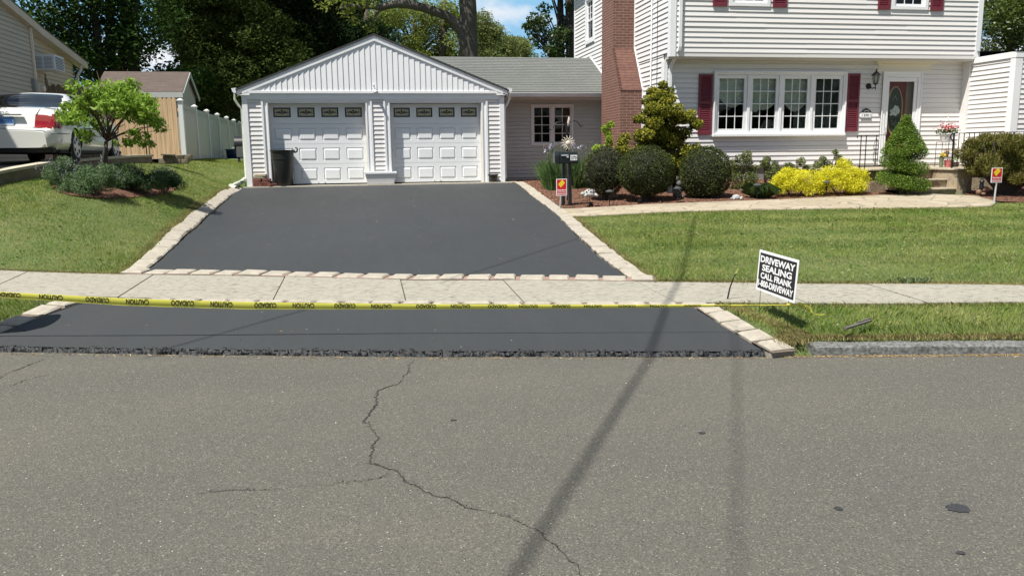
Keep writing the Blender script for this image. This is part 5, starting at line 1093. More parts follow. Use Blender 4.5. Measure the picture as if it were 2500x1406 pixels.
def build_car(base,rz):
    C=empty('parked_sedan',base,'pearl white sedan with red tail lights and a blue plate parked on the left driveway','car')
    Lc=4.95; Ys=np.unique(np.r_[np.linspace(0,.3,16),np.linspace(.3,1.7,44),np.linspace(1.7,4.95,70)])
    top=lambda y: smooth_interp(y,[0,.03,.10,.16,.22,.35,.95,1.18,1.55,1.85,2.6,3.0,3.75,3.95,4.7,4.88,4.95],[.60,.66,.69,.86,.99,1.035,1.06,1.12,1.36,1.415,1.43,1.40,1.07,1.0,.82,.7,.55])
    wid=lambda y: smooth_interp(y,[0,.08,.25,.6,1.2,2.5,3.9,4.6,4.85,4.95],[.70,.80,.875,.905,.915,.915,.905,.86,.76,.6])
    wtop=lambda y: smooth_interp(y,[0,.15,.35,.9,1.2,1.6,2.0,2.8,3.2,3.7,4.0,4.6,4.95],[.66,.74,.76,.76,.70,.60,.585,.58,.60,.68,.76,.72,.5])
    nr_=44; tcp=np.array([0,.12,.22,.36,.52,.62,.86,.94,1.0]); tv=np.linspace(0,1,nr_)
    grid=np.zeros((len(Ys),nr_,3))
    for i,y in enumerate(Ys):
        zt=float(top(y)); w=float(wid(y)); wt=min(float(wtop(y)),w*.97); zb=.24 if .12<y<4.8 else .30; belt=min(.93,zt-.055)
        px=[0,w*.82,w-.04,w,w*.99,w*.955,wt,wt*.80,0]; pz=[zb,zb,zb+.06,min(.50,zt-.3),min(.74,belt-.08),belt,zt-.035,zt-.008,zt+.012]
        grid[i,:,0]=smooth_interp(tv,tcp,px); grid[i,:,1]=y; grid[i,:,2]=smooth_interp(tv,tcp,pz)
    parts={k:[] for k in ('body','rear','side','tail','tail2','dark')}
    A_=lambda y,z,cy,r: (y-cy)**2+(z-.325)**2<r*r
    for i in range(len(Ys)-1):
        for j in range(nr_-1):
            c=grid[i:i+2,j:j+2].reshape(-1,3).mean(0); x,y,z=c; t=(tv[j]+tv[j+1])/2; k='body'
            if x>.6 and z<.75 and (A_(y,z,1.07,.365) or A_(y,z,3.98,.365)): continue
            if t>.8 and 1.02<y<1.60 and z>1.09 and x<.60+(1.6-y)*.1: k='rear'
            elif 3.05<y<3.78 and t>.8 and x<.60: k='rear'
            elif .62<t<.855 and z>.955 and 1.42<y<3.45 and not (2.42<y<2.52) and (z<1.375): 
                k='side' if (y-1.42)*.9>(z-.96)*.9-.02 and (3.55-y)>(z-.96)*1.2 else 'body'
            elif y<.36 and .665<z<.895 and x>.44+(.895-z)*-.25 and x>.42 and y<.16+(.9-z)*1.3+.12: k='tail2' if z>.79 else 'tail'
            parts[k].append((i,j))
    def mk(name,cells,m_,par,off=0,sides=(1,-1)):
        vs=[];fs=[]
        for sx in sides:
            for i,j in cells:
                q_=[grid[i,j],grid[i+1,j],grid[i+1,j+1],grid[i,j+1]]; b=len(vs)
                for p in q_: vs.append((p[0]*sx+sx*off*(1 if p[0]>.3 else .0)+base[0],p[1]-off*(1 if p[1]<.6 else 0)+base[1],p[2]+off+base[2]))
                fs.append((b,b+1,b+2,b+3) if sx<0 else (b+3,b+2,b+1,b))
        m=MB(); m.add(vs,fs); o=m.build(name,m_,par)
        bpy.context.view_layer.objects.active=o; import bmesh as bm_; B=bm_.new(); B.from_mesh(o.data); bm_.ops.remove_doubles(B,verts=B.verts,dist=.0008)
        for f in B.faces: f.smooth=True
        B.to_mesh(o.data); B.free(); return o
    bd=mk('body',parts['body'],CARP,C); 
    mk('rear_window',[q for q in parts['rear'] if Ys[q[0]]<2.2],CGL,C); mk('windscreen',[q for q in parts['rear'] if Ys[q[0]]>2.2],CGL,C)
    mk('side_window',parts['side'],CGL,C,sides=(1,)); mk('side_window',parts['side'],CGL,C,sides=(-1,))
    for gi,yy_,nm in ((0,0,'rear_bumper'),(-1,Lc,'front_bumper')):
        m=MB(); e=grid[gi]; pts=[(p[0]+base[0],base[1]+yy_,p[2]+base[2]) for p in e]+[(-p[0]+base[0],base[1]+yy_,p[2]+base[2]) for p in e[::-1]]; m.add(pts,[tuple(range(len(pts)))[::(1 if gi==0 else -1)]]); m.build(nm,CARP,C)
    # lamps: red lens blocks following the rear corner
    for sx in (1,-1):
        cells=[(i,j) for (i,j) in parts['tail']+parts['tail2']]
        for nm,ky,mm in (('tail_light','tail',TL1),('tail_light','tail2',TL2)):
            vs=[];fs=[]
            for i,j in parts[ky]:
                b=len(vs)
                for p in (grid[i,j],grid[i+1,j],grid[i+1,j+1],grid[i,j+1]): vs.append((sx*(p[0]+.004)+base[0],p[1]-.006+base[1],p[2]+base[2]))
                fs.append((b,b+1,b+2,b+3) if sx<0 else (b+3,b+2,b+1,b))
            if vs: m=MB(); m.add(vs,fs); m.build(nm,mm,C)
    bx,by,bz=base
    m=MB(); m.box(bx-.84,bx+.84,by+.25,by+4.7,bz+.20,bz+.26); 
    for cy in (1.07,3.98):
        for sx in (-1,1): m.box(bx+min(sx*.60,sx*.64),bx+max(sx*.60,sx*.64),by+cy-.38,by+cy+.38,bz+.2,bz+.75); m.box(bx+min(sx*.64,sx*.88),bx+max(sx*.64,sx*.88),by+cy-.385,by+cy+.385,bz+.69,bz+.71)
    m.box(bx-.8,bx+.8,by+.06,by+.3,bz+.22,bz+.30); m.build('underbody',UND,C)
    for cy in (1.07,3.98):
        for sx in (-1,1):
            cx_=bx+sx*.795; W_=MB(); pf=[(.20,-.10),(.29,-.105),(.325,-.08),(.325,.08),(.29,.105),(.205,.10)]
            W_.lathe([(r,z) for r,z in pf],(cx_,by+cy,bz+.325),32,ax='X'); wo=W_.build('wheel',TYRE,C,smooth=50)
            R_m=MB(); o_=sx*.108; R_m.lathe([(.215,o_),(.205,o_*1.12),(.19,o_*.9),(.10,o_*.95),(.05,o_*1.1),(.0,o_*1.1)],(cx_,by+cy,bz+.325),32,ax='X',mi=0)
            for q in range(6):
                a_=q/6*6.283+.4; pts=[]
                for k in range(10): b_=k/10*6.283; pts.append((cx_+o_*1.0+sx*.006,by+cy+.142*math.cos(a_)+.040*math.cos(b_),bz+.325+.142*math.sin(a_)+.040*math.sin(b_)))
                R_m.add(pts,[tuple(range(10)) if sx<0 else tuple(range(10))],1)
            R_m.build('rim',[RIM,UND],wo,smooth=40)
    m=MB(); y_=by+.118; zp=bz+.76
    m.box(bx-.30,bx+.30,by+.075,by+.15,bz+.885,bz+.915,0); m.build('trunk_garnish',CHR,C,bevel=.006)
    m=MB(); m.box(bx-.16,bx+.16,by+.095,by+.104,bz+.715,bz+.87,0); m.box(bx-.155,bx+.155,by+.093,by+.096,bz+.715,bz+.735,2)
    text_mb(m,'24N-HX4',(bx,by+.0925,bz+.765),(1,0,0),(0,0,1),.065,.25,1,bold=.012); m.build('licence_plate',[PLB,PLK,TXTW],C)
    # bright and dark trim lines, trunk seams
    m=MB()
    for yy in (0,): pass
    def side_line(z,y0,y1,r,mi):
        ys=np.linspace(y0,y1,40); pts=[]
        for y in ys:
            i=np.argmin(abs(Ys-y)); g_=grid[i]; jj=np.argmin(abs(g_[:22,2]-z)+(g_[:22,0]<.5)*9); pts.append((g_[jj,0]+.003+bx,y+by,z+bz))
        m.tube(pts,r,5,mi)
        m.tube([(2*bx-p[0],p[1],p[2]) for p in pts],r,5,mi)
    side_line(.56,.05,.68,.008,0); side_line(.56,1.46,3.58,.010,0)
    m.build('side_moulding',mat('moulding_grey',(.20,.22,.24),.4,.1,9),C)
    m=MB(); 
    for sx in (-1,1): m.tube([(bx+sx*.52,by+.165,bz+.90),(bx+sx*.57,by+.22,bz+1.0),(bx+sx*.60,by+.5,bz+1.045),(bx+sx*.63,by+.95,bz+1.05)],.005,5)
    m.tube([(bx-.66,by-.002,bz+.655),(bx+.66,by-.002,bz+.655)],.006,5); m.build('panel_seam',UND,C)
    m=MB(); n=20; pts=[(bx+.05*math.cos(q/n*6.283),by+.205,bz+.985+.045*math.sin(q/n*6.283)) for q in range(n+1)]
    pts=[(p[0],by+.16+ (p[2]-bz-.94)*.45,p[2]) for p in pts]; m.tube(pts,.005,5,cap=False)
    for sx in (-1,1): m.tube([(bx+sx*.006,by+.185,bz+1.025),(bx+sx*.026,by+.155,bz+.95)],.005,5)
    m.tube([(bx-.014,by+.168,bz+.975),(bx+.014,by+.168,bz+.975)],.004,5); m.build('badge',CHR,C)
    C.rotation_euler=(0,0,rz); return C
_wq=P(178,397,y=17.4)
hd=R_(2.0) # heading turned slightly
cw,sw_=math.cos(hd),math.sin(hd)
bx_=_wq[0]-(.80*cw-1.07*sw_); by_=17.4-(.80*sw_+1.07*cw)
build_car((bx_,by_,float(ndz(0,17.4))-.01),hd)
# ------------------------------------------------------------------ things by the garage
def can(loc):
    T=empty('trash_can',loc,'black plastic trash can without a lid standing before the left garage door','trash can'); x,y,z=loc
    m=MB(); m.lathe([(.20,0),(.215,.02),(.262,.66),(.272,.665),(.285,.86),(.305,.865),(.31,.90),(.295,.905),(.27,.86),(.25,.6),(.19,.03)],(x,y,z),32); m.build('bin_body',BLACKP,T,smooth=40)
    for a_ in (-.15,1.8):
        m=MB()
        c,s=math.cos(a_),math.sin(a_); pr=[(.30,.86),(.33,.84),(.37,.86),(.385,.90),(.375,.94),(.35,.955),(.335,.94)]
        m.tube([(x+c*r,y+s*r,z+h) for r,h in pr],[.03,.024,.02,.018,.018,.018,.016],8); m.build('handle',BLACKP,T,smooth=60)
    m=MB(); m.lathe([(.03,-.02),(.07,-.02),(.07,.02),(.03,.02)],(x+.2,y+.08,z+.07),14,ax='X'); m.build('wheel',TYRE,T)
    return T
q=P(691,455,z=.872); can((q[0],21.36,.873))
B=empty('brick_stack',(-2.6,21.3,.873),'short stack of old red bricks and pavers at the left corner of the garage','bricks'); RB=mat('loose_brick',(.17,.06,.045),.9,.4,9,.6,50,fine=.4); RB2=mat('loose_paver',(.36,.31,.21),.9,.2,9,.5,50,fine=.3)
random.seed(5)
for lv in range(3):
    for i in range(2):
        for j in range(2):
            m=MB(); m.obox((-2.72+i*.215+random.uniform(-.02,.02),21.24+j*.11,.873+.032+lv*.064),(.20,.095,.057),(0,0,random.uniform(-.12,.12)),jit=.004); m.build('brick',RB,B,bevel=.004)
for (dx,lv,w_) in ((-.05,3,.30),(-.02,4,.28)):
    m=MB(); m.obox((-2.62+dx,21.30,.873+.03+lv*.062),(w_,.20,.05),(0,0,random.uniform(-.1,.1)),jit=.006); m.build('paver',RB2,B,bevel=.005)
for (dx,dy,a_) in ((.36,-.02,.4),(.47,.05,-.3)): m=MB(); m.obox((-2.72+dx,21.22+dy,.873+.03),(.17,.09,.055),(0,.05,a_),jit=.006); m.build('brick',RB,B,bevel=.004)
# flower box
FB=empty('planter_box',(.36,21.33,.873),'empty white plastic planter box between the two garage doors','planter'); x,y,z=.36,21.34,.875
m=MB(); a=[(x-.34,y-.13),(x+.34,y-.13),(x+.34,y+.10),(x-.34,y+.10)]; b=[(x-.40,y-.17),(x+.40,y-.17),(x+.40,y+.13),(x-.40,y+.13)]
vs=[(*p,z) for p in a]+[(*p,z+.30) for p in b]; b2=[(x-.37,y-.14),(x+.37,y-.14),(x+.37,y+.10),(x-.37,y+.10)]; vs+=[(*p,z+.30) for p in b2]+[(*p,z+.22) for p in b2]
m.add(vs,[(3,2,1,0),(0,1,5,4),(1,2,6,5),(2,3,7,6),(3,0,4,7),(4,5,9,8),(5,6,10,9),(6,7,11,10),(7,4,8,11),(8,9,13,12),(9,10,14,13),(10,11,15,14),(11,8,12,15),(12,13,14,15)]); m.build('box_body',mat('planter_plastic',(.66,.66,.65),.5,.05,5),FB,bevel=.006)
m=MB(); ring_=[(x-.415,x+.415,y-.185,y-.15),(x-.415,x+.415,y+.11,y+.145),(x-.415,x-.38,y-.15,y+.11),(x+.38,x+.415,y-.15,y+.11)]
for r in ring_: m.box(r[0],r[1],r[2],r[3],z+.262,z+.318)
m.build('rim',WHITE,FB,bevel=.006)
q=P(1212,446,z=.873); m=MB(); x,y=q[0],21.33; m.lathe([(.085,0),(.09,.01),(.125,.17),(.14,.175),(.145,.20),(.13,.205),(.115,.17),(.1,.15)],(x,y,.873),20,mi=0); o=m.build('plant_pot',mat('dark_pot',(.035,.028,.022),.5,.3,9),None,smooth=40); tag(o,'small dark round plant pot at the right corner of the garage','pot')
m=MB(); c=P(583,452,z=.9); m.tube([(-3.06,21.50,1.06),(-3.12,21.35,.99),(-3.24,21.15,.93),(-3.30,20.98,.89)],[.05,.055,.06,.06],12); m.tube([(-3.34,21.06,.90),(-3.30,20.95,.88),(-3.18,20.78,.845),(-3.15,20.73,.84)],[.06,.062,.066,.068],12,cap=False); m.lathe([(.058,0),(.058,.004)],(-3.16,20.76,.838),10,ax='Y'); o=m.build('drain_elbow',[PIPEG],None,smooth=60); tag(o,'grey corrugated downspout elbow lying on the grass left of the garage','pipe')
m=MB(); 
for k in range(3): m.tube([(-3.10+.09*math.cos(t_),21.22+.04*k+.02*math.sin(t_),.93+.08*math.sin(t_)) for t_ in np.linspace(0,6.283,18)],.012,6,cap=False)
o=m.build('hose_reel',GREENH,None,smooth=60); tag(o,'small green coiled hose beside the garage corner','hose')
q=P(570,386,y=33.0); m=MB(); m.lathe([(.22,0),(.24,.02),(.27,.38),(.30,.39),(.30,.42),(.27,.42),(.25,.35)],(q[0],33.0,1.50),20); o=m.build('blue_bin',BLUEB,None,smooth=40); tag(o,'blue plastic tub on the grass by the vinyl fence','tub')
q=P(592,372,y=26.0); g_=empty('covered_grill',(q[0],26.0,1.4),'dark wheeled grill half hidden behind the left wall of the garage','grill'); gx=q[0]
m=MB(); m.box(gx-.15,gx+.35,25.8,26.3,1.6,1.95); m.build('cabinet',mat('grill_grey',(.10,.10,.11),.4,.2,4),g_,bevel=.02); m=MB(); m.lathe([(.26,-.3),(.26,.3)],(gx+.1,26.05,1.98),16,ax='X'); m.build('lid',BLACK,g_,smooth=50); m=MB(); m.lathe([(.04,-.03),(.09,-.03),(.09,.03),(.04,.03)],(gx-.1,25.9,1.5),14,ax='X'); m.build('wheel',TYRE,g_)
m=MB(); m.box(gx-.28,gx-.15,25.85,26.25,1.88,1.91); m.build('side_shelf',GALV,g_)
# ------------------------------------------------------------------ caution tape and lawn sign
SG=empty('lawn_sign',(3.4,6.1,.16),'tilted black and white driveway sealing sign on wire legs in the grass strip','sign')
yn,yf=6.0,6.63
TRp=P(1951,635,y=yn); BRp=P(1939,741,y=yn); TLp=P(1853,609,y=yf); BLp=P(1847,705,y=yf)
c0=(BLp+BRp)/2; uxv=((BRp-BLp)+(TRp-TLp))/2; Wd=np.linalg.norm(uxv); uxv/=Wd; uzv=((TLp-BLp)+(TRp-BRp))/2; Hd=np.linalg.norm(uzv); uzv-=uxv*(uzv@uxv); uzv/=np.linalg.norm(uzv); nv_=np.cross(uxv,uzv); nv_=nv_ if nv_@(CAM-c0)>0 else -nv_
m=MB()
def sp(a,b,o): return c0+uxv*a+uzv*b+nv_*o
m.prism([sp(-Wd/2,0,-.002),sp(Wd/2,0,-.002),sp(Wd/2,Hd,-.002),sp(-Wd/2,Hd,-.002)],nv_*.004,0); e=.022
m.add([sp(-Wd/2+e,e,.0035),sp(Wd/2-e,e,.0035),sp(Wd/2-e,Hd-e,.0035),sp(-Wd/2+e,Hd-e,.0035)],[(0,1,2,3)],1)
m.add([sp(-Wd/2+e,e,-.0035),sp(Wd/2-e,e,-.0035),sp(Wd/2-e,Hd-e,-.0035),sp(-Wd/2+e,Hd-e,-.0035)],[(3,2,1,0)],1)
hh=Hd-2*e
for txt,zb_,hf,wf in (('DRIVEWAY',.75,.18,.88),('SEALING',.52,.175,.76),('CALL FRANK',.30,.165,.80),('1-800-DRIVEWAY',.07,.175,.90)):
    text_mb(m,txt,sp(0,e+hh*zb_,.005),uxv,uzv,hh*hf,Wd*wf,0,bold=.036)
m.build('sign_panel',[TXTW,SIGNK],SG)
w_=sp(-Wd/2+.075,0,0); n_=sp(Wd/2-.09,0,0)
for p_ in (w_,n_): g0=tz(p_[0],p_[1]); m=MB(); m.tube([p_+uzv*.06,p_,p_-np.array([0,0,1])*(p_[2]-g0+.03)+uxv*0],.0028,5); m.build('wire_leg',BLACK,SG)
TYEL=foliage('tape_yellow',(.88,.83,.13),(.90,.85,.15),.35,.45,3); TY2=foliage('tape_fold_yellow',(.78,.72,.08),(.80,.74,.09),.4,.4,3)
# tape hangs from the near leg to beyond the left edge; its plane leans with the sunlight
def line_x(u,vt): return vt
tape_pts=[]
ground_at=lambda x,y: float(apz([x],[y])[0]) if True else 0
us=[-160,0,300,600,1000,1400,1700,1840,1921]; vt=[705,712,728,737,742,743.5,743,744,743.5]; vb=[721,726,746,755,755,753,750,747,745.5]
vs_=[815,817,819,821,818,815,817,None,None]
# solve the depth so that the shadow falls on the measured line
SDv=np.array([SDX,SDY,-1.])
def proj(p):
    q=np.array(p)-CAM; w=q@FW; return 1250+F*(q@RX)/w,703+F*(q@RY)/w
deps=[]
for u,v1,v2,v3 in zip(us,vt,vb,vs_):
    if v3 is None: deps.append(None); continue
    best=None
    for yy in np.linspace(5.2,8.2,301):
        p=P(u,v1,y=yy); g0=.1; 
        for _ in range(4): h_=p[2]-g0; s_=p+SDv*h_; g0=float(apz(np.array([s_[0]]),np.array([s_[1]]))[0])+.012
        if h_<.02: continue
        U_,V_=proj(s_); e_=abs(V_-v3)
        if best is None or e_<best[0]: best=(e_,yy)
    deps.append(best[1])
print('tape depths',deps)
yy=[d if d else None for d in deps]; yy[-1]=float(n_[1]); yy[-2]=(yy[-3]+yy[-1])/2*.5+yy[-1]*.5
yfit=np.polyfit(us,yy,1); yy=[yfit[0]*u+yfit[1] for u in us]
uu=np.linspace(us[0],us[-1],260); T_=[];
for u in uu:
    y_=yfit[0]*u+yfit[1]; a=P(u,np.interp(u,us,vt),y=y_); b=P(u,np.interp(u,us,vb),y=y_); h_=a[2]-b[2]
    lean=SDY-SDX*( (P(us[-1],743,y=yy[-1])-P(us[0],704,y=yy[0]))[1]/(P(us[-1],743,y=yy[-1])-P(us[0],704,y=yy[0]))[0])
    lean*=.30; T_.append((a-np.array([0,lean*h_*.5,0]),b+np.array([0,lean*h_*.5,0])))
T_=np.array(T_); CT=empty('caution_tape',(0,6.3,.4),'yellow caution tape with upside down black lettering stretched across the apron','tape')
m=MB(); n=len(T_); 
wv=.003*np.sin(np.linspace(0,40,n))
rows=[(0,0.),(.16,.004),(.72,.003),(.86,-.004),(1,.0)]
vs=[]
for i in range(n):
    for f,o_ in rows: p=T_[i,0]*(1-f)+T_[i,1]*f; vs.append(tuple(p+np.array([0,-(o_)+wv[i]*.3,0])))
k=len(rows); fs=[];mi_=[]
for i in range(n-1):
    for r in range(k-1): fs.append((i*k+r,i*k+r+1,(i+1)*k+r+1,(i+1)*k+r)); m.m.append(0 if r not in (2,) else 1)
m.v+=vs; m.f+=fs; TB=m.build('tape_band',[TYEL,TY2],CT,smooth=True)
m=MB(); s_cum=np.r_[0,np.cumsum(np.linalg.norm(np.diff((T_[:,0]+T_[:,1])/2,axis=0),axis=1))]
def tape_pt(s,f):
    i=np.interp(s,s_cum,np.arange(n)); i0=int(min(i,n-2)); t_=i-i0; a=T_[i0,0]*(1-t_)+T_[i0+1,0]*t_; b=T_[i0,1]*(1-t_)+T_[i0+1,1]*t_; return a*(1-f)+b*f
uc=[-80,22,125,238,336,446,541,648,741,842,931,1040,1124,1214,1290,1370,1447,1530,1608,1690,1764,1834]; wd_=[58,58,58,58,56,56,54,54,53,52,50,49,48,47,46,45,44,43,43,42,40,40]
for i,(u,w_) in enumerate(zip(uc,wd_)):
    txt='CAUTION' if (i%2==0) else 'CUIDADO'
    if u in (22,): txt='CUIDADO'
    s0=float(np.interp(u,uu,s_cum)); sw2=w_/2*(s_cum[-1]/(us[-1]-us[0]))
    wl=float(np.interp(u+w_/2,uu,s_cum)-np.interp(u-w_/2,uu,s_cum))
    # rotated half a turn: x runs backwards, letter tops hang down
    def warp(p,s0=s0): return p
    cu=MB(); text_mb(cu,txt,(0,0,0),(1,0,0),(0,1,0),1.,1.,0,bold=.03)
    top_f=.08; hf=.74; m=MB()
    out_v=[]
    for (a,b,_) in cu.v:
        s=s0-a*wl; f=top_f+b*hf; 
        if s>s_cum[-1]-.01: s=s_cum[-1]-.01
        p=tape_pt(s,f)+np.array([0,-.006,0]); out_v.append(tuple(p))
    m.add(out_v,cu.f,0); m.build('lettering',SIGNK,TB)
# knot on the wire leg and the loose tail
m=MB(); kp=np.array([n_[0],n_[1],P(1921,744,y=n_[1])[2]]); 
for q in range(3): m.tube([kp+np.array([.012*math.cos(t_),.012*math.sin(t_),.004*q-.004+.004*math.sin(t_*2)]) for t_ in np.linspace(0,6.28,12)],.005,5,cap=False)
m.build('knot',TYEL,CT)
tl=[P(u,v,y=yv) for u,v,yv in ((1948,742,6.0),(1965,747,6.0),(1978,752,5.98),(1983,762,5.95),(1990,767,5.93),(2003,769,5.92),(2014,767,5.92))]
g2=MB(); vs=[];wt=[.03,.03,.024,.012,.01,.012,.012]
for p,w_ in zip(tl,wt): vs+=[tuple(p+np.array([0,0,w_/2])),tuple(p-np.array([0,-.01,w_/2]))]
g2.add(vs,[(2*i,2*i+1,2*i+3,2*i+2) for i in range(len(tl)-1)]); cu=MB(); text_mb(cu,'ODADI',(0,0,0),(1,0,0),(0,1,0),1.,1.,0,bold=.012)
a_,b_=P(1949,746,y=5.985),P(1978,756,y=5.965)
g2.m=[0]*len(g2.f); g2.add([tuple(a_+(b_-a_)*(x_+.5)+np.array([0,-.004,(0.5-y_)*.028])) for x_,y_,_ in cu.v],cu.f,1); g2.build('loose_tail',[TYEL,SIGNK],CT)
# plastic edging stick / board scrap lying in grass, flexible marker
a=P(2062,808,z=.17); b=P(2124,788,z=.175); m=MB(); m.bar(a+[0,0,.02],b+[0,0,.02],.035,.014); m.bar(a+(b-a)*.55+[0,0.02,.03],b+[0.02,.03,.03],.02,.01); o=m.build('board_scrap',mat('old_board',(.10,.09,.075),.9,.3,9,.5,60)); tag(o,'weathered strip of wood lying in the right grass strip','board')
a=P(1776,730,z=.19); m=MB(); m.tube([a,P(1782,703,y=a[1]-.01),P(1791,678,y=a[1]-.02),P(1796,668,y=a[1]-.02)],[.009,.008,.006,.005],6,0); m.tube([P(1791,677,y=a[1]-.02),P(1803,655,y=a[1]-.02)],[.004,.0025],5,1); o=m.build('driveway_marker',[BLACK,mat('marker_tip',(.55,.5,.2),.5,.1,9)]); tag(o,'thin leaning black driveway marker stake beside the sidewalk','marker')
# ------------------------------------------------------------------ mailbox, ornaments, lights in the mulch bed
def gz(x,y): return tz(x,y)+.012
yM=15.75; q=P(1378,500,y=yM); mx_=q[0]; mz=gz(mx_,yM); MBX=empty('mailbox',(mx_,yM,mz),'black mailbox with a 370 number label on two dark posts in the mulch bed','mailbox')
bl=P(1352,398,y=yM); tr=P(1408,370,y=yM); m=MB(); x0,x1=bl[0],tr[0]; zb,zt=bl[2],tr[2]; r=(zt-zb)*.42; n=12
pr=[(-.10,0),(.10,0),(.10,zt-zb-.10)]+[(.10*math.cos(a_),zt-zb-.10+.10*math.sin(a_)) for a_ in np.linspace(.15,math.pi-.15,n)]+[(-.10,zt-zb-.10)]
def hull(mb,xa,xb,s=1,mi=0): mb.prism([(xa,yM+p[0]*s,zb+(p[1] if s==1 else (p[1]*s-.004))) for p in pr],(xb-xa,0,0),mi)
hull(m,x0+.10,x1); m.build('mailbox_body',mat('mailbox_black',(.012,.016,.015),.22,.2,5,coat=.3),MBX,smooth=30)
m=MB(); hull(m,x0,x0+.09,1.03); m.build('mailbox_door',mat('mailbox_door_black',(.014,.017,.017),.3,.2,5),MBX,smooth=30)
m=MB(); m.box(x0+.13,x0+.27,yM-.116,yM-.106,zb+.135,zb+.160); m.box(x0+.235,x0+.275,yM-.116,yM-.106,zb+.10,zb+.145); m.build('flag',GALV,MBX)
m=MB(); m.box(x1-.155,x1-.02,yM-.108,yM-.102,zb+.045,zb+.15,0); text_mb(m,'370',((x1-.155+x1-.02)/2,yM-.110,zb+.062),(1,0,0),(0,0,1),.07,.115,1,bold=.02); m.build('number_label',[TXTW,SIGNK],MBX)
pc=(x0+x1)/2
for sx in (-.045,.10): m=MB(); m.bar((pc+sx,yM,mz-.1),(pc+sx*.8,yM,zb),.065,.065); m.build('post',BLACK,MBX)
m=MB(); m.box(pc-.2,pc+.25,yM-.05,yM+.05,zb-.02,zb); m.build('shelf',BLACK,MBX)
def secsign(u0,v_base,u1,vt_,vb_,wpx,y,tiltx,label):
    b=P(u0,v_base,y=y); z0=gz(b[0],y)-.02; S_=empty('security_sign',(b[0],y,z0),label,'sign',None); tc_=P(u1,vt_,y=y); bc_=P(u1,vb_,y=y); h=tc_[2]-bc_[2]; w=P(u1+wpx/2,vt_,y=y)[0]-P(u1-wpx/2,vt_,y=y)[0]
    m=MB(); m.bar((b[0],y+.012,z0-.1),(bc_[0]+.0,y+.012,tc_[2]-.05),.03,.012); m.build('post',GALV,S_)
    m=MB(); xc=tc_[0]; zb=bc_[2]; m.box(xc-w/2,xc+w/2,y-.004,y+.004,zb,zb+h,0); m.box(xc-w/2+.012,xc+w/2-.012,y-.0055,y-.004,zb+.012,zb+h-.012,1)
    zc=zb+h*.68; a_=w*.32; yy=y-.0065
    for k in (-1,0,1):
        d=a_*.30*k; m.add([(xc-a_*.72+d*.9+.0,yy,zc-a_*.30+d*-1.05+.0),(xc-a_*.55+d*.9,yy,zc-a_*.62+d*-1.05),(xc+a_*.72+d*.9,yy,zc+a_*.72+d*-1.05),(xc+a_*.45+d*.9,yy,zc+a_*.98+d*-1.05)],[(0,1,2,3)],2)
    text_mb(m,'Standard',(xc,yy,zb+h*.30),(1,0,0),(0,0,1),h*.085,w*.80,0,bold=.03); text_mb(m,'Security Systems',(xc,yy,zb+h*.19),(1,0,0),(0,0,1),h*.06,w*.80,0,bold=.02); text_mb(m,'800-201-4416',(xc,yy,zb+h*.07),(1,0,0),(0,0,1),h*.07,w*.8,0,bold=.03)
    m.build('sign_panel',[TXTW,RED,YEL],S_); return S_
secsign(1366,511,1371,437,478,26,15.2,0,'small red security sign with yellow diamond at the start of the walk, before the mailbox')
secsign(2428,487,2435,410,446,26,13.1,0,'small red security sign with yellow diamond on a grey post in front of the yew')
# shepherd hook
yH=16.6; hx=P(1385,450,y=yH)[0]; hz=gz(hx,yH); Hk=empty('shepherd_hook',(hx,yH,hz),'tall double armed black shepherd hook behind the mailbox','garden hook'); pt=lambda u,v:tuple(P(u,v,y=yH))
m=MB(); m.tube([(hx,yH,hz-.1),pt(1384,340),pt(1385,285)],.014,6); m.tube([pt(1384,330),pt(1384,300)],.028,8)
m.tube([pt(1384,314),pt(1378,303),pt(1369,298),pt(1360,299),pt(1353,306),pt(1350,314),pt(1346,318),pt(1342,317),pt(1340,312)],.011,6); m.tube([pt(1386,310),pt(1392,298),pt(1400,295),pt(1408,297),pt(1414,304),pt(1418,311),pt(1421,309),pt(1421,305)],.011,6); m.build('hook_rod',BLACK,Hk)
m=MB(); m.tube([pt(1384,312),pt(1387,302),pt(1389,292),pt(1389,285)],[.02,.035,.03,.008],8); m.build('feather_ornament',mat('faded_pink',(.50,.40,.37),.6,.1,9),Hk)
# sun face ornament on a rod
yS=16.1; sx_,_,sz_=P(1387,350,y=yS); So=empty('sun_ornament',(sx_,yS,gz(sx_,yS)),'pale metal sunburst ornament on a thin stake above the mailbox','garden ornament')
m=MB(); m.tube([(sx_,yS+.02,gz(sx_,yS)-.1),(sx_,yS+.02,sz_)],.006,5); m.build('stake',BLACK,So)
m=MB(); m.ball((sx_,yS,sz_),(.055,.03,.055)); nr2=14
for k in range(nr2):
    a_=k/nr2*6.283; c,s=math.cos(a_),math.sin(a_); wv_=.012; m.tube([(sx_+c*.045,yS,sz_+s*.045),(sx_+c*.085-s*wv_,yS,sz_+s*.085+c*wv_),(sx_+c*.12+s*wv_,yS,sz_+s*.12-c*wv_),(sx_+c*.155,yS,sz_+s*.155)],[.013,.011,.008,.003],6)
m.build('sun_face',mat('sun_cream',(.62,.55,.45),.5,.15,20),So,smooth=True)
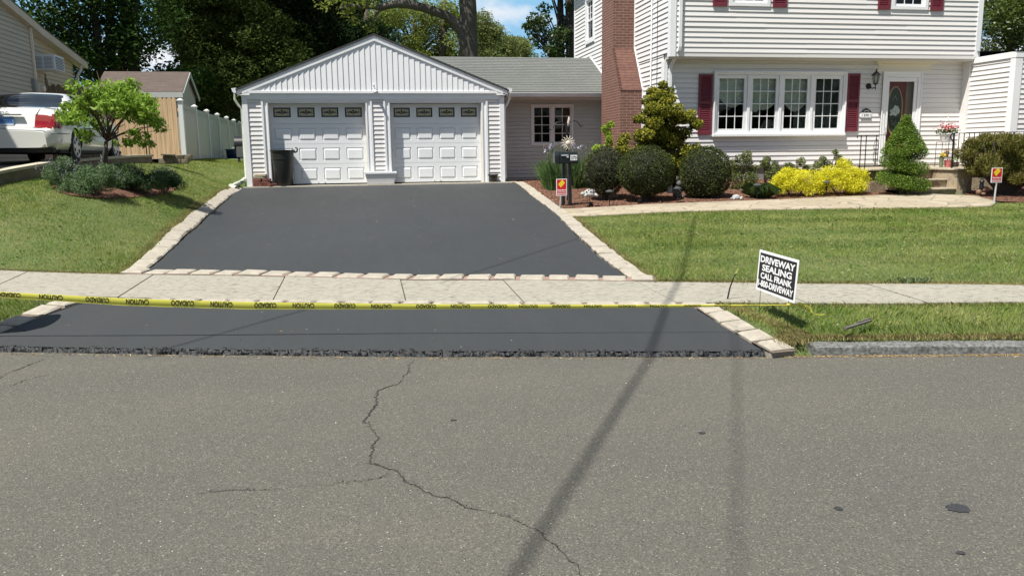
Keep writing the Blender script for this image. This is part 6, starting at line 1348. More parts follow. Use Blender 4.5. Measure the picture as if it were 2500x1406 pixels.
# turtle ornaments
def turtle(x,y,z,s,label,spots,stake=None,face=-1):
    T=empty('turtle_ornament',(x,y,z),label,'garden ornament'); m=MB(); z1=z
    m.ball((x,y,z1+.075*s),(.13*s,.11*s,.085*s),0,20); m.ball((x,y,z1+.05*s),(.145*s,.12*s,.03*s),0,16)
    if spots:
        for (ax,az) in ((-.5,.75),(0,1.05),(.5,.7),(-.05,.45),(.75,.35),(-.8,.35),(.35,.25)):
            n_=Vector((math.sin(ax)*math.cos(az),-math.cos(ax)*math.cos(az),math.sin(az))); p_=Vector((x,y,z1+.075*s))+Vector((n_.x*.128*s,n_.y*.108*s,n_.z*.083*s)); m.ball(p_,(.02*s,.02*s,.018*s),1,8)
    else:
        for k in range(9): a_=k*.7; m.ball((x+.07*s*math.cos(a_),y+.06*s*math.sin(a_),z1+.13*s),(.03*s,.03*s,.015*s),0,8)
    m.build('shell',[CLAY,SIGNK],T,smooth=True)
    m=MB(); m.ball((x+face*.16*s,y-.03*s,z1+.065*s),(.048*s,.04*s,.04*s),0,12); m.tube([(x+face*.12*s,y-.02*s,z1+.05*s),(x+face*.16*s,y-.03*s,z1+.06*s)],[.035*s,.035*s],8)
    m.build('head',CLAY,T,smooth=True)
    for dx,dy in ((-.11,-.09),(.11,-.09),(-.10,.08),(.10,.08)): m=MB(); m.tube([(x+dx*.8*s,y+dy*.8*s,z1+.05*s),(x+dx*1.25*s,y+dy*1.3*s,z1+.015*s)],[.035*s,.028*s],8); m.build('flipper',CLAY,T,smooth=True)
    if stake: m=MB(); m.tube([(x,y,z1+.03),(x,y,stake-.05)],.006,5); m.tube([(x+.03,y-.02,z1+.5*s),(x+.02,y-.01,z1+.1)],.003,4); m.build('stake',BLACK,T)
    return T
q=P(1440,478,y=15.35); turtle(q[0],15.35,q[2]-.02,.95,'white turtle ornament with black spots held on a thin stake over the mulch',True,gz(q[0],15.35))
q=P(1797,489,y=15.25); turtle(q[0],15.25,gz(q[0],15.25)-.01,.68,'grey stone turtle ornament lying on the mulch right of the boxwoods',False,None,1)
# solar path lights
def pathlight(x,y,label,mid=0):
    z=gz(x,y); Lg=empty('path_light',(x,y,z),label,'garden light','solar lights along the walk')
    m=MB(); m.tube([(x,y,z-.1),(x,y,z+.15)],.01,6); m.tube([(x,y,z+.13),(x,y,z+.20)],[.012,.03],8); m.build('stem',BLACK,Lg)
    m=MB()
    for k in range(6): a_=k/6*6.283; m.bar((x+.03*math.cos(a_),y+.03*math.sin(a_),z+.20),(x+.062*math.cos(a_),y+.062*math.sin(a_),z+.275),.005,.005)
    m.build('lamp_cage',BLACK,Lg); m=MB(); m.lathe([(.082,.272),(.085,.285),(.05,.31),(.028,.315),(.028,.325),(.0,.327)],(x,y,z),12); m.build('lamp_cap',mat('cap_%d'%int(x*10),(.06,.065,.065),.35,.2,9),Lg,smooth=40)
    return Lg
def onbed(u,v):
    for _ in range(1):
        z=.6
        for k in range(12): p=P(u,v,z=z); z=z*.5+.5*gz(p[0],min(max(p[1],12.9),18))
        return p[0],p[1]
for (u,v,lb) in ((1488,503,'solar path light left of the middle boxwood, nearest the spotted turtle'),(1661,497,'solar path light between the middle and right boxwoods'),(1858,489,'solar path light among the daylily leaves'),(2048,485,'solar path light in front of the yellow shrubs')):
    x,y=onbed(u,v); y=max(y,15.12 if x<8 else 15.2); pathlight(x,y,lb)
x,y=onbed(1443,503); m=MB(); z=gz(x,y); m.lathe([(.05,0),(.05,.03),(.03,.035),(.03,.06),(.045,.06),(.045,.075)],(x,y,z),10); tag(m.build('garden_spotlight',BLACK,None,smooth=30),'stubby black garden fixture under the spotted turtle','garden light')
x,y=onbed(1562,497); m=MB(); z=gz(x,y); m.lathe([(.035,0),(.035,.05),(.05,.05),(.05,.085),(.02,.09)],(x,y,z),10); m.box(x+.04,x+.16,y-.03,y+.05,z,z+.02); tag(m.build('garden_spotlight',BLACK,None,smooth=30),'stubby black garden fixture alone on the mulch between two path lights','garden light')
x,y=P(1642,468,y=16.0)[0],16.0; z=gz(x,y); Rb=empty('rabbit_ornament',(x,y,z),'dark garden statue with a pale sign hidden between the middle and right boxwoods','garden ornament'); m=MB(); m.ball((x+.1,y,z+.12),(.10,.09,.13)); m.ball((x+.12,y-.05,z+.29),(.06,.06,.065)); m.tube([(x+.09,y-.03,z+.33),(x+.08,y-.02,z+.45)],[.02,.01],6); m.tube([(x+.15,y-.03,z+.33),(x+.17,y-.02,z+.45)],[.02,.01],6); m.tube([(x+.12,y-.1,z+.05),(x+.16,y-.2,z+.02)],[.04,.03],6); m.build('statue_body',mat('dark_stone',(.10,.10,.10),.8,.3,9),Rb,smooth=True)
m=MB(); m.box(x-.16,x-.05,y-.12,y-.10,z+.1,z+.26); m.build('plaque',CLAY,Rb,bevel=.01)
x,y=onbed(1797,478); 
q=P(2395,470,y=14.2); x,y=q[0],14.2; z=tz(x,y)+.03; D=empty('frog_ornament',(x,y,z),'small brown frog ornament with a lantern beside the stone stoop','garden ornament'); bm=mat('ornament_brown',(.17,.10,.065),.6,.3,9)
m=MB(); m.ball((x+.09,y,z+.11),(.10,.07,.065)); m.ball((x-.05,y,z+.06),(.06,.05,.06)); m.ball((x+.02,y-.04,z+.03),(.05,.05,.03)); m.build('ornament_body',bm,D,smooth=True); m=MB(); m.lathe([(.03,.12),(.045,.14),(.035,.26),(.055,.27),(.02,.31),(.01,.33)],(x-.0,y,z),10); m.tube([(x-.0,y,z),(x,y,z+.14)],.012,6); m.build('ornament_lantern',BLACK,D)
# flower stand with pots on the landing
x,y=P(2304,412,y=16.5)[0],16.5; z=1.187; FS=empty('plant_stand',(x,y,z),'black wire plant stand on the stone landing holding a flowering white pot','plant stand')
m=MB(); 
for hz_ in (.02,.30): pass
w2=.16
for sx in (-1,1):
    for sy in (-1,1): m.tube([(x+sx*w2,y+sy*.1,z),(x+sx*w2,y+sy*.1,z+.56)],.007,5)
for zz in (.22,.56): 
    m.tube([(x-w2,y-.1,z+zz),(x+w2,y-.1,z+zz),(x+w2,y+.1,z+zz),(x-w2,y+.1,z+zz),(x-w2,y-.1,z+zz)],.006,5)
    for k in range(5): m.tube([(x-w2+2*w2*k/4,y-.1,z+zz),(x-w2+2*w2*k/4,y+.1,z+zz)],.004,4)
for sx in (-.05,.05): m.tube([(x+sx-.03,y-.1,z+.22),(x+sx*.5-.03,y-.1,z+.4),(x+sx-.03,y-.1,z+.56)],.004,4)
m.build('stand_frame',BLACK,FS)
WP=mat('white_pot',(.70,.70,.71),.4,.05,9); m=MB(); m.lathe([(.10,0),(.14,.15),(.155,.16),(.155,.18),(.14,.18),(.12,.1)],(x-.0,y,z+.575),20); pot=m.build('flower_pot',WP,None,smooth=40); tag(pot,'white hanging pot of red and pink flowers on top of the wire stand','potted flowers')
LG=foliage('pot_leaf',(.03,.07,.015),(.08,.16,.03)); n=260; c=rng.normal(0,1,(n,3))*[.11,.09,.05]+[x,y,z+.80]; d,s=frames(n); o=quads_cloud('leaves',c,d,s,rng.uniform(.04,.07,n),rng.uniform(.02,.04,n),LG,pot)
PK=foliage('pot_flower',(.62,.05,.07),(.75,.22,.25),.5,.1,30,(.8,.6,.6)); n=150; c=rng.normal(0,1,(n,3))*[.11,.07,.045]+[x+.02,y-.04,z+.89]; d,s=frames(n); o=quads_cloud('flowers',c,d,s,rng.uniform(.03,.055,n),rng.uniform(.025,.045,n),PK,pot)
m=MB(); m.tube([(x-.12,y,z+.76),(x-.03,y,z+1.05),(x,y,z+1.10)],.003,4); m.tube([(x+.12,y,z+.76),(x+.03,y,z+1.05),(x,y,z+1.10)],.003,4); m.tube([(x,y,z+1.08),(x+.03,y,z+1.14),(x,y,z+1.18),(x-.035,y,z+1.15)],.008,5); m.build('hanger',WP,pot)
def pot2(px,py,pz,r,h,colr,fl,label,n=70):
    m=MB(); m.lathe([(r*.75,0),(r,h*.9),(r*1.08,h),(r*.9,h)],(px,py,pz),14); o=m.build('flower_pot',colr,None,smooth=40); tag(o,label,'potted flowers'); c=rng.normal(0,1,(n,3))*[r*.7,r*.7,.025]+[px,py,pz+h+.03]; d,s=frames(n); quads_cloud('leaves',c,d,s,rng.uniform(.025,.045,n),rng.uniform(.012,.025,n),LG,o)
    c=rng.normal(0,1,(n,3))*[r*.7,r*.6,.03]+[px,py-.02,pz+h+.07]; d,s=frames(n); quads_cloud('flowers',c,d,s,rng.uniform(.02,.04,n),rng.uniform(.02,.03,n),fl,o)
YF=foliage('yellow_flower',(.70,.50,.03),(.80,.65,.10),.5,.1,30); OF=foliage('orange_flower',(.55,.22,.05),(.60,.40,.12),.5,.1,30)
pot2(x-.20,y-.16,z,.05,.20,mat('pot_green',(.16,.2,.12),.5,.1,9),YF,'slim pot of yellow flowers left of the wire stand'); pot2(x+.03,y,z+.228,.05,.05,mat('pot_terracotta',(.3,.12,.07),.6,.1,9),OF,'small pot of orange flowers on the lower shelf of the wire stand')
pot2(x-.04,y-.18,z,.09,.16,mat('pot_red_floral',(.55,.16,.15),.5,.5,30),foliage('pale_flower',(.5,.4,.4),(.7,.55,.55)),'red patterned pot on the landing in front of the stand',20); pot2(x+.14,y-.18,z,.09,.11,mat('pot_dark_brown',(.12,.08,.05),.6,.3,12),foliage('lime_leaf',(.15,.25,.03),(.3,.4,.08)),'low brown pot with lime green plants right of the red patterned pot',40)
# ------------------------------------------------------------------ vegetation
def crown(name,par,mat_,clumps,nleaf,size,asp=.5,flat=.7,shell=.35,down=0,outw=0.):
    """clumps: list of (cx,cy,cz,rx,ry,rz,weight); leaves spread through each clump, denser toward its skin"""
    tot=sum(c[6] for c in clumps); Cs=[];Ns=[]
    for c in clumps:
        n=max(4,int(nleaf*c[6]/tot)); v=unit(n); r=rng.uniform(shell,1,n)**(1/2.); p=v*r[:,None]*np.array(c[3:6])+np.array(c[:3]); Cs.append(p); Ns.append(v)
    Cc=np.concatenate(Cs); Nn=np.concatenate(Ns); n=len(Cc); d=unit(n,flat); 
    if outw: d=d*(1-outw)+Nn*outw
    if down: d[:,2]-=down
    d/=np.linalg.norm(d,axis=1)[:,None]; a=unit(n)*.8+Nn*.0; s=np.cross(d,a); s/=np.maximum(np.linalg.norm(s,axis=1),1e-6)[:,None]
    L_=size*rng.uniform(.6,1.3,n); return quads_cloud(name,Cc,d,s,L_,L_*asp,mat_,par)
def lumps(c,r,n,lr,jit=.15,wt=1,zmin=-1,fill=.5,seed=None):
    """sub-clumps over the skin of an ellipsoid plus a few inside"""
    out=[]
    v=unit(n); v=v[v[:,2]>zmin]
    for q in v:
        k=rng.uniform(.72,1.0+jit) if rng.uniform()>fill*.5 else rng.uniform(.2,.75); s=lr*rng.uniform(.6,1.3); out.append((c[0]+q[0]*r[0]*k,c[1]+q[1]*r[1]*k,c[2]+q[2]*r[2]*k,s,s,s*.75,s*s*wt))
    return out
def branches(mb,base,tips,r0,r1,mi=0,bend=.15,n=5):
    base=np.array(base,float)
    for t in tips:
        t=np.array(t,float); pts=[];
        for k in range(n):
            f=k/(n-1); p=base+(t-base)*f; p=p+np.array([0,0,1])*bend*np.linalg.norm(t-base)*math.sin(math.pi*f)*.5+rng.normal(0,.02*np.linalg.norm(t-base),3)*(0<k<n-1); pts.append(p)
        mb.tube(pts,[r0+(r1-r0)*k/(n-1) for k in range(n)],6,mi)
# young bright tree on the island
x,y=-4.62,15.6; z=tz(x,y); YT=empty('young_tree',(x,y,z),'young tree with a bright green spreading crown in the mulch island','tree')
top=P(275,190,y=y); cz=P(275,290,y=y)[2]; fork=np.array([P(262,345,y=y)[0],y,P(262,345,y=y)[2]])
m=MB(); m.tube([(x+.02,y,z-.05),(fork[0]-.06,y,fork[2]-.35),(fork[0]-.02,y,fork[2])],[.045,.038,.032],8); tips=[]
cc=np.array([P(278,262,y=y)[0],y,P(278,262,y=y)[2]])
rx_=(P(400,270,y=y)[0]-P(155,270,y=y)[0])/2; 
for k in range(16):
    a_=k/16*6.283+rng.uniform(-.2,.2); rr=rng.uniform(.4,.85)*rx_; tips.append((cc[0]+rr*math.cos(a_),y+rr*.85*math.sin(a_),cc[2]+rng.uniform(-.35,.35)))
branches(m,fork,tips,.018,.005,bend=.1)
for t_ in tips[:12]: branches(m,np.array(t_)*.5+fork*.5,[np.array(t_)+rng.normal(0,.2,3) for _ in range(2)],.008,.003,bend=.05)
m.build('trunk',TWIG,YT,smooth=True)
cl=[]
pr=[(180,275,.32),(205,250,.34),(230,225,.32),(262,205,.30),(300,205,.30),(335,225,.32),(362,250,.33),(385,275,.25),(250,250,.35),(300,250,.38),(215,285,.28),(190,300,.22),(350,285,.25),(378,300,.18),(325,270,.3),(215,320,.16),(335,320,.18),(318,335,.16),(305,345,.12),(228,325,.13),(272,225,.3),(350,338,.16),(365,352,.13)]
for (u,v,r) in pr:
    for k in range(2):
        yy=y+rng.uniform(-.55,.55)*1.1; q=P(u,v+6,y=y); r_=r*rng.uniform(.6,1.0); cl.append((q[0]+rng.normal(0,.06),yy,q[2]+rng.normal(0,.05),r_,r_,r_*.6,r*r))
LFY=foliage('bright_leaf',(.10,.20,.018),(.22,.35,.045),.45,.45,1.5,(.36,.50,.09),.2)
crown('crown',YT,LFY,cl,4500,.12,.34,.8,.1,.45)
m=MB(); a=P(243,418,y=y-.15); b=P(258,350,y=y); m.tube([a,b],.016,6); tag(m.build('tree_stake',mat('pale_stake',(.45,.42,.36),.7,.1,9)),'thin pale stake leaning against the young tree','stake')
# catmint mounds
CM=foliage('catmint_leaf',(.050,.095,.036),(.115,.18,.080),.7,.25,2,(.21,.30,.14),.1); CMD=foliage('catmint_dark_leaf',(.030,.065,.022),(.065,.115,.043),.7,.25,2,(.13,.20,.09),.1); CMF=foliage('catmint_flower',(.14,.15,.17),(.24,.26,.27),.7,.2,4)
def mound(u,v,y,rx,rz,name,label,mt,n,size,spikes=60,cat='shrub',grp=None,top_m=None,ry=None,asp=.45,fl=None,zoff=0,pos=None):
    q=P(u,v,y=y); x=q[0]
    if pos: x,y=pos
    z=tz(x,y)+zoff; ry=ry or rx*.9; E_=empty(name,(x,y,z),label,cat,grp)
    sp_=name=='yellow_spirea'; cl=lumps((x,y,z+rz*.35),(rx*.86,ry*.86,rz*.62),150 if sp_ else 42,min(rx,rz)*(.21 if sp_ else .34),.12,zmin=-.35,fill=.6)
    crown('foliage',E_,mt,cl,n,size,asp,1,.2,0,.35)
    m=MB()
    for k in range(12): a_=k/12*6.283; m.tube([(x+.05*math.cos(a_),y+.05*math.sin(a_),z-.03),(x+rx*.6*math.cos(a_),y+ry*.6*math.sin(a_),z+rz*.55)],[.008,.003],4)
    m.build('stems',TWIG,E_)
    if spikes:
        n_=spikes; a_=rng.uniform(0,6.283,n_); rr=np.sqrt(rng.uniform(0,1,n_)); B_=np.c_[x+rx*.95*rr*np.cos(a_),y+ry*.95*rr*np.sin(a_),z+rz*(.95-.35*rr**2)+rng.uniform(-.05,.05,n_)]; Cs=[];Ds=[]
        for b in B_:
            lean=np.array([(b[0]-x)*.35,(b[1]-y)*.35,1.]); lean/=np.linalg.norm(lean); l_=rng.uniform(.07,.15)
            for k in range(9): Cs.append(b+lean*l_*k/8+rng.normal(0,.006,3)); 
        Cs=np.array(Cs); d,s=frames(len(Cs)); quads_cloud('flower_spikes',Cs,d,s,np.full(len(Cs),.022),np.full(len(Cs),.014),fl or CMF,E_)
    return E_
def mnd(u,vb,rx,rz,lb,mt,n,sz,ry=.4):
    h=hit(u,vb); globals()['_mz']=h; yy=h[1]+ry*.75; return mound(u,vb,yy,rx,rz,'catmint',lb,mt,n,sz,40,'perennial','catmint clumps on the mulch island',ry=ry,pos=(float(h[0])*yy/float(h[1]),yy))
mnd(163,464,.46,.40,'grey green catmint mound at the far left of the mulch island',CM,9000,.034)
mnd(228,485,.52,.42,'grey green catmint mound in front of the young tree, beside bare mulch',CM,12000,.032)
mnd(303,468,.36,.42,'catmint mound right behind the trunk of the young tree',CMD,7000,.034,.3)
mnd(345,481,.48,.46,'darker catmint mound right of the bare mulch patch',CMD,11000,.032)
mnd(398,475,.38,.42,'darkest catmint mound at the right end of the mulch island',CMD,8000,.032)
# clipped boxwoods
BXL=foliage('boxwood_leaf',(.024,.038,.010),(.052,.070,.020),.5,.15,2.5,(.14,.16,.05),.12); BXR=foliage('boxwood_brown_leaf',(.035,.04,.02),(.06,.075,.03),.5,.15,2.5,(.13,.12,.075),.12)
def ballbush(u,v,y,rx,rz,label,mt,n=15000,size=.030,cz=None):
    q=P(u,v,y=y); x=q[0]; zc=q[2]; z=tz(x,y); E_=empty('boxwood',(x,y,z),label,'bush','clipped boxwood balls'); nn=n; v_=unit(nn); 
    bumpy=1+.045*np.sin(v_[:,0]*7+u)*np.sin(v_[:,2]*6+u*.3)+.03*np.sin(v_[:,1]*13+v_[:,0]*9); r=np.where(rng.uniform(0,1,nn)<.75,rng.uniform(.93,1.02,nn),rng.uniform(.55,.93,nn))*bumpy; r=np.where(rng.uniform(0,1,nn)<.03,r*rng.uniform(1.02,1.10,nn),r)
    C_=v_*r[:,None]*np.array([rx,rx*.95,rz])+np.array([x,y,zc]); k=C_[:,2]>z+.05; C_=C_[k]; v2=v_[k]; d=unit(len(C_))*.8+v2*.5; d/=np.linalg.norm(d,axis=1)[:,None]; s=np.cross(d,unit(len(C_))); s/=np.linalg.norm(s,axis=1)[:,None]
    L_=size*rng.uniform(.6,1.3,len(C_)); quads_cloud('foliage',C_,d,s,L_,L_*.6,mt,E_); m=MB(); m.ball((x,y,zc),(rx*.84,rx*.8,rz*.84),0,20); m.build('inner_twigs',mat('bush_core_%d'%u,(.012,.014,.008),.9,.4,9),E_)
    m=MB(); 
    for a_ in (0,2,4): m.tube([(x,y,z-.05),(x+.2*math.cos(a_),y+.2*math.sin(a_),zc)],[.04,.02],6)
    m.build('stem',BARK,E_); return E_
ballbush(1478,418,16.45,.45,.50,'leftmost boxwood ball, beside the iris clump, with brownish leaves',BXR); ballbush(1577,419,15.75,.57,.51,'widest clipped boxwood ball, in the middle of the three',BXL,20000); ballbush(1721,424,15.85,.535,.56,'clipped boxwood ball on the right, beside the flowering shrub',BXL,20000)
# golden cypress
GC=foliage('golden_cypress_leaf',(.045,.062,.010),(.20,.215,.028),.5,.3,2.2,(.52,.47,.06),.1)
y=17.2; x=P(1612,400,y=y)[0]; z=tz(x,y); E_=empty('golden_cypress',(x,y,z),'tall irregular golden cypress in front of the brick chimney','conifer'); m=MB(); tp=P(1612,205,y=y); m.tube([(x,y,z-.05),(x+.03,y,(z+tp[2])/2),(tp[0],y,tp[2]-.1)],[.09,.06,.01],8)
cl=[]
for (u,v,r) in ((1612,208,.10),(1600,222,.13),(1625,225,.13),(1590,245,.16),(1615,245,.17),(1640,240,.14),(1575,268,.17),(1600,275,.2),(1630,272,.18),(1650,290,.17),(1672,280,.13),(1690,290,.12),(1685,305,.14),(1580,300,.19),(1560,290,.13),(1605,315,.22),(1640,320,.2),(1665,325,.16),(1560,330,.17),(1540,335,.14),(1525,345,.12),(1515,365,.13),(1530,375,.16),(1560,370,.19),(1590,365,.2),(1625,365,.22),(1660,370,.2),(1680,360,.12),(1610,395,.2),(1650,400,.2),(1685,400,.14),(1545,390,.16),(1640,430,.2),(1655,455,.17),(1605,235,.15),(1610,255,.17),(1615,290,.2),(1620,300,.2),(1600,330,.22),(1620,345,.24),(1645,345,.22),(1580,345,.2),(1610,365,.24),(1635,390,.24),(1590,385,.2),(1665,345,.17),(1625,415,.2),(1660,425,.2)):
    for k in range(2):
        q=P(u,v,y=y); yy=y+rng.uniform(-.55,.45)*min(1,(v-190)/120+.3); cl.append((q[0],yy,q[2],r,r*1.05,r*.8,r*r)); 
        if rng.uniform()<.6: m.tube([(x,y,q[2]-.12),((x+q[0])/2,(y+yy)/2,q[2]-.06),(q[0],yy,q[2]-.03)],[.02,.014,.006],5)
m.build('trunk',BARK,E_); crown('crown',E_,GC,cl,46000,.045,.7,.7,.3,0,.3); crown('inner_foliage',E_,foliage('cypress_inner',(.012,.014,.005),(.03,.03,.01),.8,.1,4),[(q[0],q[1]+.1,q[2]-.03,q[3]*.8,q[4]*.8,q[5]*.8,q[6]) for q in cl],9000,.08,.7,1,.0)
# chartreuse vine on the chimney corner
LM=foliage('lime_leaf_vine',(.16,.26,.02),(.30,.42,.04),.5,.4,3,(.42,.52,.08),.3); y=18.6
q=P(1484,400,y=y); E_=empty('climbing_vine',(q[0],y,tz(q[0],y)),'narrow lime green vine climbing in front of the chimney','vine'); cl=[]
for k in range(12): q=P(1484+rng.uniform(-7,7)*(1-k/16),305+k*11,y=y); cl.append((q[0],y+rng.uniform(-.08,.08),q[2],.10,.09,.10,.01))
for (u,v,r) in ((1458,365,.12),(1447,385,.12),(1452,400,.12)): q=P(u,v,y=17.3); cl.append((q[0],17.3,q[2],r,r,r,r*r))
crown('foliage',E_,LM,cl,2400,.055,.6,1,.1); m=MB(); m.tube([P(1482,440,y=y),P(1487,360,y=y),P(1484,310,y=y)],[.01,.008,.004],5); m.build('stem',TWIG,E_)
# iris clump
IR=foliage('iris_leaf',(.042,.090,.028),(.095,.165,.050),.5,.3,2,(.17,.25,.09),.15); IRF=foliage('iris_flower',(.30,.25,.42),(.46,.42,.56),.6,.3,9,(.6,.58,.64)); y=18.5
x=P(1385,450,y=y)[0]; z=tz(x,y); E_=empty('iris_clump',(x,y,z),'large clump of iris leaves with pale purple flowers behind the mailbox','perennial'); n=1500
bx=x+rng.uniform(-.5,.6,n); by=y+rng.uniform(-.4,.5,n); h=rng.uniform(.35,.75,n); ln=(bx-x)*.42+rng.normal(0,.10,n); ly=(by-y)*.3+rng.normal(0,.1,n); B_=np.c_[bx,by,TZ(bx,by)]; w=rng.uniform(.008,.014,n); a_=rng.uniform(-.6,.6,n); s=np.c_[np.cos(a_),np.sin(a_),np.zeros(n)]*w[:,None]
Mi=B_+np.c_[ln*.35,ly*.35,h*.6]; T2=B_+np.c_[ln,ly,h*.98]; V=np.stack([B_-s,B_+s,Mi+s,T2,Mi-s],1).reshape(-1,3); npmesh('leaves',V,np.arange(5*n).reshape(n,5),IR,E_)
n=100; bx=x+rng.uniform(-.55,.85,n); by=y+rng.uniform(-.3,.5,n); m=MB(); Cs=[]
for a,b in zip(bx,by):
    hh_=rng.uniform(.75,1.12); zz=tz(a,b); m.tube([(a,b,zz),(a+rng.normal(0,.03),b,zz+hh_)],[.005,.003],4); 
    for k in range(3): Cs.append((a+rng.normal(0,.01),b,zz+hh_-.06*k))
m.build('stalks',IR,E_); d,s=frames(len(Cs),3); quads_cloud('buds',np.array(Cs),d,s,np.full(len(Cs),.07),np.full(len(Cs),.016),foliage('iris_bud',(.15,.17,.12),(.28,.28,.24),.6),E_)
Cs=[]
for (u,v) in ((1345,357),(1343,365),(1400,352),(1403,358),(1420,357),(1330,372),(1412,362)):
    q=P(u,v,y=y-.2); 
    for k in range(8): Cs.append(q+rng.normal(0,.02,3))
d,s=frames(len(Cs)); quads_cloud('flowers',np.array(Cs),d,s,np.full(len(Cs),.06),np.full(len(Cs),.045),IRF,E_)
# flowering shrubs against the wall
AZ=foliage('azalea_leaf',(.05,.075,.02),(.11,.14,.035),.5,.25,3,(.27,.30,.10),.4)
def loose(u,v,y,pr,label,n,size=.04,mt=AZ,name='wall_shrub',cat='shrub',grp=None,asp=.5):
    q=P(u,v,y=y); x=q[0]; z=tz(x,y); E_=empty(name,(x,y,z),label,cat,grp); cl=[]; m=MB()
    for (a,b,r) in pr:
        q=P(a,b,y=y); yy=y+rng.uniform(-.25,.2); cl.append((q[0],yy,q[2],r,r,r*.85,r*r)); m.tube([(x+rng.uniform(-.1,.1),y,z),((x+q[0])/2,y,(z+q[2])/2+.03),(q[0],yy,q[2])],[.014,.01,.005],5)
    m.build('stems',TWIG,E_); crown('foliage',E_,mt,cl,n,size,asp,1,.15,0,.2); return E_
loose(1815,480,16.9,[(1800,385,.10),(1815,378,.12),(1795,400,.14),(1825,395,.15),(1810,415,.18),(1840,412,.14),(1790,430,.17),(1825,435,.19),(1800,455,.17),(1835,455,.18),(1788,470,.13),(1815,472,.16)],'leafy green shrub against the siding right of the boxwoods',6500)
loose(1870,460,17.3,[(1870,390,.10),(1880,405,.13),(1860,400,.12),(1895,415,.13),(1870,425,.16),(1900,400,.09),(1925,405,.12),(1945,395,.12),(1940,415,.14),(1915,425,.16),(1960,410,.1)],'low loose green shrub behind the yellow shrubs, under the big window',5200)
loose(2030,440,17.2,[(2030,372,.08),(2035,385,.10),(2015,390,.10),(2045,398,.12),(2025,405,.15),(2000,402,.12),(1990,415,.14),(2055,412,.13),(2060,400,.1),(2035,425,.16)],'taller loose green shrub behind the right end of the yellow shrubs',4200)
# yellow spirea
SPI=foliage('golden_spirea_leaf',(.45,.46,.02),(.74,.70,.04),.5,.4,3,(.85,.82,.09),.2)
for (u,y,rx,rz,lb,nn) in ((1940,15.42,.52,.58,'bright yellow rounded shrub beside the daylily, lower of the two',15000),(2052,15.40,.63,.66,'bright yellow rounded shrub beside the spiral topiary, larger of the two',21000)):
    mound(u,470,y,rx,rz,'yellow_spirea',lb,SPI,nn,.034,0,'shrub','bright yellow spirea shrubs',ry=.40)
# daylily
y=15.35; x=P(1858,480,y=y)[0]; z=gz(x,y); E_=empty('daylily',(x,y,z),'arching green daylily tuft left of the yellow shrubs','perennial'); n=420; a_=rng.uniform(0,6.283,n); h=rng.uniform(.18,.36,n); rr=rng.uniform(.1,.36,n); B_=np.c_[x+rng.normal(0,.05,n),y+rng.normal(0,.05,n),np.full(n,z-.02)]; dr=np.c_[np.cos(a_),np.sin(a_),np.zeros(n)]; s=np.c_[-np.sin(a_),np.cos(a_),np.zeros(n)]*.006
M1=B_+dr*rr[:,None]*.45+np.c_[np.zeros((n,2)),h*.9]; T2=B_+dr*rr[:,None]+np.c_[np.zeros((n,2)),h*.65]; V=np.stack([B_-s,B_+s,M1+s,T2,M1-s],1).reshape(-1,3); npmesh('leaves',V,np.arange(5*n).reshape(n,5),IR,E_)
# spiral topiary
TP=foliage('spruce_needle',(.055,.105,.012),(.12,.20,.022),.5,.25,3,(.24,.35,.05),.3); y=14.95; x=P(2200,480,y=y)[0]; z=tz(x,y)+.0; zt=P(2200,284,y=y)[2]; Hh=zt-z; E_=empty('spiral_topiary',(x,y,z),'spiral clipped dwarf spruce topiary in front of the front door','topiary')
m=MB(); m.tube([(x,y,z-.05),(x,y,z+Hh*.9)],[.05,.015],8); m.build('trunk',BARK,E_); cl=[]
for k in range(70):
    f=k/69; zz=z+.13+f*Hh*.47; th=-f*2.25*6.283+.9; R=(.53-.13*f); rr=.15+.015*math.sin(k*2.1); 
    for g_ in (1.0,.6,.25): cl.append((x+(R-.11)*g_*math.cos(th),y+(R-.11)*g_*math.sin(th),zz+.015*math.sin(k*1.7),rr,rr,.15,rr*rr*(1 if g_==1 else .5)))
for k in range(50):
    f=k/49; zz=z+Hh*(.54+.43*f); R=.40*(1-f)**.9+.035
    for q in range(5 if R>.1 else 2): a_=rng.uniform(0,6.283); cl.append((x+(R-.06)*math.cos(a_),y+(R-.06)*math.sin(a_),zz+rng.normal(0,.01),.10,.10,.085,.010))
crown('foliage',E_,TP,cl,52000,.030,.5,.9,.5,0,.45)
# big yew / mugo pine at right
YW=foliage('yew_needle',(.055,.070,.014),(.13,.135,.03),.55,.25,2,(.24,.20,.06),.1); y=14.3; q=P(2450,400,y=y); x=q[0]; z=tz(x,y); E_=empty('mugo_pine',(x,y,z),'broad bristly brown green pine shrub at the right edge of the stoop','shrub'); cl=[]; m=MB()
for (u,v,r) in ((2385,375,.16),(2400,355,.18),(2425,345,.2),(2450,345,.22),(2480,350,.22),(2510,360,.25),(2395,395,.2),(2420,380,.25),(2455,380,.28),(2490,390,.28),(2520,395,.28),(2392,415,.16),(2415,410,.22),(2450,415,.26),(2485,425,.22),(2515,430,.22),(2440,435,.16),(2470,440,.15),(2560,380,.3),(2560,420,.28)):
    for k in range(2): q=P(u,v,y=y); yy=y+rng.uniform(-.5,.5); cl.append((q[0],yy,q[2],r,r,r*.8,r*r))
    m.tube([(x+.1,y,z-.05),((x+q[0])/2,y,(z+q[2])/2),(q[0],y,q[2])],[.05,.035,.012],6)
m.build('trunk',BARK,E_); crown('foliage',E_,YW,cl,52000,.07,.2,1,.25,-.35,.4)
n=420; Cs=[]
for c in cl:
    for k in range(int(14)): 
        v_=unit(1)[0]; v_[2]=abs(v_[2]); Cs.append(np.array(c[:3])+v_*np.array(c[3:6]))
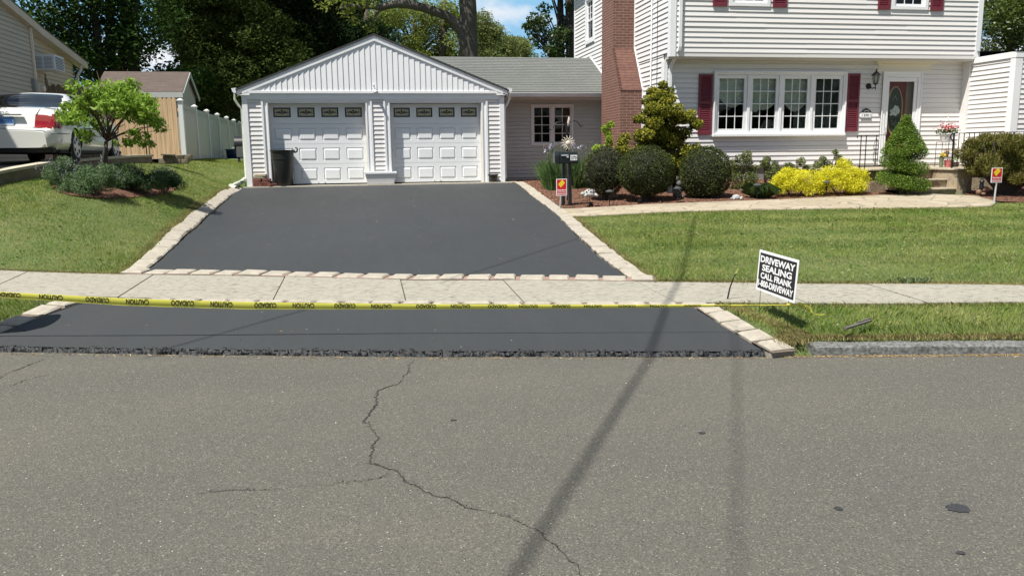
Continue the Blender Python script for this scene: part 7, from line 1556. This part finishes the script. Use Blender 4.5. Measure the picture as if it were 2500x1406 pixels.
Cs=np.array(Cs); d=np.c_[rng.normal(0,.15,(len(Cs),2)),np.ones(len(Cs))]; d/=np.linalg.norm(d,axis=1)[:,None]; s=np.cross(d,unit(len(Cs))); s/=np.linalg.norm(s,axis=1)[:,None]; quads_cloud('candles',Cs,d,s,rng.uniform(.06,.13,len(Cs)),np.full(len(Cs),.012),foliage('pine_candle',(.20,.14,.06),(.30,.22,.10),.6,.1),E_)
# grassy weed at the sidewalk edge
q=P(2235,688,z=.23); x,y=q[0],q[1]+.05; n=170; a_=rng.uniform(0,6.283,n); rr=rng.uniform(.02,.08,n); B_=np.c_[x+rng.normal(0,.09,n),y+rng.normal(0,.03,n),np.full(n,tz(x,y))]; dr=np.c_[np.cos(a_),np.sin(a_),np.zeros(n)]; s=np.c_[-np.sin(a_),np.cos(a_),np.zeros(n)]*.003; T2=B_+dr*rr[:,None]+np.c_[np.zeros((n,2)),rng.uniform(.03,.075,n)]; M1=(B_+T2)/2+[0,0,.02]; V=np.stack([B_-s,B_+s,M1+s,T2,M1-s],1).reshape(-1,3); o=npmesh('grass_tuft',V,np.arange(5*n).reshape(n,5),foliage('pale_tuft',(.18,.25,.10),(.34,.42,.22),.6,.4)); tag(o,'pale tuft of coarse grass at the far edge of the right sidewalk','grass tuft')
# ------------------------------------------------------------------ background trees
def bgtree(name,label,u,y,zt_px,cl_px,mt,n,size,trunk_r,bark=BARK,asp=.55,extra=None,cat='tree',grp=None,down=0,depth=1.6,flat=.7,shell=.2,tr_u=None,rep=2,z0=None,back=None):
    x=P(tr_u or u,300,y=y)[0]; z=tz(x,y) if z0 is None else z0; E_=empty(name,(x,y,z-.1),label,cat,grp); m=MB(); tp=P(u,zt_px,y=y)
    m.tube([(x,y,z-.3),(x+(tp[0]-x)*.3,y,z+(tp[2]-z)*.35),(x+(tp[0]-x)*.7,y,z+(tp[2]-z)*.7),(tp[0],y,tp[2])],[trunk_r*1.15,trunk_r*.9,trunk_r*.6,trunk_r*.15],10); cl=[]
    for (a,b,r) in cl_px:
        for k in range(rep):
            q=P(a,b,y=y); yy=y+rng.uniform(-1,1)*depth; qx=q[0]+rng.normal(0,r*.25); qz=q[2]+rng.normal(0,r*.2); cl.append((qx,yy,qz,r,r,r*.7,r*r))
        zz=z+(q[2]-z)*.75; f=np.clip((zz-z)/(tp[2]-z),0,.95); bxx=x+(tp[0]-x)*f; m.tube([(bxx,y,zz),((bxx+q[0])/2,(y+yy)/2,(zz+q[2])/2+.1),(q[0],yy,q[2])],[trunk_r*.22,trunk_r*.15,.01],6)
    if extra: extra(m)
    m.build('trunk',bark,E_,smooth=True); crown('crown',E_,mt,cl,n,size,asp,flat,shell,down)
    if back: crown('inner_foliage',E_,PN,[(c[0],c[1]+2.6,c[2],c[3]*1.1,c[4],c[5]*1.2,c[6]) for c in cl],back[0],back[1],.6,.9,.0)
    return E_
def fill(u0,u1,v0,v1,n,r0,r1,cond=None):
    out=[]
    while len(out)<n:
        u=rng.uniform(u0,u1); v=rng.uniform(v0,v1)
        if cond is None or cond(u,v): out.append((u,v,rng.uniform(r0,r1)))
    return out
DK=foliage('dark_maple_leaf',(.010,.026,.006),(.028,.058,.012),.5,.35,.5,(.07,.13,.025),.08); HM=foliage('hemlock_spray',(.024,.040,.011),(.054,.082,.020),.7,.25,.55,(.13,.175,.042),.05); PN=foliage('pine_dark',(.007,.014,.006),(.014,.028,.011),.7,.1,.6,(.03,.055,.018),.04)
YG=foliage('spring_leaf',(.10,.135,.028),(.19,.235,.05),.5,.5,.35,(.34,.38,.10),.1); YG2=foliage('distant_leaf',(.11,.14,.045),(.19,.225,.075),.5,.4,.3,(.31,.35,.13),.1); RM=foliage('right_maple_leaf',(.018,.035,.008),(.045,.075,.015),.45,.35,.5,(.10,.15,.03),.4)
# left maples
bgtree('maple_tree','dark leafy maple rising behind the roof of the neighbour house',215,36,-150,fill(90,260,-120,215,34,.9,1.5,lambda u,v:v<40+(u-60)*.75+80 and v<225),DK,12500,.17,.22,BARKD,grp='trees behind the fences',tr_u=255,rep=2)
bgtree('maple_tree','dark maple with thick trunks standing behind the left part of the shed',300,37,-160,fill(230,385,-130,165,30,.9,1.4,lambda u,v:not(335<u<400 and 90<v<180))+fill(240,330,120,180,5,.5,.8),DK,10500,.17,.26,BARKD,grp='trees behind the fences',tr_u=302,extra=lambda m:(m.tube([P(324,200,y=37.3),P(322,100,y=37.3),P(330,-60,y=37.3)],[.30,.26,.18],10),m.tube([P(276,200,y=36.5),P(272,120,y=36.5),P(262,0,y=36.5)],[.2,.17,.1],8)))
# hemlock
HL=fill(395,740,-90,235,150,.7,1.25,lambda u,v:u>395+max(0,(v-60))*.12 and not(u<430 and 95<v<185))+fill(480,640,200,330,22,.85,1.25)
bgtree('hemlock_tree','huge dark olive hemlock with drooping sprays left of the garage roof',560,42.5,-260,HL,HM,150000,.19,.35,BARKD,asp=.26,grp='trees behind the fences',down=.35,depth=2.0,flat=.6,shell=.5,rep=2,back=(14000,.7))
bgtree('pine_tree','blackish pine with deep shade just left of the garage ridge',800,43.5,-260,fill(700,870,-60,150,34,.85,1.4,lambda u,v:v<185-(u-640)*.22)+[(880,75,.6),(905,60,.5),(930,75,.45),(950,85,.4),(850,95,.7),(830,110,.7)],PN,20000,.25,.3,BARKD,asp=.2,grp='trees behind the fences',depth=1.5,flat=.8,shell=.3,back=(5000,.5))
bgtree('evergreen_shrub','dark evergreen undergrowth behind the vinyl fence',535,46,240,fill(455,640,225,400,34,.7,1.1),PN,13000,.2,.12,BARKD,asp=.3,cat='shrub',depth=1.2,grp='undergrowth behind the fences')
bgtree('leafy_shrub','leafy dark growth between the shed and the hemlock',440,38,150,fill(395,480,150,300,12,.5,.8),DK,5000,.17,.1,BARKD,cat='shrub',grp='undergrowth behind the fences')
# oak with the long bent limb
def oak(m):
    y=40; g_=lambda u,v:tuple(P(u,v,y=y))
    m.tube([g_(1143,170),g_(1137,110),g_(1128,78),g_(1112,56),g_(1090,40),g_(1060,28),g_(1025,18),g_(990,10),g_(968,10),g_(950,14),g_(930,20),g_(905,16),g_(880,18),g_(855,16),g_(830,22)],[.34,.33,.27,.24,.22,.205,.20,.21,.19,.17,.15,.13,.12,.10,.07],10)
    m.tube([g_(895,10),g_(890,-10),g_(870,-30)],[.1,.08,.05],6); m.tube([g_(935,20),g_(915,40),g_(905,70)],[.08,.06,.04],6)
x=P(1150,140,y=40)[0]; E_=empty('oak_tree',(x,40,1),'massive oak trunk with a long bent limb reaching left above the garage roof','tree','trees behind the garage'); m=MB(); g_=lambda u,v:tuple(P(u,v,y=40))
m.tube([(P(1149,140,y=40)[0],40,.8),g_(1148,140),g_(1146,90),g_(1145,60),g_(1143,30),g_(1141,0),g_(1138,-60),g_(1135,-160)],[.52,.40,.395,.40,.42,.42,.38,.3],14); oak(m)
m.tube([g_(1142,-30),g_(1190,-110),g_(1240,-160)],[.25,.2,.1],8); m.tube([g_(1140,-60),g_(1060,-140),g_(1000,-180)],[.25,.2,.1],8)
OB=mat('oak_bark',(.085,.075,.065),.95,.5,2.2,1.,9,fine=.5,wscale=(1,1,.25)); m.build('trunk',OB,E_,smooth=True); cl=[]
for (u,v,r) in [(860,8,.6),(880,-5,.7),(900,15,.5),(840,20,.5),(920,-10,.6),(1000,-15,.6),(960,-20,.7),(865,45,.4),(905,60,.4),(940,45,.3),(820,0,.6),(790,10,.5),(1040,-25,.5)]+fill(800,1320,-220,-60,26,.9,1.4): q=P(u,v,y=40); cl.append((q[0],40+rng.uniform(-1.2,1.2),q[2],r,r,r*.7,r*r))
crown('crown',E_,YG,cl,12000,.2,.5,.7,.2)
bgtree('deciduous_tree','yellow green tree filling the view between the garage ridge and the oak',1010,58,-70,fill(905,1135,-5,175,100,.55,1.0,lambda u,v:v>18-(u-900)*.03 and not(905<u<960 and 60<v<100)),YG,34000,.17,.2,BARK,grp='distant trees behind the garage',depth=2.5,extra=lambda m:[m.tube([P(u0,200,y=57),P(u0+8,90,y=57),P(u1,-30,y=57)],[.3,.22,.1],8) for u0,u1 in ((885,900),(905,925),(1075,1085))])
bgtree('deciduous_tree','yellow green tree behind the left slope of the garage roof',880,60,-90,fill(800,915,-60,110,36,.5,.95),YG,10000,.18,.25,BARK,grp='distant trees behind the garage',depth=2)
bgtree('deciduous_tree','olive leafy tree directly right of the oak trunk',1185,58,40,fill(1155,1208,40,165,40,.5,.85,lambda u,v:v>42+max(0,u-1175)*1.15),YG2,14000,.16,.2,BARK,grp='distant trees behind the garage')
bgtree('deciduous_tree','pale olive tree below the white cloud',1222,62,95,fill(1200,1252,88,165,26,.5,.8,lambda u,v:v>90+abs(u-1222)*.7),YG2,9000,.16,.2,BARK,grp='distant trees behind the garage')
bgtree('deciduous_tree','lowest pale tree at the left of the dark right maple',1272,66,105,fill(1250,1298,98,165,22,.5,.8,lambda u,v:v>98+abs(u-1270)*.7),YG2,8000,.16,.2,BARK,grp='distant trees behind the garage')
# maple at the corner of the house
def twin(m): m.tube([P(1398,180,y=37.5),P(1396,80,y=37.5),P(1388,-60,y=37.5)],[.32,.28,.2],10)
bgtree('maple_tree','dark green maple with two trunks beside the upper corner of the house',1368,38,-150,[(1300,50,.4),(1285,62,.3),(1278,70,.22),(1305,75,.35),(1320,60,.5),(1335,45,.4),(1345,20,.4),(1350,-20,.5),(1330,85,.45),(1350,70,.5),(1365,95,.6),(1330,105,.4),(1345,120,.5),(1325,130,.35),(1370,130,.6),(1395,110,.6),(1380,60,.45),(1395,30,.5),(1300,90,.3),(1338,-40,.5),(1310,60,.4),(1290,80,.22),(1400,80,.5),(1378,20,.35)]+fill(1320,1460,-200,-60,12,.8,1.2),RM,13000,.16,.26,BARKD,grp='trees behind the garage',tr_u=1368,extra=twin,rep=1,depth=1.2)
# right edge
bgtree('maple_tree','bright leafy tree behind the right wing roof',2470,30,-150,fill(2385,2620,-40,175,60,.55,1.0),foliage('right_edge_leaf',(.030,.05,.010),(.085,.12,.022),.4,.4,.8,(.22,.27,.06),.5),26000,.13,.2,BARK,grp='trees right of the house',depth=1.6)
# far wood that closes the gaps low on the horizon
n=26000; u=rng.uniform(-200,2700,n); yd=rng.uniform(85,95,n); Q=np.array([P(a,300,y=b) for a,b in zip(u[:1],yd[:1])])
xx=np.array([P(a,300,y=90)[0] for a in np.linspace(-400,2900,60)]); X_=rng.uniform(-95,80,n); Hh_=4.2+1.6*np.sin(X_*.23)+1.1*np.sin(X_*.61+1); Cc=np.c_[X_,yd,1+Hh_*np.sqrt(rng.uniform(0,1,n))]; d,s=frames(n); o=quads_cloud('distant_woods',Cc,d,s,rng.uniform(.4,.9,n),rng.uniform(.25,.5,n),YG2); tag(o,kind='stuff')
# ------------------------------------------------------------------ overhead lines (only their shadows fall in the view)
def cable(p1,p2,h1,h2,r,label):
    a=np.array(p1); b=np.array(p2); A=np.array([a[0]-SDX*(h1-a[2]),a[1]-SDY*(h1-a[2]),h1]); B=np.array([b[0]-SDX*(h2-b[2]),b[1]-SDY*(h2-b[2]),h2]); m=MB(); m.tube([A+(A-B)*.2,A,B],r,6); tag(m.build('overhead_cable',BLACK,None),label,'cable','overhead service cables')
def cable3(ps,r,label):
    pts=[np.array([p[0]-SDX*(h-p[2]),p[1]-SDY*(h-p[2]),h]) for p,h in ps]; pts=[pts[0]+(pts[0]-pts[1])*.5]+pts; m=MB(); m.tube(pts,r,6); tag(m.build('overhead_cable',BLACK,None),label,'cable','overhead service cables')
cable3([(P(1262,1400,z=0),9),(P(1335,1275,z=0),9),(P(1560,915,z=0),9.1),(P(1620,760,z=.18),9.15),(P(1660,660,z=.28),9.2),(P(1700,540,z=.42),9.5)],.018,'thick overhead cable crossing the street, throwing the dark slanting shadow')
cable(P(1798,1406,z=0),P(1792,800,z=.1),9,9,.0065,'thin overhead cable throwing the faint straight shadow on the road')
cable(P(430,842,z=.06),P(800,751,z=.16),6.5,6.5,.009,'thin overhead wire above the apron')
cable(P(1152,668,z=.23),P(1420,570,z=.42),6.5,6.5,.009,'thin overhead wire above the upper driveway')
cable(P(0,531,z=.75),P(89,459,z=1.05),7,7,.014,'overhead wire above the left lawn')
# unseen mailbox shape added left of the frame to shade the grass strip
x,y=-3.72,7.62; z=tz(x,y); E_=empty('added_shadow_caster',(x,y,z),'added black mailbox shape just outside the left edge, there to cast a shadow','mailbox'); m=MB(); m.box(x-.05,x+.05,y-.05,y+.05,z-.1,z+1.0); m.build('post',WOODD,E_); m=MB(); m.prism([(x-.35,y-.2,z+.85),(x-.35,y+.2,z+.85),(x-.35,y+.2,z+1.14)]+[(x-.35,y+.2*math.cos(a_),z+1.14+.18*math.sin(a_)) for a_ in np.linspace(.2,2.9,8)]+[(x-.35,y-.2,z+1.14)],(.66,0,0)); m.build('mailbox_body',BLACK,E_)
O=empty('opposite_house',(8,-24,0),'pale house across the street behind the viewer, seen only in window reflections','house')
m=MB(); m.box(0,16,-30,-24,-.2,5.6); m.build('wall',SIDE,O); m=MB(); m.prism([(-.5,-23.5,5.6),(-.5,-27,8.4),(-.5,-30.5,5.6)],(17,0,0)); m.build('roof',SHB,O)
for k in range(4): m=MB(); m.box(1.5+k*4,3+k*4,-23.99,-23.95,1.2,2.8); m.box(1.5+k*4,3+k*4,-23.99,-23.95,3.6,5); m.build('window',CGL,O)
n=9000; x=rng.uniform(-45,45,n); k=(x<-2)|(x>18); x=x[k]; n=len(x); z=rng.uniform(0,1,n)*(6+2*np.sin(x*.4)); y=-26+rng.normal(0,1.5,n); d,s=frames(n); o=quads_cloud('opposite_trees',np.c_[x,y,z],d,s,rng.uniform(.8,1.6,n),rng.uniform(.5,.9,n),DK); tag(o,kind='stuff')
bpy.context.view_layer.update()
print('objects',len(bpy.data.objects),'verts',sum(len(o.data.vertices) for o in bpy.data.objects if o.type=='MESH'))
